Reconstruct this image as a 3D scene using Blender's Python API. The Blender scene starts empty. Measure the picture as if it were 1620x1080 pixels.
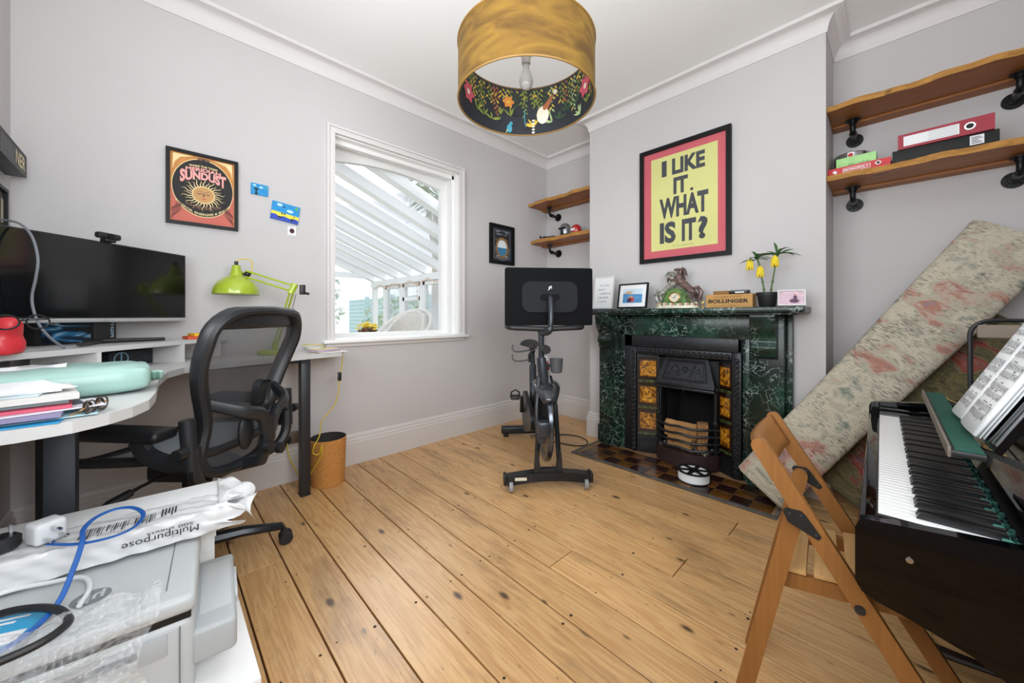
import bpy, bmesh, math, random
from mathutils import Vector, Matrix, Euler
from math import pi, sin, cos, radians as rad, sqrt
random.seed(7)
S = bpy.context.scene
COL = S.collection

# ------------------------------------------------------------------ camera, world, light, exposure
cam_d = bpy.data.cameras.new('camera'); cam = bpy.data.objects.new('camera', cam_d); COL.objects.link(cam)
cam_d.sensor_width = 36.0; cam_d.lens = 12.9463; cam_d.shift_y = -41.0/1620.0
cam_d.clip_start = 0.02; cam_d.clip_end = 200
cam.location = (0, 0, 1.05)
cam.rotation_euler = (pi/2, 0, math.atan2(0.7203249, 0.6936368))
S.camera = cam
S.view_settings.view_transform = 'Standard'; S.view_settings.look = 'None'
S.view_settings.exposure = 0.18; S.view_settings.gamma = 1.0
S.view_settings.use_curve_mapping = False
S.cycles.use_denoising = True
S.cycles.max_bounces = 10; S.cycles.diffuse_bounces = 6; S.cycles.transparent_max_bounces = 16
S.cycles.caustics_reflective = False; S.cycles.caustics_refractive = False
S.cycles.sample_clamp_indirect = 6.0

W = bpy.data.worlds.new('overcast_sky'); S.world = W; W.use_nodes = True
W.node_tree.nodes['Background'].inputs[0].default_value = (0.93, 0.965, 1.0, 1)
W.node_tree.nodes['Background'].inputs[1].default_value = 1.15

def light_sun(name, direction, strength, angle, color=(1, 1, 1)):
    l = bpy.data.lights.new(name, 'SUN'); l.energy = strength; l.angle = rad(angle); l.color = color
    o = bpy.data.objects.new(name, l); COL.objects.link(o)
    o.rotation_euler = Vector(direction).to_track_quat('-Z', 'Y').to_euler(); return o
def light_area(name, loc, direction, sx, sy, watt, color=(1, 1, 1)):
    l = bpy.data.lights.new(name, 'AREA'); l.shape = 'RECTANGLE'; l.size = sx; l.size_y = sy; l.energy = watt; l.color = color
    o = bpy.data.objects.new(name, l); COL.objects.link(o); o.location = loc
    o.rotation_euler = Vector(direction).to_track_quat('-Z', 'Z').to_euler(); return o
# hazy sun that falls through the conservatory and the left window
light_sun('hazy_sun', (0.80, -0.22, -0.58), 3.6, 40, (1.0, 0.985, 0.96))
# added fill light, tilted up, outside an added window in the right wall
light_area('added_side_fill', (0.80, 0.27, 1.66), (-1, 0.05, 0.42), 1.24, 1.52, 56, (0.95, 0.98, 1.0))
# second added fill light, tilted up, outside an added window behind the camera
light_area('added_rear_fill', (-0.55, -0.72, 1.72), (-0.05, 1, 0.62), 2.0, 1.36, 60, (0.95, 0.98, 1.0))

# ------------------------------------------------------------------ helpers
def frame_from(d):
    d = Vector(d).normalized(); a = Vector((0, 0, 1)) if abs(d.z) < 0.95 else Vector((1, 0, 0))
    u = d.cross(a).normalized(); v = d.cross(u).normalized(); return u, v

class MB:
    def __init__(s): s.v = []; s.f = []; s.m = []
    def add(s, vs, fs, mi=0):
        k = len(s.v); s.v += [tuple(p) for p in vs]
        s.f += [tuple(i + k for i in f) for f in fs]; s.m += [mi]*len(fs); return s
    def box(s, c, d, rot=None, mi=0, bev=0, seg=2):
        bm = bmesh.new(); bmesh.ops.create_cube(bm, size=1.0)
        for v in bm.verts: v.co = Vector((v.co.x*d[0], v.co.y*d[1], v.co.z*d[2]))
        if bev: bmesh.ops.bevel(bm, geom=bm.edges[:], offset=bev, segments=seg, affect='EDGES', profile=0.5)
        M = Matrix.Translation(Vector(c)) @ (rot.to_matrix().to_4x4() if isinstance(rot, Euler) else (rot.to_4x4() if rot is not None else Matrix()))
        bm.verts.index_update()
        s.add([M @ v.co for v in bm.verts], [[v.index for v in f.verts] for f in bm.faces], mi); bm.free(); return s
    def b2(s, x0, x1, y0, y1, z0, z1, mi=0, bev=0):
        return s.box(((x0+x1)/2, (y0+y1)/2, (z0+z1)/2), (abs(x1-x0), abs(y1-y0), abs(z1-z0)), None, mi, bev)
    def cyl(s, p0, p1, r0, r1=None, n=14, mi=0):
        r1 = r0 if r1 is None else r1
        return s.tube([p0, p1], [r0, r1], n, mi)
    def tube(s, pts, r, n=8, mi=0, sq=None, closed=False):
        pts = [Vector(p) for p in pts]; N = len(pts)
        R = r if isinstance(r, (list, tuple)) else [r]*N
        vs = []; fs = []; pu = None
        for i, p in enumerate(pts):
            if closed: d = pts[(i+1) % N]-pts[i-1]
            else: d = (pts[min(i+1, N-1)]-pts[max(i-1, 0)])
            if d.length < 1e-9: d = Vector((0, 0, 1))
            d.normalize()
            if pu is None: u, w = frame_from(d)
            else:
                u = (pu-d*pu.dot(d))
                u = u.normalized() if u.length > 1e-6 else frame_from(d)[0]
                w = d.cross(u)
            pu = u
            for k in range(n):
                a = 2*pi*k/n
                vs.append(p+u*cos(a)*R[i]+w*sin(a)*R[i]*(sq or 1))
        for i in range(N if closed else N-1):
            for k in range(n):
                j = (i+1) % N
                fs.append((i*n+k, i*n+(k+1) % n, j*n+(k+1) % n, j*n+k))
        if not closed: fs.append(tuple(range(n))[::-1]); fs.append(tuple((N-1)*n+k for k in range(n)))
        return s.add(vs, fs, mi)
    def lathe(s, prof, n=28, c=(0, 0, 0), mi=0, cap0=True, cap1=True, M=None):
        vs = []; fs = []; c = Vector(c)
        for r, z in prof:
            for k in range(n):
                a = 2*pi*k/n; q = Vector((r*cos(a), r*sin(a), z)); vs.append(c+(M @ q if M is not None else q))
        for i in range(len(prof)-1):
            for k in range(n): fs.append((i*n+k, i*n+(k+1) % n, (i+1)*n+(k+1) % n, (i+1)*n+k))
        if cap0: fs.append(tuple(range(n))[::-1])
        if cap1: fs.append(tuple((len(prof)-1)*n+k for k in range(n)))
        return s.add(vs, fs, mi)
    def prism(s, poly, fn, d0, d1, mi=0):
        """poly of 2-D points, fn(a,b,t)->xyz, from t=d0 to t=d1"""
        n = len(poly)
        vs = [fn(a, b, d0) for a, b in poly]+[fn(a, b, d1) for a, b in poly]
        fs = [tuple(range(n))[::-1], tuple(range(n, 2*n))]+[(i, (i+1) % n, n+(i+1) % n, n+i) for i in range(n)]
        return s.add(vs, fs, mi)
    def ell(s, c, r, n=14, m=9, mi=0, rot=None):
        vs = []; fs = []; c = Vector(c)
        if not isinstance(r, (tuple, list)): r = (r, r, r)
        for i in range(m+1):
            t = pi*i/m
            for k in range(n):
                a = 2*pi*k/n; q = Vector((r[0]*sin(t)*cos(a), r[1]*sin(t)*sin(a), r[2]*cos(t)))
                if rot is not None: q = rot @ q
                vs.append(c+q)
        for i in range(m):
            for k in range(n): fs.append((i*n+k, (i+1)*n+k, (i+1)*n+(k+1) % n, i*n+(k+1) % n))
        return s.add(vs, fs, mi)
    def surf(s, fn, nu, nv, mi=0, th=None):
        vs = [fn(i/nu, j/nv) for j in range(nv+1) for i in range(nu+1)]
        fs = [(j*(nu+1)+i, j*(nu+1)+i+1, (j+1)*(nu+1)+i+1, (j+1)*(nu+1)+i) for j in range(nv) for i in range(nu)]
        return s.add(vs, fs, mi)
    def sheet(s, pts, th, mi=0):
        """flat polygon given by 3-D points, thickened along its normal"""
        P = [Vector(p) for p in pts]; nrm = (P[1]-P[0]).cross(P[2]-P[0]).normalized()*th
        n = len(P)
        return s.add(P+[p+nrm for p in P], [tuple(range(n))[::-1], tuple(range(n, 2*n))]+[(i, (i+1) % n, n+(i+1) % n, n+i) for i in range(n)], mi)
    def build(s, name, mat, parent=None, smooth=True, angle=35, loc=None, weld=False):
        me = bpy.data.meshes.new(name); me.from_pydata(s.v, [], s.f)
        for m in (mat if isinstance(mat, (list, tuple)) else [mat]): me.materials.append(m)
        if len(set(s.m)) > 1:
            me.polygons.foreach_set('material_index', s.m)
        bm = bmesh.new(); bm.from_mesh(me)
        if weld: bmesh.ops.remove_doubles(bm, verts=bm.verts, dist=1e-5)
        bmesh.ops.recalc_face_normals(bm, faces=bm.faces); bm.to_mesh(me); bm.free()
        if smooth:
            me.shade_smooth(); me.set_sharp_from_angle(angle=rad(angle))
        me.update()
        o = bpy.data.objects.new(name, me); COL.objects.link(o)
        if parent is not None: o.parent = parent
        if loc is not None: o.location = loc
        return o

def tag(o, label=None, cat=None, group=None, kind=None):
    if label: o['label'] = label
    if cat: o['category'] = cat
    if group: o['group'] = group
    if kind: o['kind'] = kind
    return o
def thing(name, label, cat, loc=(0, 0, 0), rz=0, group=None):
    o = bpy.data.objects.new(name, None); COL.objects.link(o); o.empty_display_size = 0.05
    o.location = loc; o.rotation_euler = (0, 0, rz); return tag(o, label, cat, group)
def struct(o): o['kind'] = 'structure'; return o
def copy_tree(o, parent=None):
    c = o.copy(); COL.objects.link(c); c.parent = parent
    for ch in list(o.children): copy_tree(ch, c)
    return c

_txt = {}
def glyphs(txt, bold=0.0):
    key = (txt, bold)
    if key in _txt: return _txt[key]
    cu = bpy.data.curves.new('t', 'FONT'); cu.body = txt; cu.size = 1; cu.offset = bold; cu.resolution_u = 3
    cu.align_x = 'LEFT'
    o = bpy.data.objects.new('t', cu); COL.objects.link(o)
    dg = bpy.context.evaluated_depsgraph_get(); me = bpy.data.meshes.new_from_object(o.evaluated_get(dg))
    vs = [(v.co.x, v.co.y) for v in me.vertices]; fs = [tuple(p.vertices) for p in me.polygons]
    bpy.data.objects.remove(o); bpy.data.curves.remove(cu); bpy.data.meshes.remove(me)
    xs = [p[0] for p in vs]; ys = [p[1] for p in vs]
    x0, x1, y0, y1 = min(xs), max(xs), min(ys), max(ys)
    vs = [((x-x0)/(x1-x0), (y-y0)/(y1-y0)) for x, y in vs]
    _txt[key] = (vs, fs, (x1-x0)/(y1-y0)); return _txt[key]
def put_text(mb, txt, box, fn, mi=0, bold=0.0, bend=None):
    """fit txt into box (u0,v0,u1,v1); fn(u,v)->xyz"""
    vs, fs, asp = glyphs(txt, bold); u0, v0, u1, v1 = box
    pts = []
    for x, y in vs:
        u = u0+(u1-u0)*x; v = v0+(v1-v0)*y
        if bend: u, v = bend(u, v)
        pts.append(fn(u, v))
    mb.add(pts, fs, mi)
def small_marks(mb, box, fn, mi=0, seed=1):
    """a line of print too small to read: short strokes in word groups"""
    r = random.Random(seed); u0, v0, u1, v1 = box; s_ = 1 if u1 > u0 else -1; h = abs(v1-v0); u = u0
    while (u1-u)*s_ > h*0.5:
        if r.random() < 0.82:
            w = h*r.uniform(0.25, 0.6)*s_; t = r.uniform(0.6, 1.0); mb.add([fn(u, v0), fn(u+w, v0), fn(u+w, v0+(v1-v0)*t), fn(u, v0+(v1-v0)*t)], [(0, 1, 2, 3)], mi)
        u += h*0.75*s_
def ring_pts(cx, cy, rx, ry, n=24, a0=0, a1=2*pi):
    return [(cx+rx*cos(a0+(a1-a0)*i/n), cy+ry*sin(a0+(a1-a0)*i/n)) for i in range(n if abs(a1-a0-2*pi) < 1e-6 else n+1)]
def flat(mb, poly, fn, mi=0): mb.add([fn(u, v) for u, v in poly], [tuple(range(len(poly)))], mi)
def rrect(w, h, r, n=5):
    P = []
    for cx, cy, a in ((w/2-r, h/2-r, 0), (-w/2+r, h/2-r, pi/2), (-w/2+r, -h/2+r, pi), (w/2-r, -h/2+r, 1.5*pi)):
        for i in range(n+1):
            t = a+pi/2*i/n; P.append((cx+r*cos(t), cy+r*sin(t)))
    return P
def bez(p, n=16):
    """Catmull-Rom through points"""
    P = [Vector(q) for q in p]; P = [P[0]*2-P[1]]+P+[P[-1]*2-P[-2]]; out = []
    for i in range(1, len(P)-2):
        for k in range(n):
            t = k/n; a, b, c, d = P[i-1], P[i], P[i+1], P[i+2]
            out.append(0.5*((2*b)+(c-a)*t+(2*a-5*b+4*c-d)*t*t+(3*b-a-3*c+d)*t**3))
    out.append(P[-2]); return out

# ------------------------------------------------------------------ materials
MATS = {}
def lin(c):
    if isinstance(c, str):
        c = c.lstrip('#'); c = [int(c[i:i+2], 16)/255 for i in (0, 2, 4)]
        c = [x/12.92 if x <= 0.04045 else ((x+0.055)/1.055)**2.4 for x in c]
    return (*c[:3], 1)
def mat(name, col='#888888', rough=0.5, metal=0.0, var=0.06, scale=8.0, bump=0.0, bscale=60.0, coat=0.0, spec=0.5, stretch=None, rvar=0.0, sheen=0.0):
    """plain procedural material: colour broken up by noise, optional bump"""
    if name in MATS: return MATS[name]
    m = bpy.data.materials.new(name); m.use_nodes = True; nt = m.node_tree; b = nt.nodes['Principled BSDF']
    c = lin(col)
    b.inputs['Roughness'].default_value = rough; b.inputs['Metallic'].default_value = metal
    b.inputs['Specular IOR Level'].default_value = spec; b.inputs['Coat Weight'].default_value = coat
    b.inputs['Coat Roughness'].default_value = 0.05
    if sheen: b.inputs['Sheen Weight'].default_value = sheen
    tc = nt.nodes.new('ShaderNodeTexCoord'); mp = nt.nodes.new('ShaderNodeMapping')
    nt.links.new(tc.outputs['Object'], mp.inputs[0])
    if stretch: mp.inputs['Scale'].default_value = stretch
    no = nt.nodes.new('ShaderNodeTexNoise'); no.inputs['Scale'].default_value = scale; no.inputs['Detail'].default_value = 4
    nt.links.new(mp.outputs[0], no.inputs['Vector'])
    rp = nt.nodes.new('ShaderNodeValToRGB')
    rp.color_ramp.elements[0].position = 0.3; rp.color_ramp.elements[1].position = 0.7
    rp.color_ramp.elements[0].color = tuple(max(0, x*(1-var)) for x in c[:3])+(1,)
    rp.color_ramp.elements[1].color = tuple(min(1, x*(1+var)) for x in c[:3])+(1,)
    nt.links.new(no.outputs['Fac'], rp.inputs[0]); nt.links.new(rp.outputs[0], b.inputs['Base Color'])
    if rvar:
        mr = nt.nodes.new('ShaderNodeMapRange'); mr.inputs[3].default_value = max(0, rough-rvar); mr.inputs[4].default_value = rough+rvar
        nt.links.new(no.outputs['Fac'], mr.inputs[0]); nt.links.new(mr.outputs[0], b.inputs['Roughness'])
    if bump:
        n2 = nt.nodes.new('ShaderNodeTexNoise'); n2.inputs['Scale'].default_value = bscale; n2.inputs['Detail'].default_value = 3
        nt.links.new(mp.outputs[0], n2.inputs['Vector'])
        bp = nt.nodes.new('ShaderNodeBump'); bp.inputs['Strength'].default_value = bump; bp.inputs['Distance'].default_value = 0.002
        nt.links.new(n2.outputs['Fac'], bp.inputs['Height']); nt.links.new(bp.outputs[0], b.inputs['Normal'])
    MATS[name] = m; return m

def nodes(name):
    m = bpy.data.materials.new(name); m.use_nodes = True; nt = m.node_tree; MATS[name] = m
    return m, nt, nt.nodes['Principled BSDF']
def N(nt, t, **kw):
    n = nt.nodes.new('ShaderNode'+t)
    for k, v in kw.items():
        if k.startswith('i_'):
            key = k[2:]; n.inputs[int(key) if key.isdigit() else key.replace('_', ' ')].default_value = v
        else: setattr(n, k, v)
    return n
def ramp(nt, stops, interp='LINEAR'):
    r = nt.nodes.new('ShaderNodeValToRGB'); cr = r.color_ramp; cr.interpolation = interp
    while len(cr.elements) < len(stops): cr.elements.new(0.5)
    for e, (p, c) in zip(cr.elements, stops): e.position = p; e.color = lin(c)
    return r
def mixc(nt, fac, a, b, blend='MIX'):
    m = nt.nodes.new('ShaderNodeMix'); m.data_type = 'RGBA'; m.blend_type = blend
    for src, i in ((fac, 0), (a, 6), (b, 7)):
        if hasattr(src, 'is_output'): nt.links.new(src, m.inputs[i])
        elif i == 0: m.inputs[0].default_value = src
        else: m.inputs[i].default_value = lin(src)
    return m.outputs[2]

def wood_mat(name, light, dark, knot='#3a2412', axis=0, rough=0.45, knots=True, scale=1.0, tint=0.12, grain=0.55, stain=None, coat=0.0):
    m, nt, b = nodes(name); L = nt.links.new
    tc = N(nt, 'TexCoord'); oi = N(nt, 'ObjectInfo')
    off = N(nt, 'VectorMath', operation='SCALE'); off.inputs['Scale'].default_value = 17.3
    cmb = N(nt, 'CombineXYZ'); L(oi.outputs['Random'], cmb.inputs[0]); L(oi.outputs['Random'], cmb.inputs[1])
    L(cmb.outputs[0], off.inputs[0])
    ad = N(nt, 'VectorMath', operation='ADD'); L(tc.outputs['Object'], ad.inputs[0]); L(off.outputs[0], ad.inputs[1])
    mp = N(nt, 'Mapping'); st = [9*scale]*3; st[axis] = 0.7*scale; mp.inputs['Scale'].default_value = st; L(ad.outputs[0], mp.inputs[0])
    n1 = N(nt, 'TexNoise'); n1.inputs['Scale'].default_value = 2.2; n1.inputs['Detail'].default_value = 3; n1.inputs['Distortion'].default_value = 0.6; L(mp.outputs[0], n1.inputs['Vector'])
    wv = N(nt, 'Math', operation='SINE'); ml = N(nt, 'Math', operation='MULTIPLY'); ml.inputs[1].default_value = 42
    L(n1.outputs['Fac'], ml.inputs[0]); L(ml.outputs[0], wv.inputs[0])
    mp2 = N(nt, 'Mapping'); st2 = [150*scale]*3; st2[axis] = 4*scale; mp2.inputs['Scale'].default_value = st2; L(ad.outputs[0], mp2.inputs[0])
    n2 = N(nt, 'TexNoise'); n2.inputs['Scale'].default_value = 1; n2.inputs['Detail'].default_value = 2; L(mp2.outputs[0], n2.inputs['Vector'])
    mr = N(nt, 'MapRange'); mr.inputs[1].default_value = -1; mr.inputs[3].default_value = 0; mr.inputs[4].default_value = grain*0.55; L(wv.outputs[0], mr.inputs[0])
    mr2 = N(nt, 'MapRange'); mr2.inputs[1].default_value = 0.35; mr2.inputs[2].default_value = 0.75; mr2.inputs[4].default_value = grain*0.6; L(n2.outputs['Fac'], mr2.inputs[0])
    sm = N(nt, 'Math', operation='ADD', use_clamp=True); L(mr.outputs[0], sm.inputs[0]); L(mr2.outputs[0], sm.inputs[1])
    c = mixc(nt, sm.outputs[0], light, dark)
    hs = N(nt, 'HueSaturation'); L(c, hs.inputs['Color'])
    vr = N(nt, 'MapRange'); vr.inputs[3].default_value = 1-tint; vr.inputs[4].default_value = 1+tint; L(oi.outputs['Random'], vr.inputs[0]); L(vr.outputs[0], hs.inputs['Value'])
    c = hs.outputs[0]
    if stain:
        mp4 = N(nt, 'Mapping'); s4 = [5]*3; s4[axis] = 1.3; mp4.inputs['Scale'].default_value = s4; L(ad.outputs[0], mp4.inputs[0])
        n4 = N(nt, 'TexNoise'); n4.inputs['Scale'].default_value = 1; n4.inputs['Detail'].default_value = 8; n4.inputs['Roughness'].default_value = 0.68; L(mp4.outputs[0], n4.inputs['Vector'])
        m4 = N(nt, 'MapRange'); m4.inputs[1].default_value = 0.515; m4.inputs[2].default_value = 0.76; m4.inputs[4].default_value = 0.8; L(n4.outputs['Fac'], m4.inputs[0])
        c = mixc(nt, m4.outputs[0], c, stain)
        mp5 = N(nt, 'Mapping'); s5 = [70]*3; s5[axis] = 26; mp5.inputs['Scale'].default_value = s5; L(ad.outputs[0], mp5.inputs[0])
        n5 = N(nt, 'TexNoise'); n5.inputs['Scale'].default_value = 1; n5.inputs['Detail'].default_value = 3; L(mp5.outputs[0], n5.inputs['Vector'])
        m5 = N(nt, 'MapRange'); m5.inputs[1].default_value = 0.66; m5.inputs[2].default_value = 0.74; m5.inputs[4].default_value = 0.55; L(n5.outputs['Fac'], m5.inputs[0])
        c = mixc(nt, m5.outputs[0], c, stain)
    if knots:
        mp3 = N(nt, 'Mapping'); s3 = [7.5*scale]*3; s3[axis] = 3.4*scale; mp3.inputs['Scale'].default_value = s3; L(ad.outputs[0], mp3.inputs[0])
        vo = N(nt, 'TexVoronoi', voronoi_dimensions='2D'); vo.inputs['Scale'].default_value = 1.0; L(mp3.outputs[0], vo.inputs['Vector'])
        sel = N(nt, 'SeparateColor'); L(vo.outputs['Color'], sel.inputs[0])
        gt = N(nt, 'MapRange'); gt.inputs[1].default_value = 0.0; gt.inputs[2].default_value = 1.0; gt.inputs[3].default_value = -0.07; gt.inputs[4].default_value = 0.10; L(sel.outputs[0], gt.inputs[0])
        sb = N(nt, 'Math', operation='SUBTRACT'); L(gt.outputs[0], sb.inputs[0]); L(vo.outputs['Distance'], sb.inputs[1])
        kr = N(nt, 'MapRange'); kr.inputs[1].default_value = -0.03; kr.inputs[2].default_value = 0.04; kr.inputs[4].default_value = 0.9; L(sb.outputs[0], kr.inputs[0])
        c = mixc(nt, kr.outputs[0], c, knot)
    L(c, b.inputs['Base Color']); b.inputs['Roughness'].default_value = rough; b.inputs['Coat Weight'].default_value = coat
    b.inputs['Coat Roughness'].default_value = 0.25
    bp = N(nt, 'Bump'); bp.inputs['Strength'].default_value = 0.12; bp.inputs['Distance'].default_value = 0.001
    L(n2.outputs['Fac'], bp.inputs['Height']); L(bp.outputs[0], b.inputs['Normal'])
    return m

M_wall = mat('wall_paint', '#c8c5c5', 0.85, var=0.012, scale=1.3, bump=0.05, bscale=160)
M_ceil = mat('ceiling_paint', '#f3f3f2', 0.9, var=0.01, scale=1)
M_trim = mat('trim_paint', '#dcd9d8', 0.55, var=0.012, scale=3)
M_skirt = mat('skirting_paint', '#d3cfcd', 0.55, var=0.012, scale=3)
M_white = mat('white_gloss_paint', '#f2f2f1', 0.4, var=0.01)
M_black = mat('black_satin', '#17181a', 0.42, var=0.1)
M_blackp = mat('black_plastic', '#1c1d1f', 0.5, var=0.1, bump=0.05, bscale=400)
M_blackg = mat('black_gloss_lacquer', '#030304', 0.05, var=0.0, coat=0.0, spec=0.4)
M_iron = mat('cast_iron', '#2b2c2f', 0.40, metal=0.55, var=0.25, scale=30, bump=0.3, bscale=120)
M_soot = mat('soot', '#0a0a0a', 0.95, var=0.4, scale=12)
M_steel = mat('brushed_steel', '#9a958f', 0.3, metal=0.9, var=0.1, stretch=(1, 30, 1))
M_chrome = mat('chrome', '#c9cbcd', 0.12, metal=1.0, var=0.03)
M_brass = mat('brass', '#b58f4a', 0.3, metal=0.9, var=0.1)
M_paper = mat('paper', '#eceef0', 0.8, var=0.02)
M_ink = mat('black_ink', '#26282a', 0.8, var=0.1)
M_grey = mat('grey_plastic', '#6f7275', 0.5)
M_navy = mat('dark_navy_steel', '#1f252d', 0.45, var=0.08)
M_board = wood_mat('pine_floorboard', '#dcb27c', '#b27d45', '#33200f', axis=0, rough=0.40, stain='#4f3c2b', tint=0.10, grain=0.66, coat=0.35)
M_gap = mat('dark_gap', '#140e0a', 0.95, var=0.2)
M_shelf = wood_mat('rustic_shelf_wood', '#a5672f', '#6b3c17', '#2b1407', axis=0, rough=0.5, tint=0.08)
M_bark = wood_mat('waney_edge', '#c08b45', '#6e4417', '#2b1407', axis=0, rough=0.7, tint=0.05)
M_beech = wood_mat('beech', '#8c5d2e', '#6c4319', axis=2, rough=0.4, knots=False, tint=0.05, grain=0.4)
M_beechl = wood_mat('pale_beech', '#bd9560', '#a0763f', axis=1, rough=0.45, knots=False, tint=0.06, grain=0.4)
# ------------------------------------------------------------------ room shell
XW, XR, YF, YB, YC = -2.664, 0.58, -0.46, 3.10, 2.735
CX0, CX1, ZT = -1.855, -0.27, 2.76
WY0, WY1, WZ0, WZ1 = 0.868, 1.915, 0.885, 2.30     # window opening in the left wall

floor = struct(MB().b2(XW-0.28, XR+0.14, YF-0.14, YB+0.14, -0.12, -0.022).build('floor', M_gap, smooth=False))
PIT = 0.158; y = 0.389-PIT*6; k = 0
cuts = {16: -0.55, 11: -1.0, 5: -1.83, 13: -0.62, 8: 0.2, 3: -0.4, 18: -2.0, 4: -2.45, 10: 0.3}
def boards(mb_x0, mb_x1, y0, y1):
    m = MB(); m.box(((mb_x0+mb_x1)/2, (y0+y1)/2, -0.011), (mb_x1-mb_x0, y1-y0, 0.022), None, 0, 0.0012, 1)
    cx = (mb_x0+mb_x1)/2; cy = (y0+y1)/2
    m.v = [(a-cx, b-cy, c) for a, b, c in m.v]
    m.build('floor_board', M_board, floor, smooth=False, loc=(cx, cy, 0))
nails = MB(); rn = random.Random(3)
while y < YB:
    a, b = max(y, YF), min(y+PIT, YB)
    segs = [(XW, XR)]
    if k in cuts: segs = [(XW, cuts[k]-0.002), (cuts[k]+0.002, XR)]
    for x0, x1 in segs:
        if b-a > 0.02: boards(x0, x1, a+0.0028, b-0.0028)
    for xj in [XW+0.12+0.44*i for i in range(8)]:
        for yy in (a+0.022, b-0.022):
            if rn.random() < 0.85 and b-a > 0.1:
                cx, cy = xj+rn.uniform(-0.02, 0.02), yy+rn.uniform(-0.006, 0.006); r = rn.uniform(0.003, 0.0062)
                nails.lathe([(r, 0.0002), (r*0.8, 0.0007)], 7, (cx, cy, 0), cap0=False)
    y += PIT; k += 1
tag(nails.build('nail_heads', mat('old_nail', '#2a1c12', 0.8), floor), kind='stuff')

struct(MB().b2(XW-0.28, XR+0.14, YF-0.14, YB+0.14, ZT, ZT+0.12).build('ceiling', M_ceil, smooth=False))
w = MB(); X0, X1 = XW-0.28, XW
w.b2(X0, X1, YF-0.14, YB+0.14, 0, WZ0).b2(X0, X1, YF-0.14, YB+0.14, WZ1, ZT).b2(X0, X1, YF-0.14, WY0, WZ0, WZ1).b2(X0, X1, WY1, YB+0.14, WZ0, WZ1)
struct(w.build('wall_left', M_wall, smooth=False))
struct(MB().b2(XW, XR+0.14, YB, YB+0.14, 0, ZT).build('wall_back', M_wall, smooth=False))
w = MB(); FX0, FX1, FZ = -1.43, -0.66, 0.84
w.b2(CX0, FX0, YC, YB, 0, ZT).b2(FX1, CX1, YC, YB, 0, ZT).b2(FX0, FX1, YC, YB, FZ, ZT)
struct(w.build('wall_chimney', M_wall, smooth=False))
w = MB(); RY0, RY1, RZ0, RZ1 = -0.36, 0.90, 0.88, 2.44        # unseen window added in the right wall for the fill light
w.b2(XR, XR+0.14, YF-0.14, YB, 0, RZ0).b2(XR, XR+0.14, YF-0.14, YB, RZ1, ZT).b2(XR, XR+0.14, YF-0.14, RY0, RZ0, RZ1).b2(XR, XR+0.14, RY1, YB, RZ0, RZ1)
struct(w.build('wall_right', M_wall, smooth=False))
w = MB(); RX0, RX1, QZ0, QZ1 = -1.62, 0.48, 1.02, 2.42        # unseen window added behind the camera for the fill light
Y0, Y1 = YF-0.14, YF
w.b2(XW, XR, Y0, Y1, 0, QZ0).b2(XW, XR, Y0, Y1, QZ1, ZT).b2(XW, RX0, Y0, Y1, QZ0, QZ1).b2(RX1, XR, Y0, Y1, QZ0, QZ1)
struct(w.build('wall_front', M_wall, smooth=False))

def sweep(path, prof, closed=False, flip=1):
    """path: 2-D points with the room on its right side*flip; prof: (out, z)"""
    n = len(path); m = MB(); off = []
    for i in range(n):
        p = Vector(path[i]); a = Vector(path[i-1]) if (i > 0 or closed) else None; b = Vector(path[(i+1) % n]) if (i < n-1 or closed) else None
        ns = []
        for s, e in ((a, p), (p, b)):
            if s is None or e is None: continue
            d = (e-s).normalized(); ns.append(Vector((d.y, -d.x))*flip)
        if len(ns) == 2: q = ns[0]+ns[1]; q = q/(1+ns[0].dot(ns[1]))
        else: q = ns[0]
        off.append((p, q))
    K = len(prof); vs = []
    for p, q in off:
        for o, z in prof: vs.append((p.x+q.x*o, p.y+q.y*o, z))
    fs = []
    for i in range(n if closed else n-1):
        for j in range(K): fs.append((i*K+j, i*K+(j+1) % K, ((i+1) % n)*K+(j+1) % K, ((i+1) % n)*K+j))
    if not closed: fs += [tuple(range(K)), tuple((n-1)*K+j for j in range(K))]
    return m.add(vs, fs)
ring = [(XW, YF), (XW, YB), (CX0, YB), (CX0, YC), (CX1, YC), (CX1, YB), (XR, YB), (XR, YF)]
cov = [(0, 2.655), (0.006, 2.655), (0.009, 2.668)]+[(0.010+0.058*(1-cos(t)), 2.668+0.068*sin(t)) for t in [pi/2*i/8 for i in range(1, 9)]]+[(0.082, 2.738), (0.082, ZT-0.0005), (0, ZT-0.0005)]
struct(sweep(ring, cov, True).build('trim_1', M_trim, angle=28))
sk = [(0, 0), (0.021, 0), (0.021, 0.152), (0.017, 0.157), (0.0175, 0.172), (0.011, 0.180), (0.012, 0.196), (0.007, 0.208), (0, 0.212)]
struct(sweep([(XW, YF), (XW, YB)], sk).build('baseboard_left', M_skirt, angle=25))
struct(sweep([(XW+0.02, YB), (CX0, YB), (CX0, YC), (-1.712, YC)], sk).build('baseboard_back', M_skirt, angle=25))
struct(sweep([(-0.41, YC), (CX1, YC), (CX1, YB), (XR, YB)], sk).build('baseboard_right', M_skirt, angle=25))
struct(sweep([(XR, YF), (XW+0.02, YF)], sk).build('baseboard_front', M_skirt, angle=25))

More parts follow.
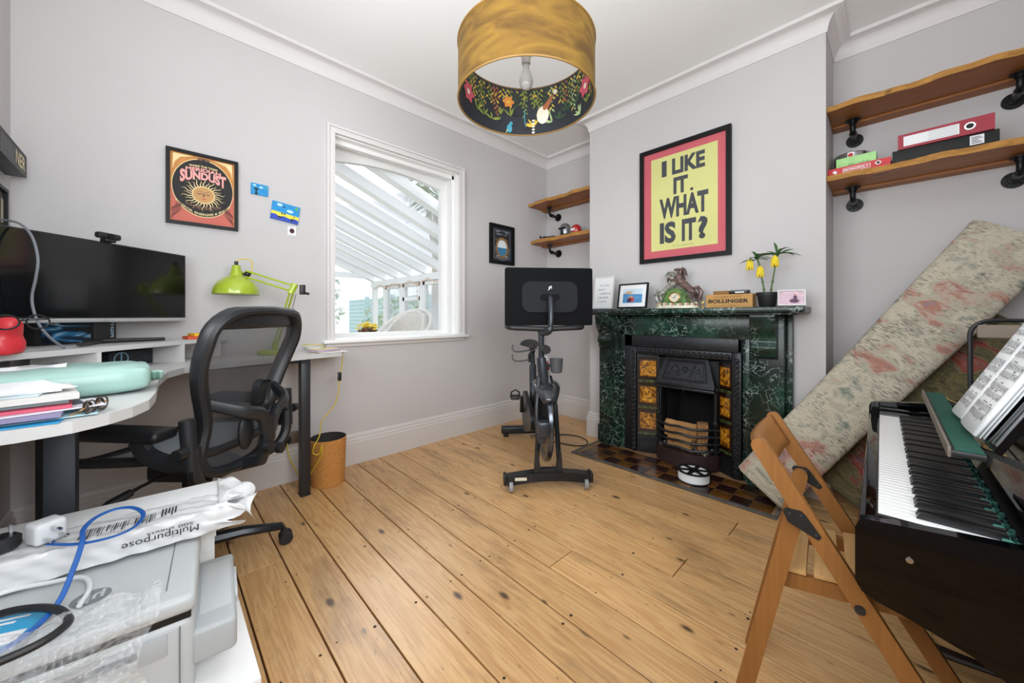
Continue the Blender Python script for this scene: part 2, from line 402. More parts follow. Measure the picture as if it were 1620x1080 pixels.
# ------------------------------------------------------------------ left window
def glass_mat(name, tint=(0.98, 0.99, 1.0), refl=0.06):
    m = bpy.data.materials.new(name); m.use_nodes = True; nt = m.node_tree
    for n in list(nt.nodes): nt.nodes.remove(n)
    o = N(nt, 'OutputMaterial'); t = N(nt, 'BsdfTransparent'); g = N(nt, 'BsdfGlossy'); mx = N(nt, 'MixShader')
    t.inputs[0].default_value = (*tint, 1); g.inputs['Roughness'].default_value = 0.02
    fr = N(nt, 'Fresnel'); fr.inputs[0].default_value = 1.25; ms = N(nt, 'Math', operation='MULTIPLY'); ms.inputs[1].default_value = refl/0.06
    no = N(nt, 'TexNoise'); no.inputs['Scale'].default_value = 3; nt.links.new(no.outputs['Fac'], ms.inputs[1])
    nt.links.new(fr.outputs[0], ms.inputs[0]); nt.links.new(ms.outputs[0], mx.inputs[0])
    nt.links.new(t.outputs[0], mx.inputs[1]); nt.links.new(g.outputs[0], mx.inputs[2]); nt.links.new(mx.outputs[0], o.inputs[0])
    MATS[name] = m; return m
M_glass = glass_mat('window_glass')

win = struct(bpy.data.objects.new('window_1', None)); COL.objects.link(win)
win['label'] = 'white framed sash window onto the conservatory'
CW = 0.046
def casing(m, y0, y1, z0, z1, x, wd, th):
    m.b2(x, x+th, y0-wd, y0, z0, z1+wd).b2(x, x+th, y1, y1+wd, z0, z1+wd).b2(x, x+th, y0, y1, z1, z1+wd)
m = MB(); casing(m, WY0, WY1, WZ0, WZ1, XW, CW, 0.016); casing(m, WY0-0.034, WY1+0.034, WZ0, WZ1+0.034, XW, 0.014, 0.028); casing(m, WY0+0.004, WY1-0.004, WZ0, WZ1-0.004, XW-0.01, 0.012, 0.034)
m.build('casing', M_trim, win)
MB().box((XW-0.06, (WY0+WY1)/2, WZ0-0.012), (0.235, WY1-WY0+0.15, 0.024), None, 0, 0.006).build('sill_board', M_white, win)
MB().box((XW+0.009, (WY0+WY1)/2, WZ0-0.038), (0.018, WY1-WY0+0.10, 0.028), None, 0, 0.004).build('apron', M_trim, win)
m = MB(); t = 0.012   # jamb linings
m.b2(XW-0.28, XW-0.005, WY0, WY0+t, WZ0, WZ1).b2(XW-0.28, XW-0.005, WY1-t, WY1, WZ0, WZ1).b2(XW-0.28, XW-0.005, WY0, WY1, WZ1-t, WZ1).b2(XW-0.28, XW-0.005, WY0, WY1, WZ0, WZ0+0.004)
for xx in (XW-0.075, XW-0.10): m.b2(xx, xx+0.014, WY0+t, WY0+t+0.02, WZ0, WZ1).b2(xx, xx+0.014, WY1-t-0.02, WY1-t, WZ0, WZ1).b2(xx, xx+0.014, WY0+t, WY1-t, WZ1-t-0.03, WZ1-t)
m.build('jamb_lining', M_white, win)
def arch_frame(x0, x1, y0, y1, z0, z1, st, bot, top, arch):
    m = MB(); m.b2(x0, x1, y0, y0+st, z0, z1).b2(x0, x1, y1-st, y1, z0, z1).b2(x0, x1, y0+st, y1-st, z0, z0+bot)
    n = 12; P = [(y1-st, z1), (y0+st, z1)]+[(y0+st+(y1-y0-2*st)*i/n, z1-top-arch*(2*i/n-1)**2) for i in range(n+1)]
    m.prism(P, lambda a, b, t: (t, a, b), x0, x1); return m
arch_frame(XW-0.23, XW-0.185, WY0+t, WY1-t, WZ0+0.004, WZ1-t, 0.052, 0.03, 0.055, 0.05).build('sash', M_white, win)
MB().b2(XW-0.211, XW-0.206, WY0+0.05, WY1-0.05, WZ0+0.03, WZ1-0.05).build('pane', M_glass, win, smooth=False)
MB().box((XW-0.184, WY1-0.038, 2.10), (0.012, 0.012, 0.05), None, 0, 0.003).build('latch', M_white, win)

win2 = struct(bpy.data.objects.new('added_window_2', None)); COL.objects.link(win2)  # unseen right-wall window, added to let the side fill in
m = MB(); xs = [RY0+(RY1-RY0)*i/2 for i in range(3)]
for x in xs: m.b2(XR+0.07, XR+0.12, x-0.03, x+0.03, RZ0, RZ1)
m.b2(XR+0.07, XR+0.12, RY0, RY1, RZ0, RZ0+0.06).b2(XR+0.07, XR+0.12, RY0, RY1, RZ1-0.06, RZ1)
m.build('window_frame', M_white, win2)
for i in range(2): MB().b2(XR+0.093, XR+0.097, xs[i]+0.03, xs[i+1]-0.03, RZ0+0.06, RZ1-0.06).build('pane', M_glass, win2, smooth=False)

win3 = struct(bpy.data.objects.new('added_window_3', None)); COL.objects.link(win3)  # unseen window behind the camera, added to let the rear fill in
m = MB(); xs = [RX0+(RX1-RX0)*i/3 for i in range(4)]
for x in xs: m.b2(x-0.03, x+0.03, YF-0.12, YF-0.07, QZ0, QZ1)
m.b2(RX0, RX1, YF-0.12, YF-0.07, QZ0, QZ0+0.06).b2(RX0, RX1, YF-0.12, YF-0.07, QZ1-0.06, QZ1)
m.build('window_frame', M_white, win3)
for i in range(3): MB().b2(xs[i]+0.03, xs[i+1]-0.03, YF-0.097, YF-0.093, QZ0+0.06, QZ1-0.06).build('pane', M_glass, win3, smooth=False)

# ------------------------------------------------------------------ conservatory and garden behind the left window
GX0, GX1, GY1 = -6.6, -2.944, 2.85
zr = lambda y: 2.90-0.40*y
M_upvc = mat('white_upvc', '#f4f5f6', 0.45, var=0.01)
cons = thing('conservatory', 'white framed glazed lean-to conservatory seen through the sash window', 'conservatory', (0, 0, 0))
MB().b2(GX0, GX1, -2.2, GY1, -0.25, -0.13).build('conservatory_floor', mat('pale_stone_tiles', '#cfc9c0', 0.6, var=0.06, scale=3), cons, smooth=False)
for i in range(9):
    x = -3.04-0.445*i
    MB().prism([(-2.0, zr(-2.0)), (GY1, zr(GY1)), (GY1, zr(GY1)-0.10), (-2.0, zr(-2.0)-0.10)], lambda a, b, t: (t, a, b), x-0.05, x+0.05).build('rafter', M_upvc, cons, smooth=False)
    if i < 8: MB().prism([(-2.0, zr(-2.0)+0.004), (GY1, zr(GY1)+0.004), (GY1, zr(GY1)+0.012), (-2.0, zr(-2.0)+0.012)], lambda a, b, t: (t, a, b), x-0.44, x-0.005).build('roof_pane', M_glass, cons, smooth=False)
ze = zr(GY1)
MB().b2(GX0, GX1, GY1-0.05, GY1+0.05, ze-0.20, ze-0.10).build('eaves_beam', M_upvc, cons, smooth=False)
for x in (-3.0, -3.62, -4.24, -4.86, -5.48, -6.1, -6.55):
    MB().b2(x-0.035, x+0.035, GY1-0.04, GY1+0.04, -0.13, ze-0.20).build('post', M_upvc, cons, smooth=False)
for i, x in enumerate((-3.0, -3.62, -4.24, -4.86, -5.48)):
    m = MB(); a, b = x-0.585, x-0.035
    m.b2(a, a+0.05, GY1-0.03, GY1+0.03, 0.10, ze-0.21).b2(b-0.05, b, GY1-0.03, GY1+0.03, 0.10, ze-0.21).b2(a, b, GY1-0.03, GY1+0.03, 0.10, 0.16).b2(a, b, GY1-0.03, GY1+0.03, ze-0.26, ze-0.21)
    if i % 2: m.b2(a, b, GY1-0.03, GY1+0.03, 1.28, 1.34)
    c = m.build('casement', M_upvc, cons, smooth=False)
    MB().b2(a+0.05, b-0.05, GY1-0.003, GY1+0.003, 0.16, ze-0.26).build('pane', M_glass, c, smooth=False)
MB().b2(GX0, GX1, GY1-0.06, GY1+0.06, -0.13, 0.10).build('dwarf_wall', M_upvc, cons, smooth=False)
zz = lambda y: zr(y)-0.1
for y in (-2.0, -1.2, -0.4, 0.4, 1.2, 2.0): MB().b2(GX0-0.03, GX0+0.03, y-0.035, y+0.035, -0.13, zz(y)).build('post', M_upvc, cons, smooth=False)
MB().b2(GX0-0.03, GX0+0.03, -2.0, GY1, 1.72, 1.80).build('rail', M_upvc, cons, smooth=False)
MB().b2(GX0-0.06, GX0+0.06, -2.2, GY1, -0.13, 0.35).build('dwarf_wall', M_upvc, cons, smooth=False)
MB().b2(GX0-0.004, GX0+0.004, -2.0, GY1, 0.35, 1.72).build('pane', M_glass, cons, smooth=False)
# string of warm fairy lights
fl = MB(); rf = random.Random(4)
pts = [(-3.1-0.09*i, GY1-0.07+rf.uniform(-0.02, 0.0), ze-0.17-0.06*abs(sin(i*0.55))) for i in range(38)]+[(-4.9, GY1-0.08, ze-0.25-0.09*i) for i in range(10)]
fl.tube(pts, 0.003, 4)
fairy = thing('fairy_lights', 'string of small warm fairy lights draped along the conservatory eaves', 'lights', (0, 0, 0))
fl.build('wire', mat('copper_wire', '#c9a48a', 0.4, metal=0.5), fairy)
bl = MB()
for p in pts: bl.ell((p[0], p[1], p[2]-0.012), 0.011, 6, 4)
tag(bl.build('bulbs', mat('warm_bulb_glass', '#e8b79a', 0.3), fairy), kind='stuff')
# garden
struct(MB().b2(-30, GX0-0.07, -20, 20, -0.4, -0.3).b2(GX0-0.07, 6, GY1+0.07, 20, -0.4, -0.3).build('ground', mat('lawn', '#8f9c78', 0.9, var=0.2, scale=4), smooth=False))
M_fence = mat('pale_blue_fence_paint', '#c3dbe4', 0.7, var=0.05, stretch=(1, 1, 8))
fence = thing('garden_fence', 'pale blue painted board fence beyond the conservatory glass', 'fence', (0, 0, 0))
for i in range(15): MB().b2(-13, -4.4, 4.75, 4.78, -0.3+0.125*i, -0.3+0.125*i+0.115).build('fence_board', M_fence, fence, smooth=False)
for x in (-4.5, -6.3, -8.1, -9.9, -11.7): MB().b2(x-0.05, x+0.05, 4.78, 4.88, -0.3, 1.65).build('fence_post', M_fence, fence, smooth=False)
M_leaf_g = mat('pale_garden_leaf', '#c3cdb8', 0.8, var=0.2)
def shrub(name, label, c, r, n, seed, h):
    rr = random.Random(seed); t = thing(name, label, 'plant', c)
    m = MB(); m.cyl((0, 0, -0.3), (0, 0, h), 0.05, 0.03, 6); m.build('trunk', mat('trunk_bark', '#c9c1b6', 0.9), t)
    m = MB()
    for _ in range(n):
        a, b, q = rr.uniform(0, 2*pi), rr.uniform(-1, 1), rr.random()**0.4
        p = Vector((cos(a)*sqrt(1-b*b), sin(a)*sqrt(1-b*b), b))*r*q+Vector((0, 0, h))
        d = Vector((rr.uniform(-1, 1), rr.uniform(-1, 1), rr.uniform(-1, 1))).normalized()*0.10; e = d.cross(Vector((rr.random(), rr.random(), 0.3))).normalized()*0.035
        m.add([p-d, p+e, p+d, p-e], [(0, 1, 2, 3)])
    m.build('foliage', M_leaf_g, t, smooth=False)
shrub('garden_shrub', 'rounded pale shrub in front of the blue fence', (-7.8, 3.9, 0), 0.75, 500, 1, 0.8)
shrub('garden_tree', 'tall loose tree beyond the far end of the conservatory', (-9.5, 2.0, 0), 1.3, 900, 2, 1.4)
palm = thing('palm_tree', 'spiky palm tree rising above the conservatory roof', 'tree', (-6.2, 3.9, -0.3))
m = MB(); m.tube([(0, 0, 0), (0.05, 0, 1.6), (0.0, 0.05, 3.6)], [0.13, 0.11, 0.09], 8); m.build('trunk', MATS['trunk_bark'], palm)
m = MB(); rp_ = random.Random(9)
for hd in ((0, 0.05, 3.7), (0.9, -0.3, 3.3), (-0.7, 0.2, 4.3)):
    for i in range(70):
        a, e = rp_.uniform(0, 2*pi), rp_.uniform(-0.5, 1.3); d = Vector((cos(a)*cos(e), sin(a)*cos(e), sin(e))); s_ = d.cross(Vector((0, 0, 1))).normalized()*0.022
        p = Vector(hd); q = p+d*0.45; r_ = p+d*0.85-Vector((0, 0, 0.14))
        m.add([p, q+s_, r_, q-s_], [(0, 1, 2, 3)])
m.build('fronds', mat('palm_frond', '#b0b8ac', 0.8, var=0.2), palm, smooth=False)
m = MB(); m.tube([(0.05, 0, 1.9), (0.5, -0.15, 2.6), (0.9, -0.3, 3.3)], 0.06, 6); m.tube([(0.03, 0, 2.4), (-0.4, 0.1, 3.4), (-0.7, 0.2, 4.3)], 0.06, 6); m.build('branch', MATS['trunk_bark'], palm)
# conservatory furniture
tb = thing('side_table', 'pale low table with a pot of yellow flowers in the conservatory', 'table', (-3.45, 1.48, -0.13))
MB().box((0, 0, 0.955), (0.5, 0.62, 0.03), None, 0, 0.006).build('table_top', M_upvc, tb)
for sx in (-0.2, 0.2):
    for sy in (-0.25, 0.25): MB().cyl((sx, sy, 0), (sx, sy, 0.94), 0.018, n=8).build('leg', M_upvc, tb)
fp = thing('flower_pot', 'small white pot of bright yellow flowers on the conservatory table', 'plant', (-3.42, 1.42, 0.84))
MB().lathe([(0.05, 0), (0.065, 0.01), (0.075, 0.055), (0.07, 0.055)], 16).build('pot', M_upvc, fp)
m = MB(); rr = random.Random(5)
for _ in range(26): m.ell((rr.uniform(-.06, .06), rr.uniform(-.06, .06), 0.06+rr.uniform(0, .035)), (0.018, 0.018, 0.012), 6, 4)
m.build('foliage', mat('brown_moss', '#6d5236', 0.9, var=0.3), fp)
m = MB()
for _ in range(34):
    a, r = rr.uniform(0, 2*pi), rr.uniform(0, .09); m.ell((r*cos(a), r*sin(a), 0.12+rr.uniform(-.02, .03)-r*0.2), (0.018, 0.018, 0.009), 6, 4)
m.build('blossom', mat('yellow_petal', '#f2d54a', 0.6), fp)
M_wick = mat('white_wicker', '#e4e0da', 0.7, var=0.12, scale=60, bump=0.6, bscale=90)
wk = thing('wicker_chair', 'round backed white wicker armchair in the conservatory', 'chair', (-4.35, 2.25, -0.13), rad(-20))
m = MB(); n = 26
for i in range(n+1): 
    pass
m.surf(lambda u, v: (0.36*cos(pi*(0.1+1.3*u))*(0.75+0.25*sin(pi*v)), 0.36*sin(pi*(0.1+1.3*u))*(0.75+0.25*sin(pi*v)), 0.45+0.80*v*(0.45+0.55*sin(pi*u))), 26, 10)
bk = m.build('back', M_wick, wk); md = bk.modifiers.new('thick', 'SOLIDIFY'); md.thickness = 0.03
MB().lathe([(0.20, 0), (0.27, 0.03), (0.24, 0.25), (0.33, 0.45), (0.34, 0.5), (0.30, 0.52)], 22).build('seat', M_wick, wk)
MB().tube([(0.36*cos(pi*(0.1+1.3*u)), 0.36*sin(pi*(0.1+1.3*u)), 0.45+0.80*(0.45+0.55*sin(pi*u))) for u in [i/24 for i in range(25)]], 0.03, 8).build('rim', M_wick, wk)
# ------------------------------------------------------------------ hearth
M_tiled = mat('dark_brown_glazed_tile', '#2e1612', 0.22, var=0.25, scale=9, coat=0.1)
M_tilea = mat('amber_brown_glazed_tile', '#654018', 0.22, var=0.3, scale=9, coat=0.1)
M_slate = mat('slate_edging', '#5d5a56', 0.6, var=0.35, scale=22)
M_grout = mat('hearth_grout', '#8a6a48', 0.9, var=0.2)
hearth = thing('tiled_hearth', 'flat hearth of dark brown and amber glazed tiles before the fireplace', 'hearth', (0, 0, 0))
HX0, HX1, HY0 = -1.722, -0.418, 2.285
MB().b2(HX0, HX1, HY0, 2.76, 0.0005, 0.004).build('grout_bed', M_grout, hearth, smooth=False)
for a in ((HX0, HX1, HY0, HY0+0.034), (HX0, HX0+0.02, HY0+0.034, 2.64), (HX1-0.02, HX1, HY0+0.034, 2.64)):
    MB().b2(*a, 0.0005, 0.008, 0, 0.002).build('stone_edging', M_slate, hearth)
T = 0.1013; tm = {}
for kind, mm in ((0, M_tiled), (1, M_tilea)):
    tm[kind] = MB().box((0, 0, 0.0055), (T-0.003, T-0.003, 0.005), None, 0, 0.0012, 1).build('tile', mm, hearth); tm[kind].location = (-10, 0, 0)
used = {0: False, 1: False}
def tile_at(kind, x, y, sx=1):
    if not used[kind]: o = tm[kind]; used[kind] = True
    else: o = tm[kind].copy(); COL.objects.link(o)
    o.location = (x, y, 0); o.scale = (sx, 1, 1)
c0 = -1.26-T*4
for i in range(12):
    for j in range(3):
        x0 = c0+T*i; x1 = min(x0+T, HX1-0.021); x0 = max(x0, HX0+0.021)
        if x1-x0 < 0.02: continue
        tile_at((i+j) % 2 if random.random() < 0.85 else random.randint(0, 1), (x0+x1)/2, HY0+0.035+T*(j+0.5), (x1-x0)/T)

# ------------------------------------------------------------------ green marble chimneypiece
def marble():
    m, nt, b = nodes('green_veined_marble'); L = nt.links.new
    tc = N(nt, 'TexCoord'); mp = N(nt, 'Mapping'); L(tc.outputs['Object'], mp.inputs[0])
    n0 = N(nt, 'TexNoise'); n0.inputs['Scale'].default_value = 6; n0.inputs['Detail'].default_value = 5; L(mp.outputs[0], n0.inputs['Vector'])
    base = ramp(nt, [(0.3, '#0a1412'), (0.5, '#13261f'), (0.66, '#204438'), (0.8, '#0e1d19')]); L(n0.outputs['Fac'], base.inputs[0])
    sc = N(nt, 'VectorMath', operation='SCALE'); sc.inputs['Scale'].default_value = 0.22
    nn = N(nt, 'TexNoise'); nn.inputs['Scale'].default_value = 9; nn.inputs['Detail'].default_value = 4; L(mp.outputs[0], nn.inputs['Vector']); L(nn.outputs['Color'], sc.inputs[0])
    ad = N(nt, 'VectorMath', operation='ADD'); L(mp.outputs[0], ad.inputs[0]); L(sc.outputs[0], ad.inputs[1])
    v = N(nt, 'TexVoronoi', feature='DISTANCE_TO_EDGE'); v.inputs['Scale'].default_value = 19; L(ad.outputs[0], v.inputs['Vector'])
    mk = N(nt, 'TexNoise'); mk.inputs['Scale'].default_value = 5; mk.inputs['Detail'].default_value = 3; L(mp.outputs[0], mk.inputs['Vector'])
    e = N(nt, 'MapRange'); e.inputs[1].default_value = 0.0; e.inputs[2].default_value = 0.035; e.inputs[3].default_value = 1; e.inputs[4].default_value = 0; L(v.outputs['Distance'], e.inputs[0])
    k = N(nt, 'MapRange'); k.inputs[1].default_value = 0.42; k.inputs[2].default_value = 0.60; k.inputs[4].default_value = 0.85; L(mk.outputs['Fac'], k.inputs[0])
    mu = N(nt, 'Math', operation='MULTIPLY'); L(e.outputs[0], mu.inputs[0]); L(k.outputs[0], mu.inputs[1])
    c = mixc(nt, mu.outputs[0], base.outputs[0], '#b9cfc6'); L(c, b.inputs['Base Color'])
    b.inputs['Roughness'].default_value = 0.26; b.inputs['Specular IOR Level'].default_value = 0.35
    return m
M_marb = marble()
PY = 2.64       # pilaster face
mant = thing('marble_chimneypiece', 'dark green veined marble chimneypiece with scrolled corbels and shelf', 'fireplace surround', (-1.07, YC, 0))
ox, oy = -1.07, YC
def mb2(m, x0, x1, y0, y1, z0, z1, bev=0.003): return m.b2(x0-ox, x1-ox, y0-oy, y1-oy, z0, z1, 0, bev)
PL = [(-1.697, -1.522), (-0.625, -0.447)]
for a, b in PL:
    m = MB(); mb2(m, a, b, PY, YC, 0.155, 1.055); m.build('pilaster', M_marb, mant)
    m = MB(); mb2(m, a-0.008, b+0.008, PY-0.012, YC, 0.0085, 0.155); m.build('plinth', M_marb, mant)
for a, b in ((-1.522, -1.482), (-0.665, -0.625)):
    m = MB(); mb2(m, a, b, PY+0.022, YC, 0.0085, 0.90); m.build('inner_slip', M_marb, mant)
m = MB(); mb2(m, -1.522, -0.625, PY+0.018, YC, 0.90, 1.055); m.build('frieze', M_marb, mant)
m = MB(); mb2(m, -0.447, -0.415, PY+0.05, YC, 0.0085, 1.055); m.build('side_slip', M_marb, mant)
m = MB(); mb2(m, -1.745, -0.335, 2.475, YC, 1.066, 1.100, 0.004); m.build('shelf', M_marb, mant)
m = MB(); mb2(m, -1.715, -0.40, 2.52, YC, 1.055, 1.066, 0.002); m.build('bed_mould', M_marb, mant)
for a, b in PL:
    prof = [(0, 1.054), (-0.105, 1.054), (-0.108, 1.03), (-0.100, 1.012), (-0.102, 0.985), (-0.09, 0.955), (-0.066, 0.93), (-0.052, 0.905), (-0.058, 0.885), (-0.07, 0.865), (-0.07, 0.845), (-0.055, 0.83), (-0.05, 0.815), (-0.058, 0.806), (-0.045, 0.795), (0, 0.792)]
    c = MB().prism(prof, lambda p, q, t: (t-ox, PY+p-oy, q), a+0.028, b-0.028).build('corbel', M_marb, mant, angle=50)
    if a < -1:
        m = MB()
        for i in range(3): m.cyl((a+0.05+0.026*i-ox, PY-0.104-oy, 0.985), (a+0.05+0.026*i-ox, PY-0.062-oy, 0.925), 0.011, 0.008, 8)
        m.build('carved_leaf', M_marb, c)

# ------------------------------------------------------------------ cast iron insert
fi = thing('cast_iron_fireplace', 'black cast iron tiled fireplace insert with hood and bowed grate', 'fireplace', (-1.055, 2.66, 0))
ox, oy = -1.055, 2.66
IZ = 0.812
m = MB()   # outer plate and raised patterned border, leaving the middle open
mb2(m, -1.478, -1.415, 2.662, 2.74, 0.0085, 0.90).b2(-0.669-ox-0.02, -0.669-ox, 0.002, 0.08, 0.0085, 0.90)
mb2(m, -1.478, -0.669, 2.662, 2.74, IZ, 0.90); m.build('back_plate', M_iron, fi)
m = MB(); mb2(m, -1.415, -1.379, 2.648, 2.70, 0.0085, IZ, 0.006); mb2(m, -0.722, -0.669, 2.648, 2.70, 0.0085, IZ, 0.006); mb2(m, -1.379, -0.722, 2.648, 2.70, IZ-0.052, IZ, 0.006)
bd = m.build('border', M_iron, fi)
m = MB()   # relief: interlaced scrolls along the border
def scroll(cx, cz, s, vert):
    pts = []
    for i in range(15):
        t = i/14; a = -pi/2+2.6*pi*t; r = s*(1-0.72*t)
        pts.append((cx-ox+r*cos(a), 2.647-oy, cz+r*sin(a)))
    m.tube(pts, 0.0042, 5)
z = 0.035
while z < IZ-0.03:
    scroll(-1.397, z, 0.015, 1); scroll(-0.696, z, 0.019, 1); z += 0.033
x = -1.36
while x < -0.74:
    scroll(x, IZ-0.026, 0.017, 0); x += 0.034
m.build('scroll_relief', M_iron, bd)
# splayed tile panels
M_tg = None
def amber_tile():
    m, nt, b = nodes('embossed_amber_majolica'); L = nt.links.new
    tc = N(nt, 'TexCoord'); n1 = N(nt, 'TexNoise'); n1.inputs['Scale'].default_value = 20; n1.inputs['Detail'].default_value = 3; n1.inputs['Distortion'].default_value = 2.2; L(tc.outputs['Object'], n1.inputs['Vector'])
    r = ramp(nt, [(0.32, '#2f1604'), (0.45, '#8a530c'), (0.58, '#c4851a'), (0.74, '#e0b040')]); L(n1.outputs['Fac'], r.inputs[0]); L(r.outputs[0], b.inputs['Base Color'])
    bp = N(nt, 'Bump'); bp.inputs['Strength'].default_value = 0.9; bp.inputs['Distance'].default_value = 0.004; L(n1.outputs['Fac'], bp.inputs['Height']); L(bp.outputs[0], b.inputs['Normal'])
    b.inputs['Roughness'].default_value = 0.1; b.inputs['Coat Weight'].default_value = 0.6; return m
M_amber = amber_tile(); M_tdark = mat('oxblood_glazed_tile', '#1d0d09', 0.12, var=0.2, coat=0.5); M_tbrn = mat('brown_tile_border', '#3a1f08', 0.14, var=0.3, scale=40, coat=0.5); M_tgreen = mat('green_patterned_tile', '#3d4a26', 0.15, var=0.8, scale=55, coat=0.5)
for side in (-1, 1):
    xo, xi = (-1.379, -1.236) if side < 0 else (-0.722, -0.822)
    yo, yi = 2.672, 2.735
    d = Vector((xi-xo, yi-yo, 0)); Lp = d.length; d.normalize(); nrm = Vector((d.y, -d.x, 0)) if d.x > 0 else Vector((-d.y, d.x, 0))
    if nrm.y > 0: nrm = -nrm
    def P(u, z, t): q = Vector((xo-ox, yo-oy, z))+d*u+nrm*t; return (q.x, q.y, q.z)
    m = MB(); m.prism([(0, 0.0085), (Lp, 0.0085), (Lp, IZ-0.05), (0, IZ-0.05)], lambda a, b, t: P(a, b, t), -0.02, 0); m.build('tile_backing', M_iron, fi, smooth=False)
    z = 0.735; tw = Lp-0.018
    seq = [('d', 0.016)]+[('a', 0.142), ('d', 0.016), ('g', 0.022), ('d', 0.020)]*3
    for kd, hh in seq:
        z0 = z-hh
        mm = {'a': M_amber, 'd': M_tdark, 'g': M_tgreen}[kd]; q = MB()
        e = 0.0015; poly = [(0.009+e, z0+e), (0.009+tw-e, z0+e), (0.009+tw-e, z-e), (0.009+e, z-e)]
        q.prism(poly, lambda a, b, t: P(a, b, t), 0.0, 0.006, 1 if kd == 'a' else 0)
        if kd == 'a':
            q.prism([(0.009+0.012, z0+0.012), (0.009+tw-0.012, z0+0.012), (0.009+tw-0.012, z-0.012), (0.009+0.012, z-0.012)], lambda a, b, t: P(a, b, t), 0.006, 0.009)
        q.build('tile', [mm, M_tbrn], fi, smooth=False); z = z0
    m = MB(); m.prism([(0, 0.0085), (Lp, 0.0085), (Lp, 0.10), (0, 0.10)], lambda a, b, t: P(a, b, t), 0, 0.012); m.build('foot_plate', M_iron, fi, smooth=False)
# inner jambs, fireback
OX0, OX1, OZ = -1.205, -0.84, 0.535
for x, a, b in ((-1.222, -1.236, OX0), (-0.832, OX1, -0.822)):
    m = MB(); mb2(m, a, b, 2.70, 2.80, 0.0085, 0.56); m.tube([(x-ox, 2.695-oy, 0.02), (x-ox, 2.695-oy, 0.30), (x-ox, 2.695-oy, 0.315), (x-ox, 2.695-oy, 0.33), (x-ox, 2.695-oy, 0.34), (x-ox, 2.695-oy, 0.53)], [0.014, 0.012, 0.019, 0.019, 0.011, 0.011], 10); m.build('jamb', M_iron, fi)
m = MB(); mb2(m, OX0-0.01, OX1+0.01, 3.045, 3.06, 0.0085, 0.7, 0); mb2(m, OX0-0.015, OX0, 2.79, 3.05, 0.0085, 0.7, 0); mb2(m, OX1, OX1+0.015, 2.79, 3.05, 0.0085, 0.7, 0); mb2(m, OX0, OX1, 2.79, 3.05, 0.70, 0.712, 0); mb2(m, OX0, OX1, 2.72, 3.045, 0.0085, 0.10, 0)
m.build('firebox', M_soot, fi, smooth=False)
# hood: sloping canopy with framed relief panel
hx0, hx1 = -1.215, -0.835
def hood(u, v):  # u -1..1 across, v 0 bottom .. 1 top
    wd = 0.200-0.055*v; return (-1.025-ox+u*wd, 2.655+0.052*v-oy, 0.565+0.185*v)
m = MB(); vs = [hood(-1, 0), hood(1, 0), hood(1, 1), hood(-1, 1)]; bk = [(p[0], 2.745-oy, p[2]) for p in vs]
m.add(vs+bk, [(0, 1, 2, 3), (0, 4, 5, 1), (1, 5, 6, 2), (2, 6, 7, 3), (3, 7, 4, 0), (4, 7, 6, 5)])
hd = m.build('hood', M_iron, fi, smooth=False)
m = MB(); mb2(m, -1.236, -1.165, 2.73, 2.75, 0.55, IZ-0.05, 0); mb2(m, -0.885, -0.822, 2.73, 2.75, 0.55, IZ-0.05, 0); mb2(m, -1.236, -0.822, 2.73, 2.75, 0.74, IZ-0.05, 0); m.build('spandrel_plate', M_iron, fi, smooth=False)
m = MB(); mb2(m, -1.236, -0.822, 2.638, 2.70, 0.530, 0.548, 0.004); mb2(m, -1.230, -0.826, 2.646, 2.70, 0.548, 0.566, 0.006)
m.cyl((-1.025-ox, 2.650-oy, 0.53), (-1.025-ox, 2.650-oy, 0.51), 0.008, 0.002, 8); m.build('hood_lip', M_iron, fi)
m = MB(); e = 0.05
def hp(u, v, t): a = Vector(hood(u, v)); return tuple(a+Vector((0, -0.96, 0.27))*t)
fr = [(-0.78, 0.16), (0.78, 0.16), (0.82, 0.88), (-0.82, 0.88)]
m.tube([hp(u, v, 0.002) for u, v in fr], 0.005, 6, closed=True); m.tube([hp(u*0.9, 0.5+(v-0.5)*0.86, 0.001) for u, v in fr], 0.0025, 5, closed=True)
rr = random.Random(12)
for sx in (-1, 1):
    for (cu, cv, s0, ph) in ((0.22, 0.42, 0.14, 0.4), (0.5, 0.55, 0.12, 2.0), (0.36, 0.68, 0.08, 3.5), (0.6, 0.36, 0.07, 1.1)):
        m.tube([hp(sx*(cu+s0*(1-0.7*i/14)*cos(ph+2.4*pi*i/14)), cv+1.05*s0*(1-0.7*i/14)*sin(ph+2.4*pi*i/14), 0.001) for i in range(15)], 0.0032, 5)
for i in range(8): a = 2*pi*i/8; m.ell(hp(0.10*cos(a), 0.55+0.10*sin(a), 0.001), 0.006, 6, 4)
m.ell(hp(0, 0.55, 0.002), 0.007, 8, 5); m.build('floral_relief', M_iron, hd)
# bowed grate bars
for i, z in enumerate((0.140, 0.188, 0.236, 0.284)):
    pts = []
    for k in range(17):
        t = k/16*2-1; pts.append((-1.025-ox+0.215*t, 2.70-0.115*(1-t*t)**0.6-oy+0.0, z+0.004*sin(k)))
    MB().tube(pts, 0.0085, 7).build('grate_bar', M_iron, fi)
def bow(z0, z1, off, m):
    n = 16; vs = []
    for k in range(n+1):
        t = k/n*2-1; vs += [(-1.025-ox+0.215*t, 2.70-(0.105+off)*(1-t*t)**0.6-oy, z0), (-1.025-ox+0.215*t, 2.70-(0.105+off)*(1-t*t)**0.6-oy, z1), (-1.025-ox+0.215*t, 2.705-oy, z0), (-1.025-ox+0.215*t, 2.705-oy, z1)]
    fs = []
    for k in range(n):
        a, b = 4*k, 4*k+4; fs += [(a, b, b+1, a+1), (a+1, b+1, b+3, a+3), (a+3, b+3, b+2, a+2), (a+2, b+2, b, a)]
    fs += [(0, 1, 3, 2), (4*n, 4*n+2, 4*n+3, 4*n+1)]; m.add(vs, fs)
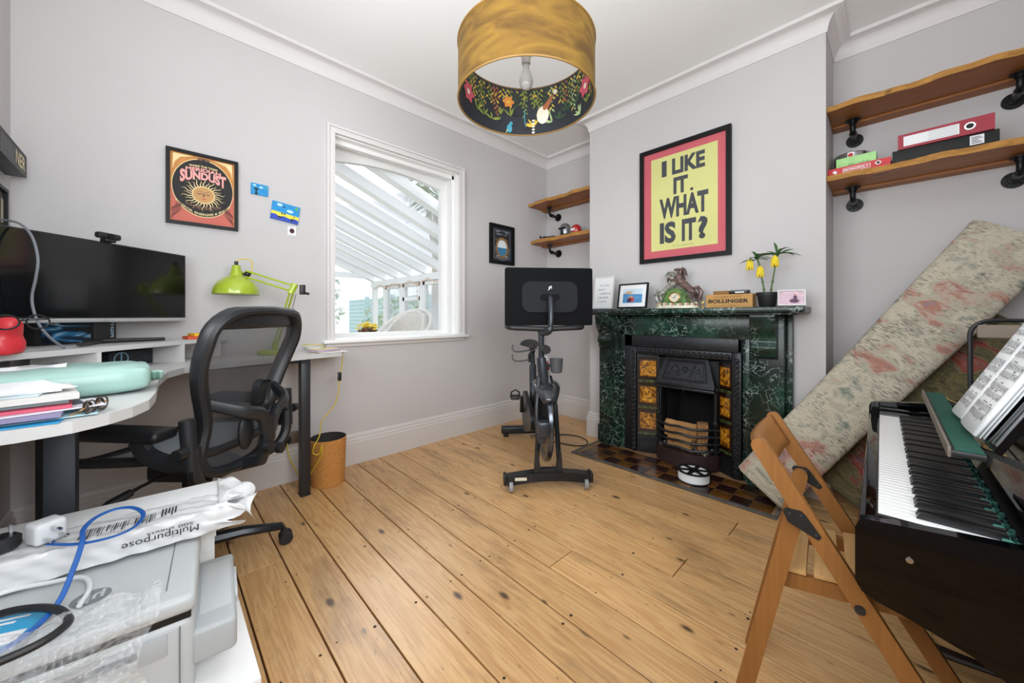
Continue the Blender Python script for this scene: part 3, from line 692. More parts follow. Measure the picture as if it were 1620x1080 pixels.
m = MB(); bow(0.0085, 0.095, 0.012, m); bow(0.095, 0.112, 0.02, m); m.build('ash_front', mat('rusty_cast_iron', '#3a2a28', 0.55, metal=0.3, var=0.35, scale=20, bump=0.3), fi)
m = MB()
for _ in range(120): m.ell((-1.025-ox+rn.uniform(-.16, .16), 2.70-oy+rn.uniform(-.07, .08), 0.115+rn.uniform(0, .012)), (rn.uniform(.005, .012),)*3, 5, 3)
tag(m.build('ash', mat('grey_ash', '#8d8984', 0.95, var=0.4, scale=60), fi), kind='stuff')
M_log = wood_mat('split_log', '#c99a63', '#8a572a', axis=0, rough=0.8, knots=False, grain=0.7); M_logv = wood_mat('upright_split_log', '#b3824f', '#5b3a1f', axis=2, rough=0.85, knots=False, grain=0.9)
def log(label, loc, dims, rot, mm, seed):
    r = random.Random(seed); L_, w_, h_ = dims
    poly = [(-.5*w_, -.5*h_), (.5*w_, -.42*h_), (.46*w_, .25*h_), (.1*w_, .5*h_), (-.45*w_, .38*h_)]
    m = MB(); nseg = 6; vs = []; fs = []
    for i in range(nseg+1):
        for a, b in poly: vs.append((-.5*L_+L_*i/nseg, a*(1+r.uniform(-.06, .06)), b*(1+r.uniform(-.06, .06))))
    n = len(poly)
    for i in range(nseg):
        for k in range(n): fs.append((i*n+k, i*n+(k+1) % n, (i+1)*n+(k+1) % n, (i+1)*n+k))
    fs += [tuple(range(n)), tuple(nseg*n+k for k in range(n))]
    M = Matrix.Translation(loc) @ rot.to_matrix().to_4x4()
    m.add([M @ Vector(v) for v in vs], fs); o = m.build('split_log', mm, smooth=False); tag(o, label, 'log', 'logs in the grate'); return o
log('reddish split log lying across the back of the grate', (-1.08, 2.765, 0.225), (0.22, 0.09, 0.10), Euler((0.2, 0.03, 0.1)), M_log, 1)
log('short split log lying low behind the grate bars', (-1.05, 2.675, 0.163), (0.17, 0.07, 0.065), Euler((0.3, 0.02, -0.15)), M_log, 2)
log('bark striped log standing upright in the grate', (-0.915, 2.69, 0.22), (0.19, 0.07, 0.07), Euler((0, -pi/2+0.04, 0.3)), M_logv, 3)

# spool of white filament
sp = thing('filament_spool', 'spool of white filament with black spoked flanges lying on the hearth', 'spool', (-0.885, 2.455, 0.0085))
def flange(z):
    m = MB(); R, r0, r1 = 0.098, 0.080, 0.035
    m.lathe([(r0, z), (R, z), (R, z+0.005), (r0, z+0.005), (r0, z)], 32, cap0=False, cap1=False); m.lathe([(0.02, z), (r1, z), (r1, z+0.005), (0.02, z+0.005), (0.02, z)], 24, cap0=False, cap1=False)
    for i in range(6):
        a = pi/6+i*pi/3; m.box((cos(a)*0.058, sin(a)*0.058, z+0.0025), (0.05, 0.024, 0.005), Euler((0, 0, a)))
    return m
flange(0).build('flange', M_black, sp); flange(0.058).build('flange', M_black, sp)
MB().lathe([(0.022, 0.005), (0.09, 0.005)]+[(0.09+0.0012*(i % 2), 0.005+0.053*i/30) for i in range(31)]+[(0.022, 0.058)], 32, cap0=False, cap1=False).build('filament', mat('white_filament', '#eef0f2', 0.35), sp)
MB().lathe([(0.02, 0), (0.022, 0), (0.022, 0.063), (0.02, 0.063), (0.02, 0)], 20, cap0=False, cap1=False).build('hub', M_black, sp)

# ------------------------------------------------------------------ pictures
def picture(name, label, cat, wall, a0, a1, z0, z1, fw, fd, fmat, tilt=0.0, bmat=None):
    """framed flat thing hung on a wall: 'L' left wall, 'B' chimney front, 'F' front wall. returns (thing, fn(u,v)->local, w, h)"""
    w_, h_ = a1-a0, z1-z0; ca = (a0+a1)/2
    if wall == 'L': t = thing(name, label, cat, (XW, ca, z0)); f = lambda u, v, d=0: (d, u-w_/2, v)
    elif wall == 'B': t = thing(name, label, cat, (ca, YC, z0)); f = lambda u, v, d=0: (u-w_/2, -d, v)
    else: t = thing(name, label, cat, (ca, YF, z0)); f = lambda u, v, d=0: (w_/2-u, d, v)
    if fw:
        m = MB()
        for P in ([(0, 0), (w_, 0), (w_-fw, fw), (fw, fw)], [(w_, 0), (w_, h_), (w_-fw, h_-fw), (w_-fw, fw)], [(w_, h_), (0, h_), (fw, h_-fw), (w_-fw, h_-fw)], [(0, h_), (0, 0), (fw, fw), (fw, h_-fw)]):
            m.prism(P, lambda a, b, d: f(a, b, d), 0.001, fd)
        m.build('frame', fmat, t, smooth=False)
    MB().prism([(fw, fw), (w_-fw, fw), (w_-fw, h_-fw), (fw, h_-fw)], lambda a, b, d: f(a, b, d), 0.001, fd*0.45).build('backing', bmat or M_paper, t, smooth=False)
    return t, (lambda u, v, e=0.0008: f(u, v, fd*0.45+e)), w_, h_
M_frame = mat('black_picture_frame', '#0e0f11', 0.45, var=0.05, spec=0.25)
# big typographic poster
t, f, w_, h_ = picture('framed_poster', 'large black framed poster with bold words on yellow and a red mount', 'poster', 'B', -1.378, -0.744, 1.451, 2.312, 0.030, 0.028, M_frame, bmat=mat('red_mount', '#d9626b', 0.6, var=0.01))
MB().prism([(0.088, 0.085), (w_-0.082, 0.085), (w_-0.082, h_-0.08), (0.088, h_-0.08)], lambda a, b, d: f(a, b, d), 0.0005, 0.0012).build('print_sheet', mat('pale_yellow_print', '#e6e08f', 0.7, var=0.02), t, smooth=False)
m = MB(); g = lambda u, v: f(u, v, 0.0020)
U = lambda x: x+1.378; V = lambda q: h_*(1-q)
rows = [('I', -1.2085, -1.172, .132, .268), ('LIKE', -1.132, -0.906, .132, .268), ('IT', -1.122, -1.02, .296, .437), ('.', -1.006, -0.982, .412, .437), ('WHAT', -1.226, -0.885, .455, .632), ('IS', -1.223, -1.105, .662, .845), ('IT', -1.062, -0.965, .662, .845), ('?', -0.955, -0.889, .662, .845)]
for s_, x0, x1, q0, q1 in rows: put_text(m, s_, (U(x0), V(q1), U(x1), V(q0)), g, bold=0.045)
m.build('lettering', mat('charcoal_ink', '#45464a', 0.7, var=0.05), t, smooth=False)
m = MB(); small_marks(m, (0.25, 0.105, 0.40, 0.109), g); m.build('small_print', M_ink, t, smooth=False)
MB().prism([(0.03, 0.03), (w_-0.03, 0.03), (w_-0.03, h_-0.03), (0.03, h_-0.03)], lambda a, b, d: f(a, b, d), 0.004, 0.006).build('glazing', M_glass, t, smooth=False)

# sun poster on the left wall
t, f, w_, h_ = picture('framed_poster', 'black framed psychedelic poster of a sleeping sun face on the wall', 'poster', 'L', 0.031, 0.338, 1.540, 1.940, 0.017, 0.022, M_frame, bmat=mat('poster_orange', '#c98a4a', 0.7, var=0.1, scale=20))
C = [mat('poster_coral', '#c96a5c', 0.7, var=0.05), mat('poster_black', '#221f20', 0.7), mat('poster_pink', '#f0a9a3', 0.7), mat('poster_cream', '#f3dca2', 0.7), mat('poster_tan', '#c99a63', 0.7), mat('poster_brown', '#7d5a48', 0.7)]
m = MB(); e = [0.0]
def g(u, v): return f(u, v, 0.0005+e[0])
x0, x1, y0, y1 = 0.020, w_-0.020, 0.020, h_-0.020
flat(m, [(x0, y0), (x1, y0), (x1, y0+(y1-y0)*0.55), (x0, y0+(y1-y0)*0.55)], g, 0); e[0] = 0.0004
cx, cy = w_/2, h_*0.44
flat(m, ring_pts(cx, h_*0.53, w_*0.43, h_*0.40, 36), g, 3); e[0] = 0.0008
flat(m, ring_pts(cx, h_*0.53, w_*0.42, h_*0.39, 36), g, 1); e[0] = 0.0012
for i in range(28):
    a = 2*pi*i/28; r0, r1 = 0.040, 0.092 if i % 2 else 0.080; d = 0.1
    P = []
    for s_ in (1, -1):
        rng = range(7) if s_ > 0 else range(6, -1, -1)
        for k in rng:
            q = k/6; r = r0+(r1-r0)*q; wdt = 0.055*(1-q)+0.002; aa = a+0.13*sin(q*2*pi)*q+s_*wdt; P.append((cx+r*cos(aa)*1.05, cy+r*sin(aa)))
    flat(m, P, g, 3)
e[0] = 0.0016; flat(m, ring_pts(cx, cy, 0.049, 0.047, 30), g, 3); e[0] = 0.002; flat(m, ring_pts(cx, cy, 0.045, 0.043, 30), g, 4); e[0] = 0.0024
for sx in (-1, 1): 
    flat(m, ring_pts(cx+sx*0.018, cy+0.006, 0.012, 0.006, 12, pi, 2*pi), g, 5); flat(m, [(cx+sx*0.006, cy+0.016), (cx+sx*0.028, cy+0.020), (cx+sx*0.028, cy+0.018), (cx+sx*0.006, cy+0.013)], g, 5)
flat(m, [(cx-0.002, cy+0.012), (cx+0.002, cy+0.012), (cx+0.005, cy-0.010), (cx-0.005, cy-0.010)], g, 5); flat(m, ring_pts(cx, cy-0.022, 0.011, 0.004, 12), g, 0)
arc = lambda k: (lambda u, v: (u, v-k*((u-cx)/0.1)**2))
put_text(m, 'WAKE THE TIGER', (cx-0.062, h_*0.815, cx+0.062, h_*0.84), g, 3, 0.03, arc(0.012))
put_text(m, 'MERIDIAN', (cx-0.075, h_*0.755, cx+0.075, h_*0.805), g, 2, 0.04, arc(0.010))
put_text(m, 'SUNDUST', (cx-0.098, h_*0.645, cx+0.098, h_*0.748), g, 2, 0.05, lambda u, v: (u, v-0.035*abs((u-cx)/0.1)**2*(1-(v-h_*0.645)/(h_*0.1))))
put_text(m, 'SUMMER SOLSTICE', (cx-0.075, h_*0.235, cx+0.075, h_*0.275), g, 5, 0.02, lambda u, v: (u, v+0.02*((u-cx)/0.075)**2))
put_text(m, 'EMERGE, ENERGISE & SHINE', (cx-0.115, h_*0.150, cx+0.115, h_*0.185), g, 3, 0.02, lambda u, v: (u, v+0.065*((u-cx)/0.115)**2))
for i in range(7):
    for sx in (-1, 1):
        P = [(cx+sx*(0.128-0.006*i+0.004*sin(k*1.3+i)), y0+0.006+0.010*i+k*0.008) for k in range(9)]
        flat(m, P+[(p[0]-sx*0.0025, p[1]) for p in P[::-1]], g, 1)
for sx in (-1, 1):
    flat(m, [(cx+sx*0.04, y1-0.004), (cx+sx*0.125, y1-0.004), (cx+sx*0.128, y1-0.09), (cx+sx*0.118, y1-0.05), (cx+sx*0.095, y1-0.02)], g, 3)
    flat(m, ring_pts(cx+sx*0.012, y1-0.010, 0.016, 0.007, 12), g, 5)
m.build('print', C, t, smooth=False)
# little canvases by the window
def canvas(name, label, y0, z0, w_, h_, rot, th, base):
    t = thing(name, label, 'painting', (XW+0.001, y0, z0)); t.rotation_euler = (rot, 0, 0)
    MB().b2(0, th, -w_/2, w_/2, -h_/2, h_/2).build('canvas', base, t, smooth=False)
    return t, (lambda u, v, e=0.0006: (th+e, -w_/2+u*w_, -h_/2+v*h_))
M_sky = mat('bright_blue_paint', '#1d8fcf', 0.6, var=0.08, scale=30); M_sea = mat('ultramarine_paint', '#2f49b5', 0.6, var=0.15, scale=40); M_sand = mat('yellow_paint', '#efdc4a', 0.6, var=0.08); M_cloud = mat('pale_cloud_paint', '#b9e2ea', 0.6); M_dkp = mat('dark_green_paint', '#1c2b24', 0.7); M_sung = mat('green_sun_paint', '#5fb35a', 0.6)
t, f = canvas('small_painting', 'small bright blue painted canvas of a lone dark tree', 0.4445, 1.809, 0.087, 0.066, rad(-1), 0.008, M_sky)
m = MB(); flat(m, ring_pts(.2, .82, .1, .08), f, 0); flat(m, ring_pts(.58, .72, .12, .09), f, 0); flat(m, ring_pts(.87, .78, .06, .08), f, 2); flat(m, [(.22, .02), (.4, .02), (.33, .35), (.45, .5), (.36, .62), (.16, .6), (.2, .45), (.27, .35)], f, 1); m.build('brushwork', [M_cloud, M_dkp, M_sung], t, smooth=False)
t, f = canvas('beach_painting', 'tilted painted canvas of a yellow beach under a blue sky', 0.580, 1.696, 0.152, 0.112, rad(-7), 0.010, M_sky)
m = MB(); flat(m, [(0, .1), (1, .1), (1, .42), (0, .46)], f, 0); flat(m, [(0, 0), (1, 0), (1, .2), (.85, .26), (.7, .2), (.45, .27), (.3, .2), (.15, .3), (0, .28)], lambda u, v: f(u, v, .0012), 1)
g = lambda u, v: f(u, v, .0018)
for c in ((.26, .85, .1, .08), (.65, .62, .12, .09)): flat(m, ring_pts(*c), g, 2)
flat(m, ring_pts(.88, .85, .06, .08), g, 4)
for c in ((.38, .40, .03, .05), (.47, .40, .03, .05), (.82, .36, .035, .02), (.32, .18, .08, .05), (.76, .17, .06, .07), (.42, .78, .05, .03)): flat(m, ring_pts(*c, 12), g, 3)
m.build('brushwork', [M_sand, M_sea, M_cloud, M_dkp, M_sung], t, smooth=False)
t, f = canvas('wall_card', 'tiny white card with a dark red round motif under the beach painting', 0.617, 1.588, 0.046, 0.060, 0, 0.003, M_paper)
m = MB(); flat(m, ring_pts(.5, .5, .3, .26), f, 0); flat(m, ring_pts(.5, .55, .2, .16), lambda u, v: f(u, v, .001), 1); put_text(m, 'STAY', (.18, .84, .82, .93), f, 2); small_marks(m, (.15, .08, .85, .14), f, 0); m.build('print', [mat('dark_red_print', '#5d2a2c', 0.7), mat('plum_print', '#33212c', 0.7), M_ink], t, smooth=False)
# small framed moon print near the alcove
t, f, w_, h_ = picture('framed_print', 'small black framed print of a moonlit blue disc with ornate border', 'picture', 'L', 2.262, 2.580, 1.548, 1.930, 0.030, 0.024, M_frame, bmat=mat('midnight_print', '#262a33', 0.6, var=0.3, scale=60))
m = MB(); cx, cy = w_/2, h_*0.42
def g(u, v): return f(u, v, e[0])
e[0] = 0.0006; flat(m, [(0.055, 0.055), (w_-0.055, 0.055), (w_-0.055, h_-0.055), (0.055, h_-0.055)], g, 1); e[0] = 0.001; flat(m, [(0.058, 0.058), (w_-0.058, 0.058), (w_-0.058, h_-0.058), (0.058, h_-0.058)], g, 0)
e[0] = 0.0014; flat(m, ring_pts(cx, cy, 0.085, 0.10, 30), g, 4); e[0] = 0.0018; flat(m, ring_pts(cx, cy, 0.062, 0.078, 30), g, 2); e[0] = 0.0022; flat(m, ring_pts(cx, cy, 0.062, 0.078, 20, pi, 2*pi), g, 3)
for i in range(12): flat(m, [(cx-0.09+0.015*i, h_*0.60), (cx-0.088+0.015*i, h_*0.60+0.02+0.012*sin(i*2.1)), (cx-0.080+0.015*i, h_*0.60)], g, 4)
for i in range(22):
    a = pi+pi*i/21; flat(m, ring_pts(cx+0.095*cos(a), cy+0.115*sin(a)-0.005, 0.0035, 0.0045, 8), g, 1)
small_marks(m, (cx-0.07, h_*0.74, cx+0.07, h_*0.78), g, 1)
for sx in (-1, 1):
    for sv in (0.19, 0.81):
        for k in range(4): flat(m, ring_pts(cx+sx*(0.075-0.012*k), h_*sv+0.009*(k % 2), 0.005, 0.008, 8), g, 1)
m.build('print', [mat('print_ink_navy', '#20242c', 0.6), mat('print_silver', '#a3a9b0', 0.6), mat('print_moon', '#dfe7ea', 0.6), mat('print_sea_blue', '#3b7ea3', 0.6), mat('print_amber_dusk', '#8f6a3f', 0.6)], t, smooth=False)
# sign and picture on the front wall, at the left edge of view
t, f, w_, h_ = picture('sign_box', 'black box sign with cream serif capitals on the corner wall', 'sign', 'F', -2.588, -2.22, 1.640, 1.732, 0.008, 0.055, M_black, bmat=M_black)
MB().b2(-w_/2+.004, w_/2-.004, .02, .054, .004, h_-.004).build('sign_face', M_black, t, smooth=False)
m = MB(); put_text(m, 'NER', (w_-0.165, 0.020, w_-0.022, 0.074), lambda u, v: f(u, v, 0.0300), 0, 0.01); m.build('lettering', mat('cream_gilt_letter', '#efe2b4', 0.5), t, smooth=False)
t, f, w_, h_ = picture('framed_photo', 'black framed dark portrait print below the sign on the corner wall', 'picture', 'F', -2.526, -2.23, 1.20, 1.564, 0.014, 0.02, M_frame, bmat=mat('dark_portrait_print', '#3a3432', 0.6, var=0.5, scale=14))
m = MB(); flat(m, ring_pts(w_-0.075, h_*0.40, 0.035, 0.05), f, 0); flat(m, [(w_-0.12, 0.03), (w_-0.03, 0.03), (w_-0.04, h_*0.3), (w_-0.11, h_*0.3)], f, 0); flat(m, [(w_-0.05, h_*.62), (w_-0.02, h_*.62), (w_-0.02, h_*.88), (w_-0.05, h_*.88)], f, 1); tag(m.build('print', [mat('portrait_pink', '#c4736c', 0.6), mat('portrait_beige', '#c9bfa6', 0.6)], t, smooth=False), kind='stuff')
# ------------------------------------------------------------------ mantel shelf ornaments (shelf top z = 1.10)
ZM = 1.1005
def skin(name, vs, es, rs, m_, parent=None, sub=1, root=0):
    me = bpy.data.meshes.new(name); me.from_pydata(vs, es, []); o = bpy.data.objects.new(name, me); COL.objects.link(o)
    o.modifiers.new('skin', 'SKIN'); me.skin_vertices.new() if not me.skin_vertices else None
    for i, r in enumerate(rs):
        me.skin_vertices[0].data[i].radius = (r, r) if not isinstance(r, tuple) else r
        me.skin_vertices[0].data[i].use_root = (i == root)
    if sub: s_ = o.modifiers.new('sub', 'SUBSURF'); s_.levels = sub; s_.render_levels = sub
    dg = bpy.context.evaluated_depsgraph_get(); me2 = bpy.data.meshes.new_from_object(o.evaluated_get(dg)); me2.name = name
    bpy.data.objects.remove(o); o = bpy.data.objects.new(name, me2); COL.objects.link(o)
    me2.materials.clear(); me2.materials.append(m_); me2.shade_smooth()
    if parent is not None: o.parent = parent
    return o
def standing_frame(name, label, x0, x1, y, h, fw, fmat, bmat, rz, lean):
    w_ = x1-x0; t = thing(name, label, 'photo frame', ((x0+x1)/2, y, ZM), rz)
    d = Vector((0, sin(lean), cos(lean))); nn = Vector((0, -cos(lean), sin(lean)))
    def f(u, v, e=0.0): q = Vector((u-w_/2, 0, 0))+d*v+nn*e+Vector((0, 0, 0.0035)); return (q.x, q.y, q.z)
    m = MB()
    for P in ([(0, 0), (w_, 0), (w_-fw, fw), (fw, fw)], [(w_, 0), (w_, h), (w_-fw, h-fw), (w_-fw, fw)], [(w_, h), (0, h), (fw, h-fw), (w_-fw, h-fw)], [(0, h), (0, 0), (fw, fw), (fw, h-fw)]):
        m.prism(P, f, -0.004, 0.010)
    m.build('frame', fmat, t, smooth=False)
    MB().prism([(fw, fw), (w_-fw, fw), (w_-fw, h-fw), (fw, h-fw)], f, -0.004, 0.003).build('mount', bmat, t, smooth=False)
    m = MB(); m.prism([(w_*.42, h*.75), (w_*.58, h*.75), (w_*.6, h*0.1), (w_*.4, h*0.1)], f, -0.006, -0.0045); m.build('stand_back', M_black, t, smooth=False)
    return t, (lambda u, v, e=0.0038: f(u, v, e)), w_
M_wframe = mat('white_frame', '#dcdcdc', 0.45)
t, f, w_ = standing_frame('photo_frame', 'tall pale framed card of printed grey words on the mantel', -1.722, -1.535, 2.575, 0.262, 0.010, M_wframe, M_paper, rad(-4), rad(9))
m = MB()
for i, s_ in enumerate((.10, .085, .115, .10, .09)): small_marks(m, (0.045, 0.185-0.033*i, 0.045+s_, 0.197-0.033*i), f, 0, i)
m.build('lettering', mat('soft_grey_ink', '#8d8f92', 0.8), t, smooth=False)
t, f, w_ = standing_frame('photo_frame', 'black framed seaside holiday photo in a white mount on the mantel', -1.497, -1.252, 2.575, 0.192, 0.011, M_frame, M_paper, rad(-3), rad(10))
m = MB(); b = (0.042, 0.042, w_-0.042, 0.150)
def rect(u0, v0, u1, v1): return [(u0, v0), (u1, v0), (u1, v1), (u0, v1)]
flat(m, rect(*b), f, 0); g = lambda u, v: f(u, v, 0.0042)
flat(m, [(b[0], 0.115), (b[2], 0.105), (b[2], b[3]), (b[0], b[3])], g, 1); g = lambda u, v: f(u, v, 0.0046)
flat(m, [(0.05, 0.118), (0.09, 0.135), (0.13, 0.12), (0.09, 0.112)], g, 4); flat(m, ring_pts(0.115, 0.068, 0.026, 0.020), g, 2); flat(m, ring_pts(0.098, 0.062, 0.020, 0.017), g, 3); flat(m, ring_pts(0.115, 0.088, 0.010, 0.011), g, 5); flat(m, ring_pts(0.097, 0.080, 0.009, 0.010), g, 5)
m.build('photograph', [mat('photo_sea', '#4f8fc0', 0.4, var=0.25, scale=30), mat('photo_sky', '#c9dbe8', 0.4), mat('photo_red', '#b8484f', 0.4), mat('photo_navy', '#2e3d63', 0.4), mat('photo_cliff', '#c9a46e', 0.4), mat('photo_skin', '#d9a183', 0.4)], t, smooth=False)
t, f, w_ = standing_frame('photo_frame', 'small white framed pink toned photograph beside the plant pot', -0.462, -0.336, 2.555, 0.092, 0.007, M_wframe, mat('pink_photo', '#d9bcc9', 0.4, var=0.2, scale=40), rad(14), rad(14))
m = MB(); flat(m, ring_pts(0.075, 0.028, 0.022, 0.012), f, 0); flat(m, ring_pts(0.08, 0.048, 0.009, 0.014), f, 0); flat(m, ring_pts(0.08, 0.064, 0.006, 0.007), f, 1); m.build('photograph', [mat('photo_plum', '#5d3d58', 0.4), mat('photo_pale_skin', '#d9a08f', 0.4)], t, smooth=False)

# horse clock
M_hd = mat('bronze_brown_glaze', '#6a5650', 0.25, metal=0.2, var=0.75, scale=55); M_hl = mat('grey_green_glaze', '#8d8d84', 0.28, metal=0.1, var=0.8, scale=55)
M_cer = mat('green_glazed_ceramic', '#5f7f45', 0.25, var=0.45, scale=30, coat=0.4); M_cream = mat('cream_ceramic', '#e3dcc6', 0.3, var=0.12, scale=40)
hc = thing('mantel_clock', 'ceramic mantel clock with two rearing horses over a green dial case', 'clock', (-1.055, 2.615, ZM))
m = MB(); m.lathe([(0.0, 0), (1, 0), (1.0, 0.014), (0.93, 0.022), (0.0, 0.024)], 30, cap0=False, cap1=False); m.v = [(x*0.145, y*0.05, z) for x, y, z in m.v]; m.build('base', M_cream, hc)
m = MB(); rr = random.Random(8)
for i in range(26): a = pi+pi*i/25; m.ell((0.135*cos(a), 0.042*sin(a), 0.024+rr.uniform(0, .01)), (0.012, 0.010, 0.010), 7, 5, mi=i % 3)
m.build('flowers', [mat('rose_glaze', '#c98f86', 0.3), M_cer, M_cream], hc)
m = MB(); m.prism([(-0.085, 0.02), (0.085, 0.02), (0.075, 0.07), (0.052, 0.115), (0.02, 0.138), (-0.02, 0.138), (-0.052, 0.115), (-0.075, 0.07)], lambda a, b, t_: (a, t_, b), -0.028, 0.028); cb = m.build('case', M_cer, hc)
Mx = Matrix.Rotation(pi/2, 3, 'X')
MB().lathe([(0.0, 0.0), (0.036, 0.0), (0.036, 0.012), (0.028, 0.014), (0.0, 0.012)], 26, (0, -0.028, 0.074), M=Mx, cap0=False, cap1=False).build('dial', M_cream, cb)
m = MB(); m.tube([(0.034*cos(a), -0.042, 0.074+0.034*sin(a)) for a in [2*pi*i/26 for i in range(26)]], 0.004, 6, closed=True); m.build('bezel', M_brass, cb)
m = MB(); m.box((0.005, -0.0425, 0.082), (0.003, 0.001, 0.022), Euler((0, 0.5, 0))); m.box((-0.006, -0.0425, 0.074), (0.014, 0.001, 0.003)); m.build('hands', M_black, cb)
for i in range(6):
    s_ = -1 if i % 2 else 1; z0 = 0.03+0.035*(i//2); MB().tube([(s_*(0.088-0.018*(i//2)), -0.03, z0), (s_*(0.10-0.018*(i//2)), -0.034, z0+0.02), (s_*(0.085-0.02*(i//2)), -0.034, z0+0.035)], [0.004, 0.008, 0.003], 7).build('leaf_scroll', M_cer, cb)
def horse(sx, k, mm, dz):
    P = [(.092, .125), (.045, .165), (.004, .205), (.018, .238), (.030, .262), (.002, .272), (-.026, .268), (.118, .100), (.098, .062), (.112, .026), (-.028, .196), (-.052, .212), (-.060, .180), (.125, .085), (.118, .055), (.136, .022), (-.020, .185), (-.048, .178), (-.044, .150)]
    R = [.028, .028, .026, .016, .015, .011, .007, .018, .009, .008, .009, .007, .006, .017, .009, .008, .009, .007, .006]
    E_ = [(0, 1), (1, 2), (2, 3), (3, 4), (4, 5), (5, 6), (0, 7), (7, 8), (8, 9), (2, 10), (10, 11), (11, 12), (0, 13), (13, 14), (14, 15), (2, 16), (16, 17), (17, 18)]
    Y_ = [0, 0, 0, 0, 0, 0, 0, -.018, -.02, -.02, -.016, -.018, -.018, .018, .02, .02, .016, .018, .018]
    h = skin('horse', [(sx*x*k+sx*0.004, y-0.004*sx, z*k+dz) for (x, z), y in zip(P, Y_)], E_, [r*k for r in R], mm, hc, 2)
    m = MB(); rr = random.Random(3+sx)
    for i in range(11):
        t_ = i/10; bx, bz = .034-.03*t_, .275-.075*t_; L_ = rr.uniform(.03, .05)
        m.tube([(sx*bx*k, rr.uniform(-.008, .008), bz*k+dz), (sx*(bx+L_*.6)*k, rr.uniform(-.02, .01), (bz-.005)*k+dz), (sx*(bx+L_)*k, rr.uniform(-.03, .01), (bz-.03-rr.random()*.02)*k+dz)], [.007, .008, .002], 6)
    m.build('mane', mm, h)
    MB().tube([(sx*.105*k, 0, .135*k+dz), (sx*.14*k, 0, .14*k+dz), (sx*.160*k, 0, .105*k+dz), (sx*.150*k, 0, .06*k+dz), (sx*.128*k, -.005, .035*k+dz)], [.008, .014, .016, .013, .003], 8).build('tail', mm, h)
    m = MB(); [m.tube([(sx*.036*k, s_*.006, .272*k+dz), (sx*.042*k, s_*.008, .288*k+dz)], [.005, .001], 5) for s_ in (-1, 1)]; m.build('ears', mm, h)
horse(1, 1.0, M_hd, 0.0); horse(-1, 0.93, M_hl, 0.0)
# small gilt bird by the clock
bd = thing('gilt_ornament', 'tiny gilt bird ornament beside the horse clock', 'ornament', (-0.868, 2.565, ZM)); m = MB(); m.lathe([(.014, 0), (.014, .004), (.005, .01), (.004, .018)], 12); m.build('stand', M_brass, bd); skin('bird', [(-.012, 0, .022), (0, 0, .030), (.008, 0, .042), (.014, 0, .046)], [(0, 1), (1, 2), (2, 3)], [.006, .012, .008, .004], mat('pale_gilt', '#c9b573', 0.4, metal=0.4, var=0.3, scale=60), bd, 1)

# wooden champagne box with bits on top
wb = thing('wooden_box', 'small pale wooden box stencilled with dark capitals on the mantel', 'box', (-0.716, 2.60, ZM), rad(1))
M_box = wood_mat('pine_box', '#c9974f', '#ab7a38', axis=0, knots=False, rough=0.55, grain=0.35)
m = MB(); m.b2(-.128, .128, -.045, -.039, 0, .082).b2(-.128, .128, .039, .045, 0, .082).b2(-.128, -.122, -.039, .039, 0, .082).b2(.122, .128, -.039, .039, 0, .082).b2(-.122, .122, -.039, .039, 0, .006).b2(-.122, .122, -.039, .039, .076, .0815); m.build('box_body', M_box, wb, smooth=False)
m = MB(); g = lambda u, v: (u, -.0456, v)
put_text(m, 'C H A M P A G N E', (-.082, .062, .070, .071), g, 1, 0.01); put_text(m, 'BOLLINGER', (-.115, .028, .108, .052), g, 0, 0.035); small_marks(m, (-.085, .010, .06, .015), g, 1)
m.build('lettering', [M_ink, mat('brown_stencil', '#6d4a22', 0.8)], wb, smooth=False)
tag(MB().box((-0.765, 2.60, ZM+.094), (.088, .055, .022), Euler((0, 0, rad(4))), 0, .001).build('kraft_carton', mat('brown_kraft_card', '#8a633b', 0.8, var=0.1)), 'small brown cardboard carton lying on the wooden box', 'box')
t = thing('cassette_case', 'black clear topped case lying on the wooden box', 'case', (-0.665, 2.60, ZM+.083), rad(-6)); MB().box((0, 0, .008), (.10, .06, .0155), None, 0, .002).build('case_body', M_black, t); MB().box((.002, 0, .0205), (.095, .05, .009), None, 0, .001).build('lid', M_grey, t); MB().box((.01, -.0305, .010), (.05, .0008, .008)).build('label_strip', M_paper, t)

# plant in black pot
pl = thing('potted_plant', 'black potted plant with tall stems, strappy leaves and yellow bell flowers', 'plant', (-0.522, 2.60, ZM))
MB().lathe([(.036, 0), (.040, .004), (.052, .070), (.056, .070), (.057, .086), (.052, .087), (.049, .072), (.034, .072)], 26, cap1=True).build('pot', M_blackp, pl)
M_stem = mat('green_stem', '#4d6b33', 0.5, var=0.2, scale=40); M_lf = mat('green_leaf', '#3f6636', 0.4, var=0.3, scale=30); M_pet = mat('yellow_bell_petal', '#e8cf2f', 0.45, var=0.12, scale=50)
def leaf(m, p, d, L_, wd, droop):
    p = Vector(p); d = Vector(d).normalized(); s_ = d.cross(Vector((0, 0, 1))); s_ = s_.normalized() if s_.length > .01 else Vector((1, 0, 0)); n = 7; vs = []
    for i in range(n+1):
        q = i/n; c = p+d*L_*q+Vector((0, 0, -droop*q*q)); ww = wd*sin(pi*min(1, q*0.92+0.08))**0.8; up = s_.cross(d)*0.004*abs(sin(q*3))
        vs += [c-s_*ww+up, c-up*0.4, c+s_*ww+up]
    for i in range(n): m.add([], [])
    fs = []
    for i in range(n): fs += [(3*i, 3*i+1, 3*i+4, 3*i+3), (3*i+1, 3*i+2, 3*i+5, 3*i+4)]
    m.add(vs, fs)
rl = random.Random(21)
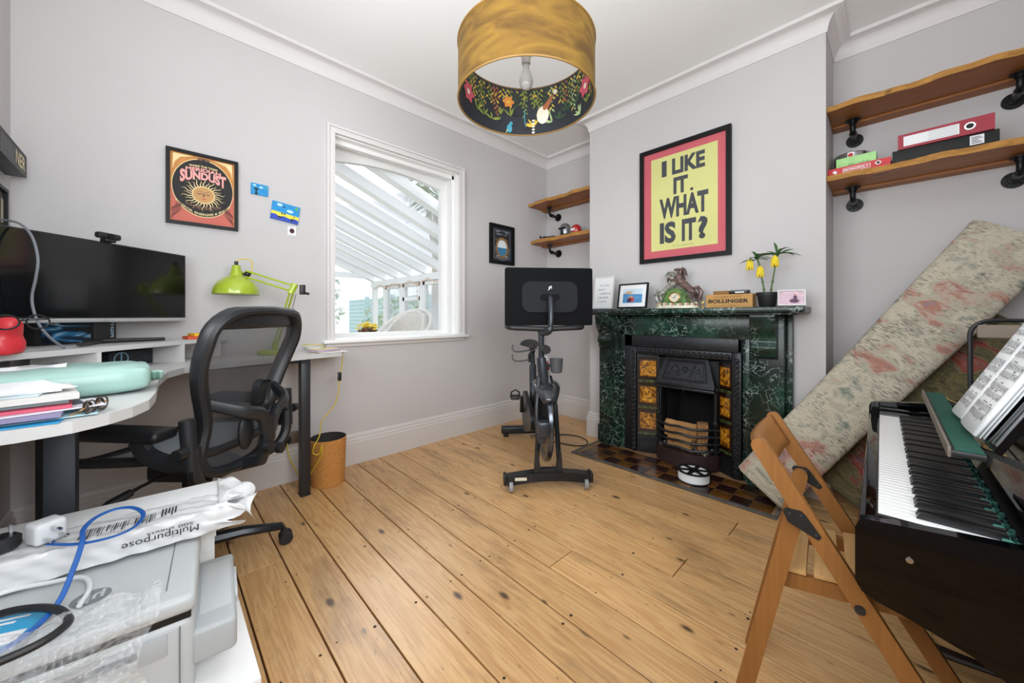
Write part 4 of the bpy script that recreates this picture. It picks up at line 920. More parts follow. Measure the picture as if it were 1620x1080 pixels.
for (bx, by, tx, ty, tz, nl, bells) in ((-.012, 0, -.050, -.01, .300, 11, ((-.032, -.022, -.038), (.022, -.024, -.085))), (.014, .005, .050, .0, .310, 11, ((-.008, -.025, -.040),))):
    m = MB(); st = bez([(bx, by, .07), (bx+(tx-bx)*.3, by, .15), (tx, ty, tz)], 8); m.tube(st, [.0055-.0025*i/len(st) for i in range(len(st))], 7)
    for q in (4, 8): m.ell(st[q], .0075, 7, 5)
    m.build('stem', M_stem, pl)
    for i in range(nl):
        a = 2*pi*i/nl+rl.uniform(-.3, .3); e_ = rl.uniform(0.15, 1.25); m = MB(); leaf(m, (tx, ty, tz-rl.uniform(0, .02)), (cos(a)*cos(e_), sin(a)*cos(e_)*0.8, sin(e_)), rl.uniform(.085, .125), rl.uniform(.008, .012), rl.uniform(.02, .085)); m.build('leaf', M_lf, pl)
    for q in bells:
        c = Vector((tx, ty, tz))+Vector(q); m = MB(); m.tube([(tx, ty, tz), c+Vector((0, 0, .035)), c+Vector((0, 0, .025))], .002, 5, mi=1)
        for k in range(6):
            a = 2*pi*k/6; m.tube([c+Vector((0, 0, .028)), c+Vector((cos(a)*.009, sin(a)*.009, .012)), c+Vector((cos(a)*.013, sin(a)*.013, -.018)), c+Vector((cos(a)*.016, sin(a)*.016, -.040))], [.003, .008, .008, .002], 6)
        m.build('flower', [M_pet, M_stem], pl)

# ------------------------------------------------------------------ alcove shelves
M_pipe = mat('black_iron_pipe', '#131416', 0.38, metal=0.4, var=0.15, scale=60)
def bracket(par, x, z, out):
    m = MB(); y0 = YB; m.tube(bez([(x, y0-.010, z-.075), (x, y0-.06, z-.075), (x, y0-out+.02, z-.072), (x, y0-out, z-.05), (x, y0-out, z-.003)], 6), .0135, 12)
    m.cyl((x, y0-out, z-.022), (x, y0-out, z-.001), .019, n=14); m.cyl((x, y0-out+.02, z-.074), (x, y0-out+.05, z-.075), .018, n=14)
    b = m.build('bracket', M_pipe, par)
    q = MB(); q.cyl((x, y0-.0005, z-.075), (x, y0-.007, z-.075), .040, n=22); q.cyl((x, y0-.007, z-.075), (x, y0-.024, z-.075), .021, n=16)
    MB().cyl((x, y0-out, z-.006), (x, y0-out, z-.0005), .034, n=20).build('top_flange', M_pipe, b)
    for i in range(4): a = pi/4+pi/2*i; q.ell((x+.03*cos(a), y0-.008, z-.075+.03*sin(a)), .004, 6, 4)
    q.build('flange', M_pipe, b)
def shelf(label, x0, x1, yf, z, th, bx, seed):
    t = thing('wall_shelf', label, 'shelf', (0, 0, 0)); r = random.Random(seed); n = 26; y1 = YB-.001
    m = MB(); vs = []; ys = [yf+.010*sin(i*.5+seed)+.006*sin(i*1.3)+r.uniform(-.003, .003) for i in range(n+1)]; fs = []
    for i in range(n+1):
        x = x0+(x1-x0)*i/n; vs += [(x, ys[i]+.012+.004*sin(i*.9), z+th), (x, ys[i], z), (x, y1, z), (x, y1, z+th)]
    for i in range(n):
        a, b = 4*i, 4*i+4
        m.add([], [])
        fs += [(a+1, b+1, b+2, a+2), (a+2, b+2, b+3, a+3), (a+3, b+3, b, a)]
    k = len(fs); fs2 = [(4*i, 4*i+4, 4*i+5, 4*i+1) for i in range(n)]; ends = [(0, 1, 2, 3), (4*n, 4*n+3, 4*n+2, 4*n+1)]
    m.add(vs, fs+ends, 0); m.f += fs2; m.m += [1]*len(fs2)
    cx = (x0+x1)/2; m.v = [(a-cx, b, c) for a, b, c in m.v]
    o = m.build('board', [M_shelf, M_bark], t, angle=60); o.location = (cx, 0, 0)
    MB().b2(x0+.002, x1-.002, YB-.085, YB-.001, z-.012, z-.0003).build('back_batten', M_shelf, t, smooth=False)
    for x, out in bx: bracket(t, x, z-.012, out)
    return t
shelf('upper waney edged shelf on pipe brackets beside the window wall', XW+.001, CX0-.001, 2.79, 2.186, .036, [(-2.50, .15)], 1)
shelf('lower waney edged shelf holding helmets beside the window wall', XW+.001, CX0-.001, 2.82, 1.799, .036, [(-2.495, .15)], 2)
shelf('upper waney edged shelf with nothing on it in the rug alcove', CX1+.001, XR-.001, 2.765, 2.213, .034, [(-.17, .15), (.415, .15)], 3)
shelf('lower waney edged shelf holding games and folders in the rug alcove', CX1+.001, XR-.001, 2.765, 1.816, .034, [(-.17, .15), (.415, .15)], 4)
ZS = 1.8355
hl = thing('toy_helmet', 'black and silver toy helmet on the lower corner shelf', 'ornament', (-2.27, 2.92, ZS))
MB().lathe([(.045, 0), (.05, .02), (.055, .05), (.054, .085), (.045, .11), (.025, .125), (0.001, .13)], 22, cap1=False).build('shell', mat('silver_helmet', '#8d9094', 0.3, metal=0.6, var=0.2, scale=40), hl)
m = MB(); m.box((0, -.05, .075), (.085, .014, .018), None, 0, .004); m.box((0, -.051, .045), (.02, .014, .05), None, 0, .003); m.build('visor', M_blackg, hl); m = MB(); m.lathe([(.05, 0), (.052, .01), (.05, .02)], 22); m.build('neck_ring', M_black, hl)
hl = thing('toy_helmet', 'shiny red toy helmet beside the black and silver one', 'ornament', (-2.135, 2.92, ZS))
MB().lathe([(.038, 0), (.048, .02), (.05, .045), (.042, .075), (.022, .092), (.001, .096)], 22, cap1=False).build('shell', mat('red_helmet', '#b3262a', 0.25, var=0.1, coat=0.6), hl); m = MB(); m.box((-.01, -.043, .042), (.05, .018, .026), None, 0, .006); m.build('visor', mat('white_visor', '#dcdcdc', 0.3), hl)
bw = thing('carved_ornament', 'low black carved ornament at the end of the lower corner shelf', 'ornament', (-2.52, 2.92, ZS)); skin('body', [(-.05, 0, .02), (-.02, 0, .03), (.02, -.02, .02), (.07, -.02, .018), (.15, -.03, .012)], [(0, 1), (1, 2), (2, 3), (3, 4)], [.018, .02, .014, .012, .010], M_black, bw, 1); skin('head', [(-.06, 0, .03), (-.075, -.01, .045), (-.06, -.02, .05)], [(0, 1), (1, 2)], [.012, .010, .006], M_black, bw, 1)
ZS = 1.8505
mo = thing('board_game_box', 'flat red board game box with white lettering on the lower shelf', 'game box', (-.145, 2.93, ZS), rad(-2))
M_red = mat('game_box_red', '#c8232b', 0.4, var=0.04)
MB().b2(-.118, .135, -.115, .13, 0, .022).build('tray', M_red, mo, smooth=False); MB().b2(-.120, .137, -.117, .132, .018, .046).build('lid', M_red, mo, smooth=False)
m = MB(); g = lambda u, v: (u, -.1176, v); flat(m, rect(-.055, .012, .058, .036), g, 0); g2 = lambda u, v: (u, -.1180, v); flat(m, rect(-.052, .014, .055, .034), g2, 1); g3 = lambda u, v: (u, -.1184, v); put_text(m, 'MONOPOLY', (-.048, .017, .051, .031), g3, 0, .03)
flat(m, [(-.092, .034), (-.078, .024), (-.085, .010), (-.100, .024)], g, 0); flat(m, ring_pts(.088, .028, .012, .010), g, 0); flat(m, ring_pts(.088, .028, .007, .006), g2, 2); m.build('lettering', [M_paper, M_red, M_ink], mo, smooth=False)
gc = thing('card_box', 'flat pale green card box lying on the red game box', 'box', (-.15, 2.875, ZS+.0465), rad(-1)); MB().box((0, 0, .026), (.165, .10, .052), None, 0, .001).build('box_body', mat('mint_green_card', '#a6d98f', 0.6, var=0.12, scale=20), gc); m = MB(); small_marks(m, (-.03, .006, .06, .012), lambda u, v: (u, -.0506, v)); m.build('lettering', M_ink, gc, smooth=False)
tn = thing('round_tin', 'round silver tin behind the green card box', 'tin', (-.178, 3.005, ZS+.0465)); MB().lathe([(.078, 0), (.080, .003), (.080, .075), (.083, .076), (.083, .108), (.079, .112), (0.001, .113)], 34, cap1=False).build('tin_body', M_chrome, tn); MB().lathe([(.012, 0), (.012, .002), (.001, .003)], 14, (0, -.083, .092), M=Mx, cap1=False).build('red_badge', M_red, tn)
bb = thing('document_box', 'flat black document box under the red folder', 'box', (.165, 2.925, ZS), rad(0)); MB().box((0, 0, .032), (.345, .25, .064), None, 0, .002).build('box_body', mat('black_card', '#1b1b1c', 0.7, var=0.1), bb); m = MB(); g = lambda u, v: (u, -.1256, v); flat(m, rect(.085, .012, .128, .056), g, 0); g = lambda u, v: (u, -.126, v)
for i in range(5): flat(m, rect(.090, .018+.007*i, .123-.006*(i % 3), .021+.007*i), g, 1)
m.build('label_sticker', [M_paper, M_ink], bb, smooth=False)
ba = thing('lever_arch_file', 'red lever arch file lying on the black document box', 'folder', (.17, 2.925, ZS+.0645), rad(-1)); M_rf = mat('crimson_file_card', '#9c2236', 0.45, var=0.05)
m = MB(); m.b2(-.155, .155, -.135, -.131, 0, .075).b2(-.155, .155, -.131, .13, 0, .003).prism([(-.131, .072), (.13, .060), (.13, .063), (-.131, .075)], lambda a, b, t_: (t_, a, b), -.155, .155); m.build('cover', M_rf, ba, smooth=False)
MB().b2(-.15, .148, -.128, .12, .0035, .050).build('paper_block', M_paper, ba, smooth=False)
m = MB(); g = lambda u, v: (u, -.1356, v); flat(m, rect(-.135, .012, .050, .062), g, 0); g4 = lambda u, v: (u, -.136, v)
for i in range(5): flat(m, rect(-.05, .018+.009*i, .045, .019+.009*i), g4, 1)
m.build('spine_label', [M_paper, M_ink], ba, smooth=False); m = MB(); m.lathe([(.012, 0), (.018, 0), (.018, .0015), (.012, .0015), (.012, 0)], 20, (.082, -.1355, .038), M=Mx, cap0=False, cap1=False); m.lathe([(.012, .0003), (.0005, .0003)], 18, (.082, -.1355, .038), M=Mx, mi=1, cap0=False, cap1=False); m.build('finger_ring', [M_chrome, M_ink], ba)

# ------------------------------------------------------------------ pendant lamp
SX, SY, R_, Z0, Z1 = -1.108, 1.152, 0.292, 1.972, 2.212
pd = thing('pendant_lamp', 'mustard velvet drum pendant lamp with dark floral lining', 'lamp', (SX, SY, Z0))
def velvet():
    m, nt, b = nodes('mustard_velvet'); L = nt.links.new
    tc = N(nt, 'TexCoord'); mp = N(nt, 'Mapping'); mp.inputs['Scale'].default_value = (3, 3, 9); L(tc.outputs['Object'], mp.inputs[0])
    n1 = N(nt, 'TexNoise'); n1.inputs['Scale'].default_value = 1.6; n1.inputs['Detail'].default_value = 5; n1.inputs['Distortion'].default_value = 1.4; L(mp.outputs[0], n1.inputs['Vector'])
    r = ramp(nt, [(0.33, '#54390a'), (0.5, '#6f5014'), (0.68, '#80601c')]); L(n1.outputs['Fac'], r.inputs[0]); L(r.outputs[0], b.inputs['Base Color'])
    b.inputs['Roughness'].default_value = 0.85; b.inputs['Sheen Weight'].default_value = 0.05; b.inputs['Sheen Tint'].default_value = lin('#e8cf8a'); return m
H_ = Z1-Z0
MB().lathe([(R_-.0025, 0.004), (R_, 0.004), (R_, H_-.004), (R_-.0025, H_-.004)], 72, cap0=False, cap1=False).build('shade', velvet(), pd)
ln = MB().lathe([(R_-.0028, .004), (R_-.0028, H_-.004)], 72, cap0=False, cap1=False).build('lining', mat('midnight_lining', '#161b24', 0.6, var=0.15, scale=12), pd)
for z in (0.002, H_-.002): MB().tube([(R_*cos(a), R_*sin(a), z) for a in [2*pi*i/72 for i in range(72)]], .0042, 6, closed=True).build('rim', mat('gold_piping', '#8a672c', 0.5, var=0.1), pd)
dc = [mat('print_olive', '#7d8a35', 0.7), mat('print_yellow', '#d6b33f', 0.7), mat('print_dkgreen', '#2f4a2c', 0.7), mat('print_orange', '#d98a3a', 0.7), mat('print_rose', '#c94f62', 0.7), mat('print_cream', '#e3dac6', 0.7), mat('print_rust', '#a3603a', 0.7), mat('print_teal', '#3b8fa3', 0.7), mat('print_black', '#15130f', 0.7), mat('print_pale_green', '#9db07c', 0.7)]
m = MB(); lv = [0]
def cyl_pt(a, z, e=0): r = R_-.0034-0.00025*lv[0]; return (r*cos(a), r*sin(a), z)
def pleaf(a, z, L_, wd, th, mi):
    ra = L_/R_; P = []
    for i in range(9):
        q = i/8; ww = wd*sin(pi*q); P.append((q*L_, ww))
    P += [(x, -y_) for x, y_ in P[::-1][1:-1]]
    flat(m, [(a+(x*cos(th)-y_*sin(th))/R_, z+x*sin(th)+y_*cos(th)) for x, y_ in P], cyl_pt, mi)
rq = random.Random(77)
for i in range(70):                     # hanging sprays of leaves
    a = 2*pi*i/70+rq.uniform(-.03, .03); z = H_-.012; L_ = rq.uniform(.05, .16); mi = rq.choice([0, 0, 1, 2, 9, 6]); lv[0] = i % 4
    k = 0; zz = z
    while zz > z-L_:
        pleaf(a+.015*sin(k+i), zz, rq.uniform(.016, .028), rq.uniform(.003, .005), -pi/2+(.7 if k % 2 else -.7), mi if rq.random() < .8 else 1); zz -= .011; k += 1
for i in range(40):                     # ferns and fallen leaves low down
    a = 2*pi*i/40+rq.uniform(-.06, .06); z = rq.uniform(.02, .10); lv[0] = 4+i % 3; mi = rq.choice([0, 1, 2, 9, 0, 8])
    for k in range(rq.randint(3, 7)): pleaf(a, z, rq.uniform(.03, .055), .0045, rq.uniform(.2, pi-.2), mi)
def blossom(a, z, s_, c1, c2):
    lv[0] = 8
    for k in range(6): pleaf(a, z, s_, s_*.32, 2*pi*k/6, c1)
    lv[0] = 9; flat(m, [(a+.25*s_*cos(t_)/R_, z+.25*s_*sin(t_)) for t_ in [2*pi*j/12 for j in range(12)]], cyl_pt, c2)
cam_a = math.atan2(SY, SX)              # far side of the shade, seen from the room corner
for da, z, s_, c1, c2 in ((.32, .165, .034, 3, 1), (1.2, .12, .05, 4, 5), (-1.22, .13, .05, 4, 5), (2.4, .13, .045, 4, 1), (-2.5, .12, .04, 3, 1), (3.4, .15, .05, 4, 5)): blossom(cam_a+da, z, s_, c1, c2)
lv[0] = 10                              # long tailed animal with a ringed tail, and a little blue bird
A0 = cam_a-.30
flat(m, [(A0+x/R_, z_) for x, z_ in ring_pts(0, .095, .032, .045, 20)], cyl_pt, 5); flat(m, [(A0+x/R_, z_) for x, z_ in ((.005, .13), (-.045, .185), (-.060, .185), (-.052, .165), (-.02, .105))], cyl_pt, 6); lv[0] = 11
flat(m, [(A0+x/R_, z_) for x, z_ in ring_pts(-.068, .195, .011, .013, 12)], cyl_pt, 5)
for k in range(5): flat(m, [(A0+x/R_, z_) for x, z_ in ring_pts(.050, .012+.015*k, .008, .005, 10)], cyl_pt, 5)
A1 = cam_a+.30
flat(m, [(A1+x/R_, z_) for x, z_ in ring_pts(0, .030, .014, .022, 14)], cyl_pt, 7); flat(m, [(A1+x/R_, z_) for x, z_ in ring_pts(-.008, .056, .009, .010, 12)], cyl_pt, 7); flat(m, [(A1+x/R_, z_) for x, z_ in ((.006, .02), (.022, .0), (.012, .03))], cyl_pt, 9)
flat(m, [(cam_a+.02+x/R_, z_) for x, z_ in ((0, .14), (.006, .10), (.002, .06), (-.006, .03), (-.002, .06), (.000, .10))], cyl_pt, 7)
tag(m.build('floral_print', dc, ln, smooth=False), kind='stuff')
m = MB()
for i in range(3): a = cam_a+2*pi*i/3; m.tube([(.018*cos(a), .018*sin(a), H_-.030), (R_*.5*cos(a), R_*.5*sin(a), H_-.016), (R_*cos(a), R_*sin(a), H_-.004)], .0022, 6)
m.lathe([(.018, H_-.033), (.024, H_-.033), (.024, H_-.028), (.018, H_-.028), (.018, H_-.033)], 18, cap0=False, cap1=False); m.build('spider_frame', mat('dark_wire', '#2d3138', 0.4, metal=0.5), pd)
MB().lathe([(.016, H_-.075), (.019, H_-.070), (.019, H_-.035), (.026, H_-.033), (.026, H_-.024), (.014, H_-.015), (.006, H_+.005), (.0035, H_+.01)], 18).build('lamp_holder', mat('white_bakelite', '#e3e1dc', 0.4), pd)
MB().cyl((0, 0, H_), (0, 0, ZT-Z0-.02), .0032, n=8).build('cord', mat('white_flex', '#dcdcd8', 0.5), pd)
MB().lathe([(.045, ZT-Z0-.001), (.045, ZT-Z0-.012), (.012, ZT-Z0-.034), (.004, ZT-Z0-.036)], 22).build('ceiling_rose', M_white, pd)
MB().lathe([(.0135, 0), (.0145, -.02), (.020, -.035), (.028, -.058), (.030, -.075), (.026, -.093), (.015, -.104), (.001, -.107)], 22, (0, 0, H_-.075), cap1=False).build('bulb', mat('frosted_bulb', '#b9b7b3', 0.25, var=0.05), pd)

# ------------------------------------------------------------------ exercise bike
bike = thing('exercise_bike', 'black spin bike with big screen seen from the front near the alcove', 'exercise bike', (-1.46, 1.71, 0), math.atan2(.63, -.775))
M_bk = mat('bike_satin_black', '#1b1d20', 0.35, metal=0.2, var=0.1); M_gr = mat('bike_graphite', '#3d4147', 0.3, metal=0.45, var=0.1); M_clr = mat('smoky_clear_wheel', '#9a9da0', 0.25, var=0.2)
def part(m, n, mm=M_bk, par=bike): return m.build(n, mm, par)
m = MB(); top = [(-.25+.5*i/14, .088+.022*cos((i/14-.5)*pi)) for i in range(15)]; bot = [(a, .036+.022*cos((i/14-.5)*pi)) for i, (a, b) in enumerate(top)]
m.prism(bot+top[::-1], lambda a, b, t_: (t_, a, b), -.034, .034); ff = part(m, 'front_stabiliser')
MB().box((-.036, .17, .078), (.002, .07, .018)).build('label_plate', mat('pale_label', '#d9d6c4', 0.5), ff); MB().box((-.0355, .115, .078), (.004, .006, .05)).build('seam_band', M_gr, ff)
for s_ in (-1, 1):
    m = MB(); m.lathe([(.001, -.011), (.028, -.011), (.031, -.006), (.031, .006), (.028, .011), (.001, .011)], 20, (-.030, s_*.228, .0315), M=Matrix.Rotation(pi/2, 3, 'X'), cap0=False, cap1=False); m.build('transport_wheel', M_clr, bike)
    m = MB(); m.box((0, s_*.262, .068), (.075, .02, .06), None, 0, .008); part(m, 'end_cap', M_blackp)
m = MB(); m.box((.985, 0, .058), (.075, .46, .06), None, 0, .012); part(m, 'rear_stabiliser')
for s_ in (-1, 1): MB().cyl((.985, s_*.19, .0005), (.985, s_*.19, .03), .022, n=14).build('levelling_foot', M_blackp, bike)
for s_ in (-1, 1):      # fork
    m = MB(); m.tube([(0, s_*.072, .10), (.01, s_*.062, .28), (.06, s_*.058, .48), (.13, s_*.03, .66)], [.016, .015, .015, .02], 8); part(m, 'fork_leg', M_bk)
m = MB()
for s_ in (-1, 1): m.prism([(s_*.045, .108), (s_*.085, .108), (s_*.078, .225), (s_*.066, .235), (s_*.055, .17)], lambda a, b, t_: (t_, a, b), -.024, .012)
m.box((-.006, 0, .118), (.036, .11, .02)); part(m, 'fork_bracket', M_blackp)
Ry = Matrix.Rotation(pi/2, 3, 'X'); fc = (.20, -.012, .352)
m = MB(); m.lathe([(.03, -.010), (.20, -.008), (.21, -.016), (.245, -.016), (.25, -.010), (.25, .010), (.245, .016), (.21, .016), (.20, .008), (.03, .010), (.03, -.010)], 52, fc, M=Ry, cap0=False, cap1=False); fw_ = part(m, 'flywheel', mat('flywheel_metal', '#5c6168', 0.22, metal=0.8, var=0.08)); MB().lathe([(.001, -.03), (.03, -.03), (.03, .03), (.001, .03)], 20, fc, M=Ry, cap0=False, cap1=False).build('hub', M_bk, fw_)
m = MB()                # glossy upper shroud over the flywheel
def shr(u, v): a = rad(38+80*v); w_ = .075*sin(pi*(.12+.76*v))+.012; r = .262+.03*(1-(2*u-1)**2); return (fc[0]-r*cos(a)*.95, fc[1]+(2*u-1)*w_, fc[2]+r*sin(a))
m.surf(shr, 10, 16); sh = part(m, 'shroud', mat('shroud_gloss', '#2d3035', 0.15, coat=0.8)); md = sh.modifiers.new('t', 'SOLIDIFY'); md.thickness = .006
m = MB(); m.box((-.04, .035, .375), (.075, .075, .095), None, 0, .016); m.box((-.03, .045, .315), (.05, .05, .05), None, 0, .01); part(m, 'brake_housing', M_gr)
m = MB(); m.tube([(.12, .005, .62), (.125, .012, .70), (.13, .02, .78)], [.03, .034, .030], 12); part(m, 'head_tube', M_gr)
m = MB(); m.cyl((.13, .02, .76), (.125, .022, .965), .019, n=14); part(m, 'handlebar_post', M_gr)
m = MB(); m.cyl((.098, .0, .835), (.07, -.005, .835), .030, .027, n=18); m.cyl((.12, .01, .835), (.098, .0, .835), .012, n=10); part(m, 'height_knob', M_blackp)
m = MB(); m.tube(bez([(.33, .20, .99), (.22, .235, .985), (.11, .225, .975), (.09, .12, .97), (.09, 0, .965), (.09, -.12, .97), (.11, -.235, .975), (.22, -.245, .985), (.33, -.21, .99)], 6), .0165, 10); part(m, 'handlebar', M_blackp)
m = MB(); m.tube(bez([(.13, .025, .95), (.10, .012, .945), (.05, -.005, .95), (.025, -.018, .975), (.025, -.023, 1.05), (.045, -.025, 1.14), (.07, -.025, 1.165)], 6), [.024]*18+[.017]*19, 10); part(m, 'screen_arm', M_gr)
sc_ = thing('x', None, None); bpy.data.objects.remove(sc_)
P_ = [(a-.025, b+1.17) for a, b in rrect(.562, .366, .014)]
m = MB(); m.prism(P_, lambda a, b, t_: (t_, a, b), .098, .122); scr = part(m, 'screen', mat('screen_back_black', '#0d0e10', 0.6, var=0.05, spec=0.08))
m = MB(); m.prism([(a-.028, b+1.168) for a, b in rrect(.355, .195, .055, 7)], lambda a, b, t_: (t_, a, b), .086, .0985); m.build('back_cover', mat('back_cover_grey', '#232428', 0.6, spec=0.12), scr)
m = MB(); m.prism([(a-.028, b+1.165) for a, b in rrect(.125, .042, .02, 6)], lambda a, b, t_: (t_, a, b), .083, .0865); m.build('cable_bay', mat('bay_black', '#060607', 0.6, spec=0.15), scr)
m = MB(); lg = lambda u, v: (.0855, -.028-u, 1.222+v)
m.tube([lg(.002+.0085*cos(t_), .003+.0085*sin(t_)) for t_ in [rad(250-290*i/16) for i in range(17)]], .0022, 6); m.tube([lg(-.011, -.013), lg(.010, .016)], .0022, 6); m.build('logo_mark', M_paper, scr)
m = MB(); m.prism([(a-.025, b+1.17) for a, b in rrect(.54, .34, .008)], lambda a, b, t_: (t_, a, b), .1222, .1235); m.build('display', M_blackg, scr)
m = MB(); m.tube([(.13, .01, .66), (.33, .01, .50), (.52, .01, .33)], [.034, .036, .036], 12); part(m, 'down_tube', M_gr)
m = MB(); m.tube([(.50, .01, .33), (.75, 0, .20), (.97, 0, .085)], [.036, .032, .03], 12); part(m, 'rear_tube', M_bk)
m = MB(); m.tube([(.52, .01, .34), (.62, .005, .58), (.66, 0, .66)], [.032, .028, .028], 12); part(m, 'seat_tube', M_gr)
m = MB(); m.tube([(.64, 0, .62), (.69, 0, .77)], .018, 10); m.box((.70, 0, .775), (.16, .03, .022), None, 0, .006); part(m, 'seat_post', M_bk)
m = MB()                # saddle, widening to the rear
def sad(u, v):
    x = .58+.27*v; w_ = .022+.06*max(0, (v-.35)/.65)**1.2+.01*sin(pi*v); a = pi*(u*1.0); return (x, w_*cos(a), .795+.048*sin(a)*(.75+.25*v)+.010*v)
m.surf(sad, 10, 12); m.add([sad(i/10, 0) for i in range(11)], [tuple(range(11))]); m.add([sad(i/10, 1) for i in range(11)], [tuple(range(11))]); part(m, 'saddle', M_blackp)
m = MB(); P2 = [(.5+.15*cos(a), .34+.15*sin(a)) for a in [rad(-90+180*i/16) for i in range(17)]]+[(.2+.07*cos(a), .36+.07*sin(a)) for a in [rad(90+180*i/12) for i in range(13)]]
m.prism(P2, lambda a, b, t_: (a, t_, b), .062, .088); part(m, 'belt_guard', M_bk); MB().lathe([(.001, 0), (.05, 0), (.045, .01), (.001, .01)], 20, (.5, .09, .34), M=Ry, cap0=False, cap1=False).build('crank_disc', M_gr, bike)
for s_, pu, pz in ((1, .40, .470), (-1, .60, .215)):
    y1 = .105 if s_ > 0 else -.085
    m = MB(); m.tube([(.5, y1, .34), (pu, y1+s_*.012, pz)], [.016, .011], 8, sq=.7); part(m, 'crank', M_bk)
    m = MB(); m.box((pu, y1+s_*.062, pz), (.09, .062, .022), None, 0, .006); m.cyl((pu, y1, pz), (pu, y1+s_*.03, pz), .008, n=8); pp = part(m, 'pedal', M_blackp)
    MB().tube([(pu-.035, y1+s_*.03, pz+.01), (pu-.042, y1+s_*.035, pz+.045), (pu-.042, y1+s_*.062, pz+.060), (pu-.042, y1+s_*.088, pz+.045), (pu-.035, y1+s_*.092, pz+.01)], .006, 6).build('toe_cage', M_blackp, pp)
m = MB(); m.lathe([(.028, 0), (.036, .005), (.043, .09), (.040, .09), (.033, .008)], 18, (.115, -.075, .685), cap1=False); part(m, 'bottle_cage', mat('smoke_cage', '#4a4c4f', 0.5)); MB().box((.115, -.03, .73), (.02, .035, .02)).build('cage_arm', M_bk, bike)
for k, z in enumerate((.78, .70)): MB().tube(bez([(.86, .0, z-.02), (.86, .06, z-.03), (.86, .12, z-.03), (.86, .145, z-.005), (.86, .14, z+.025)], 4), .012, 8, sq=.6).build('weight_hook', M_grey, bike)
m = MB(); m.tube([(.74, 0, .74), (.82, .0, .735), (.86, 0, .72), (.86, 0, .66)], .012, 8); part(m, 'hook_arm', M_bk)
rb = thing('water_bottle', 'small red and white bottle standing on the bike frame tube', 'bottle', (-1.46-.775*.25-.63*-.03, 1.71+.63*.25-.775*-.03, .605))
MB().lathe([(.022, 0), (.026, .004), (.026, .10), (.020, .125), (.012, .135)], 18).build('bottle_body', mat('red_bottle_plastic', '#c8242b', 0.35), rb); MB().lathe([(.0265, .045), (.0265, .080)], 18, cap0=False, cap1=False).build('bottle_band', M_paper, rb); MB().lathe([(.015, .135), (.015, .155), (.008, .17), (.001, .172)], 14, cap1=False).build('cap', M_paper, rb)
cb_ = tag(MB().tube(bez([(-2.19, 2.33, .006), (-2.03, 2.55, .006), (-1.93, 2.62, .005), (-1.80, 2.60, .005), (-1.73, 2.50, .005), (-1.78, 2.42, .005), (-1.95, 2.37, .005), (-2.10, 2.36, .005)], 8), .0045, 7).build('power_cable', M_blackp), 'thin black power cable looped on the boards behind the bike', 'cable')
# ------------------------------------------------------------------ corner desk
M_desk = mat('grey_white_laminate', '#cfcfce', 0.38, var=0.015, scale=5); M_dedge = mat('desk_edge', '#dcdad8', 0.45)
ZD = 0.825
desk = thing('corner_desk', 'pale grey corner desk with raised monitor shelf and dark square legs', 'desk', (0, 0, 0))
out = [(XW+.022, .845), (-2.40, .845), (-2.375, .82), (-2.345, .66), (-2.29, .476), (-2.25, .30), (-2.215, .185), (-2.14, .085), (-2.02, .03), (-1.82, .004), (-1.49, -.004), (-1.38, -.016), (-1.306, -.044), (-1.255, -.08), (-1.215, -.13), (-1.198, -.20), (-1.195, -.437), (XW+.022, -.437)]
MB().prism(out, lambda a, b, t_: (a, b, t_), ZD-.026, ZD).build('desk_top', M_desk, desk, smooth=False)
LG = [(-2.405, .622, .062, .05), (-1.55, -.185, .06, .056), (-2.50, -.33, .07, .07)]
for x, y, a, b in LG:
    l = MB().box((x, y, (ZD-.026+.012)/2), (a, b, ZD-.026-.012), None, 0, .004).build('leg', M_navy if x > -2 else mat('dark_steel_leg', '#24262a', 0.45), desk)
    MB().box((x, y, .006), (a+.004, b+.004, .012), None, 0, .003).build('foot', M_blackp, l)
for q_ in ((-2.62, -2.37, .60, .64), (-1.58, -1.52, -.40, -.03), (-2.46, -2.40, -.33, .60)): MB().b2(*q_, ZD-.052, ZD-.0265).build('underframe_rail', M_navy, desk, smooth=False)
FA, FB = Vector((-1.79, -.437)), Vector((-2.612, .285)); fd_ = (FB-FA).normalized(); fn_ = Vector((-fd_.y, fd_.x)); fn_ = fn_ if fn_.x < 0 else -fn_
ZR0, ZR1 = .910, .930
MB().prism([tuple(FA), tuple(FB), (XW+.022, .285), (XW+.022, -.437)], lambda a, b, t_: (a, b, t_), ZR0, ZR1).build('monitor_shelf', M_desk, desk, smooth=False)
for s_ in (.42, .80, 1.035):
    p = FA+fd_*s_; q = p-fn_*0; 
    MB().prism([tuple(p-fd_*.008), tuple(p+fd_*.008), tuple(p+fd_*.008+fn_*(.24 if s_ < 1 else .03)), tuple(p-fd_*.008+fn_*(.24 if s_ < 1 else .03))], lambda a, b, t_: (a, b, t_), ZD+.0002, ZR0).build('divider', M_dedge, desk, smooth=False)

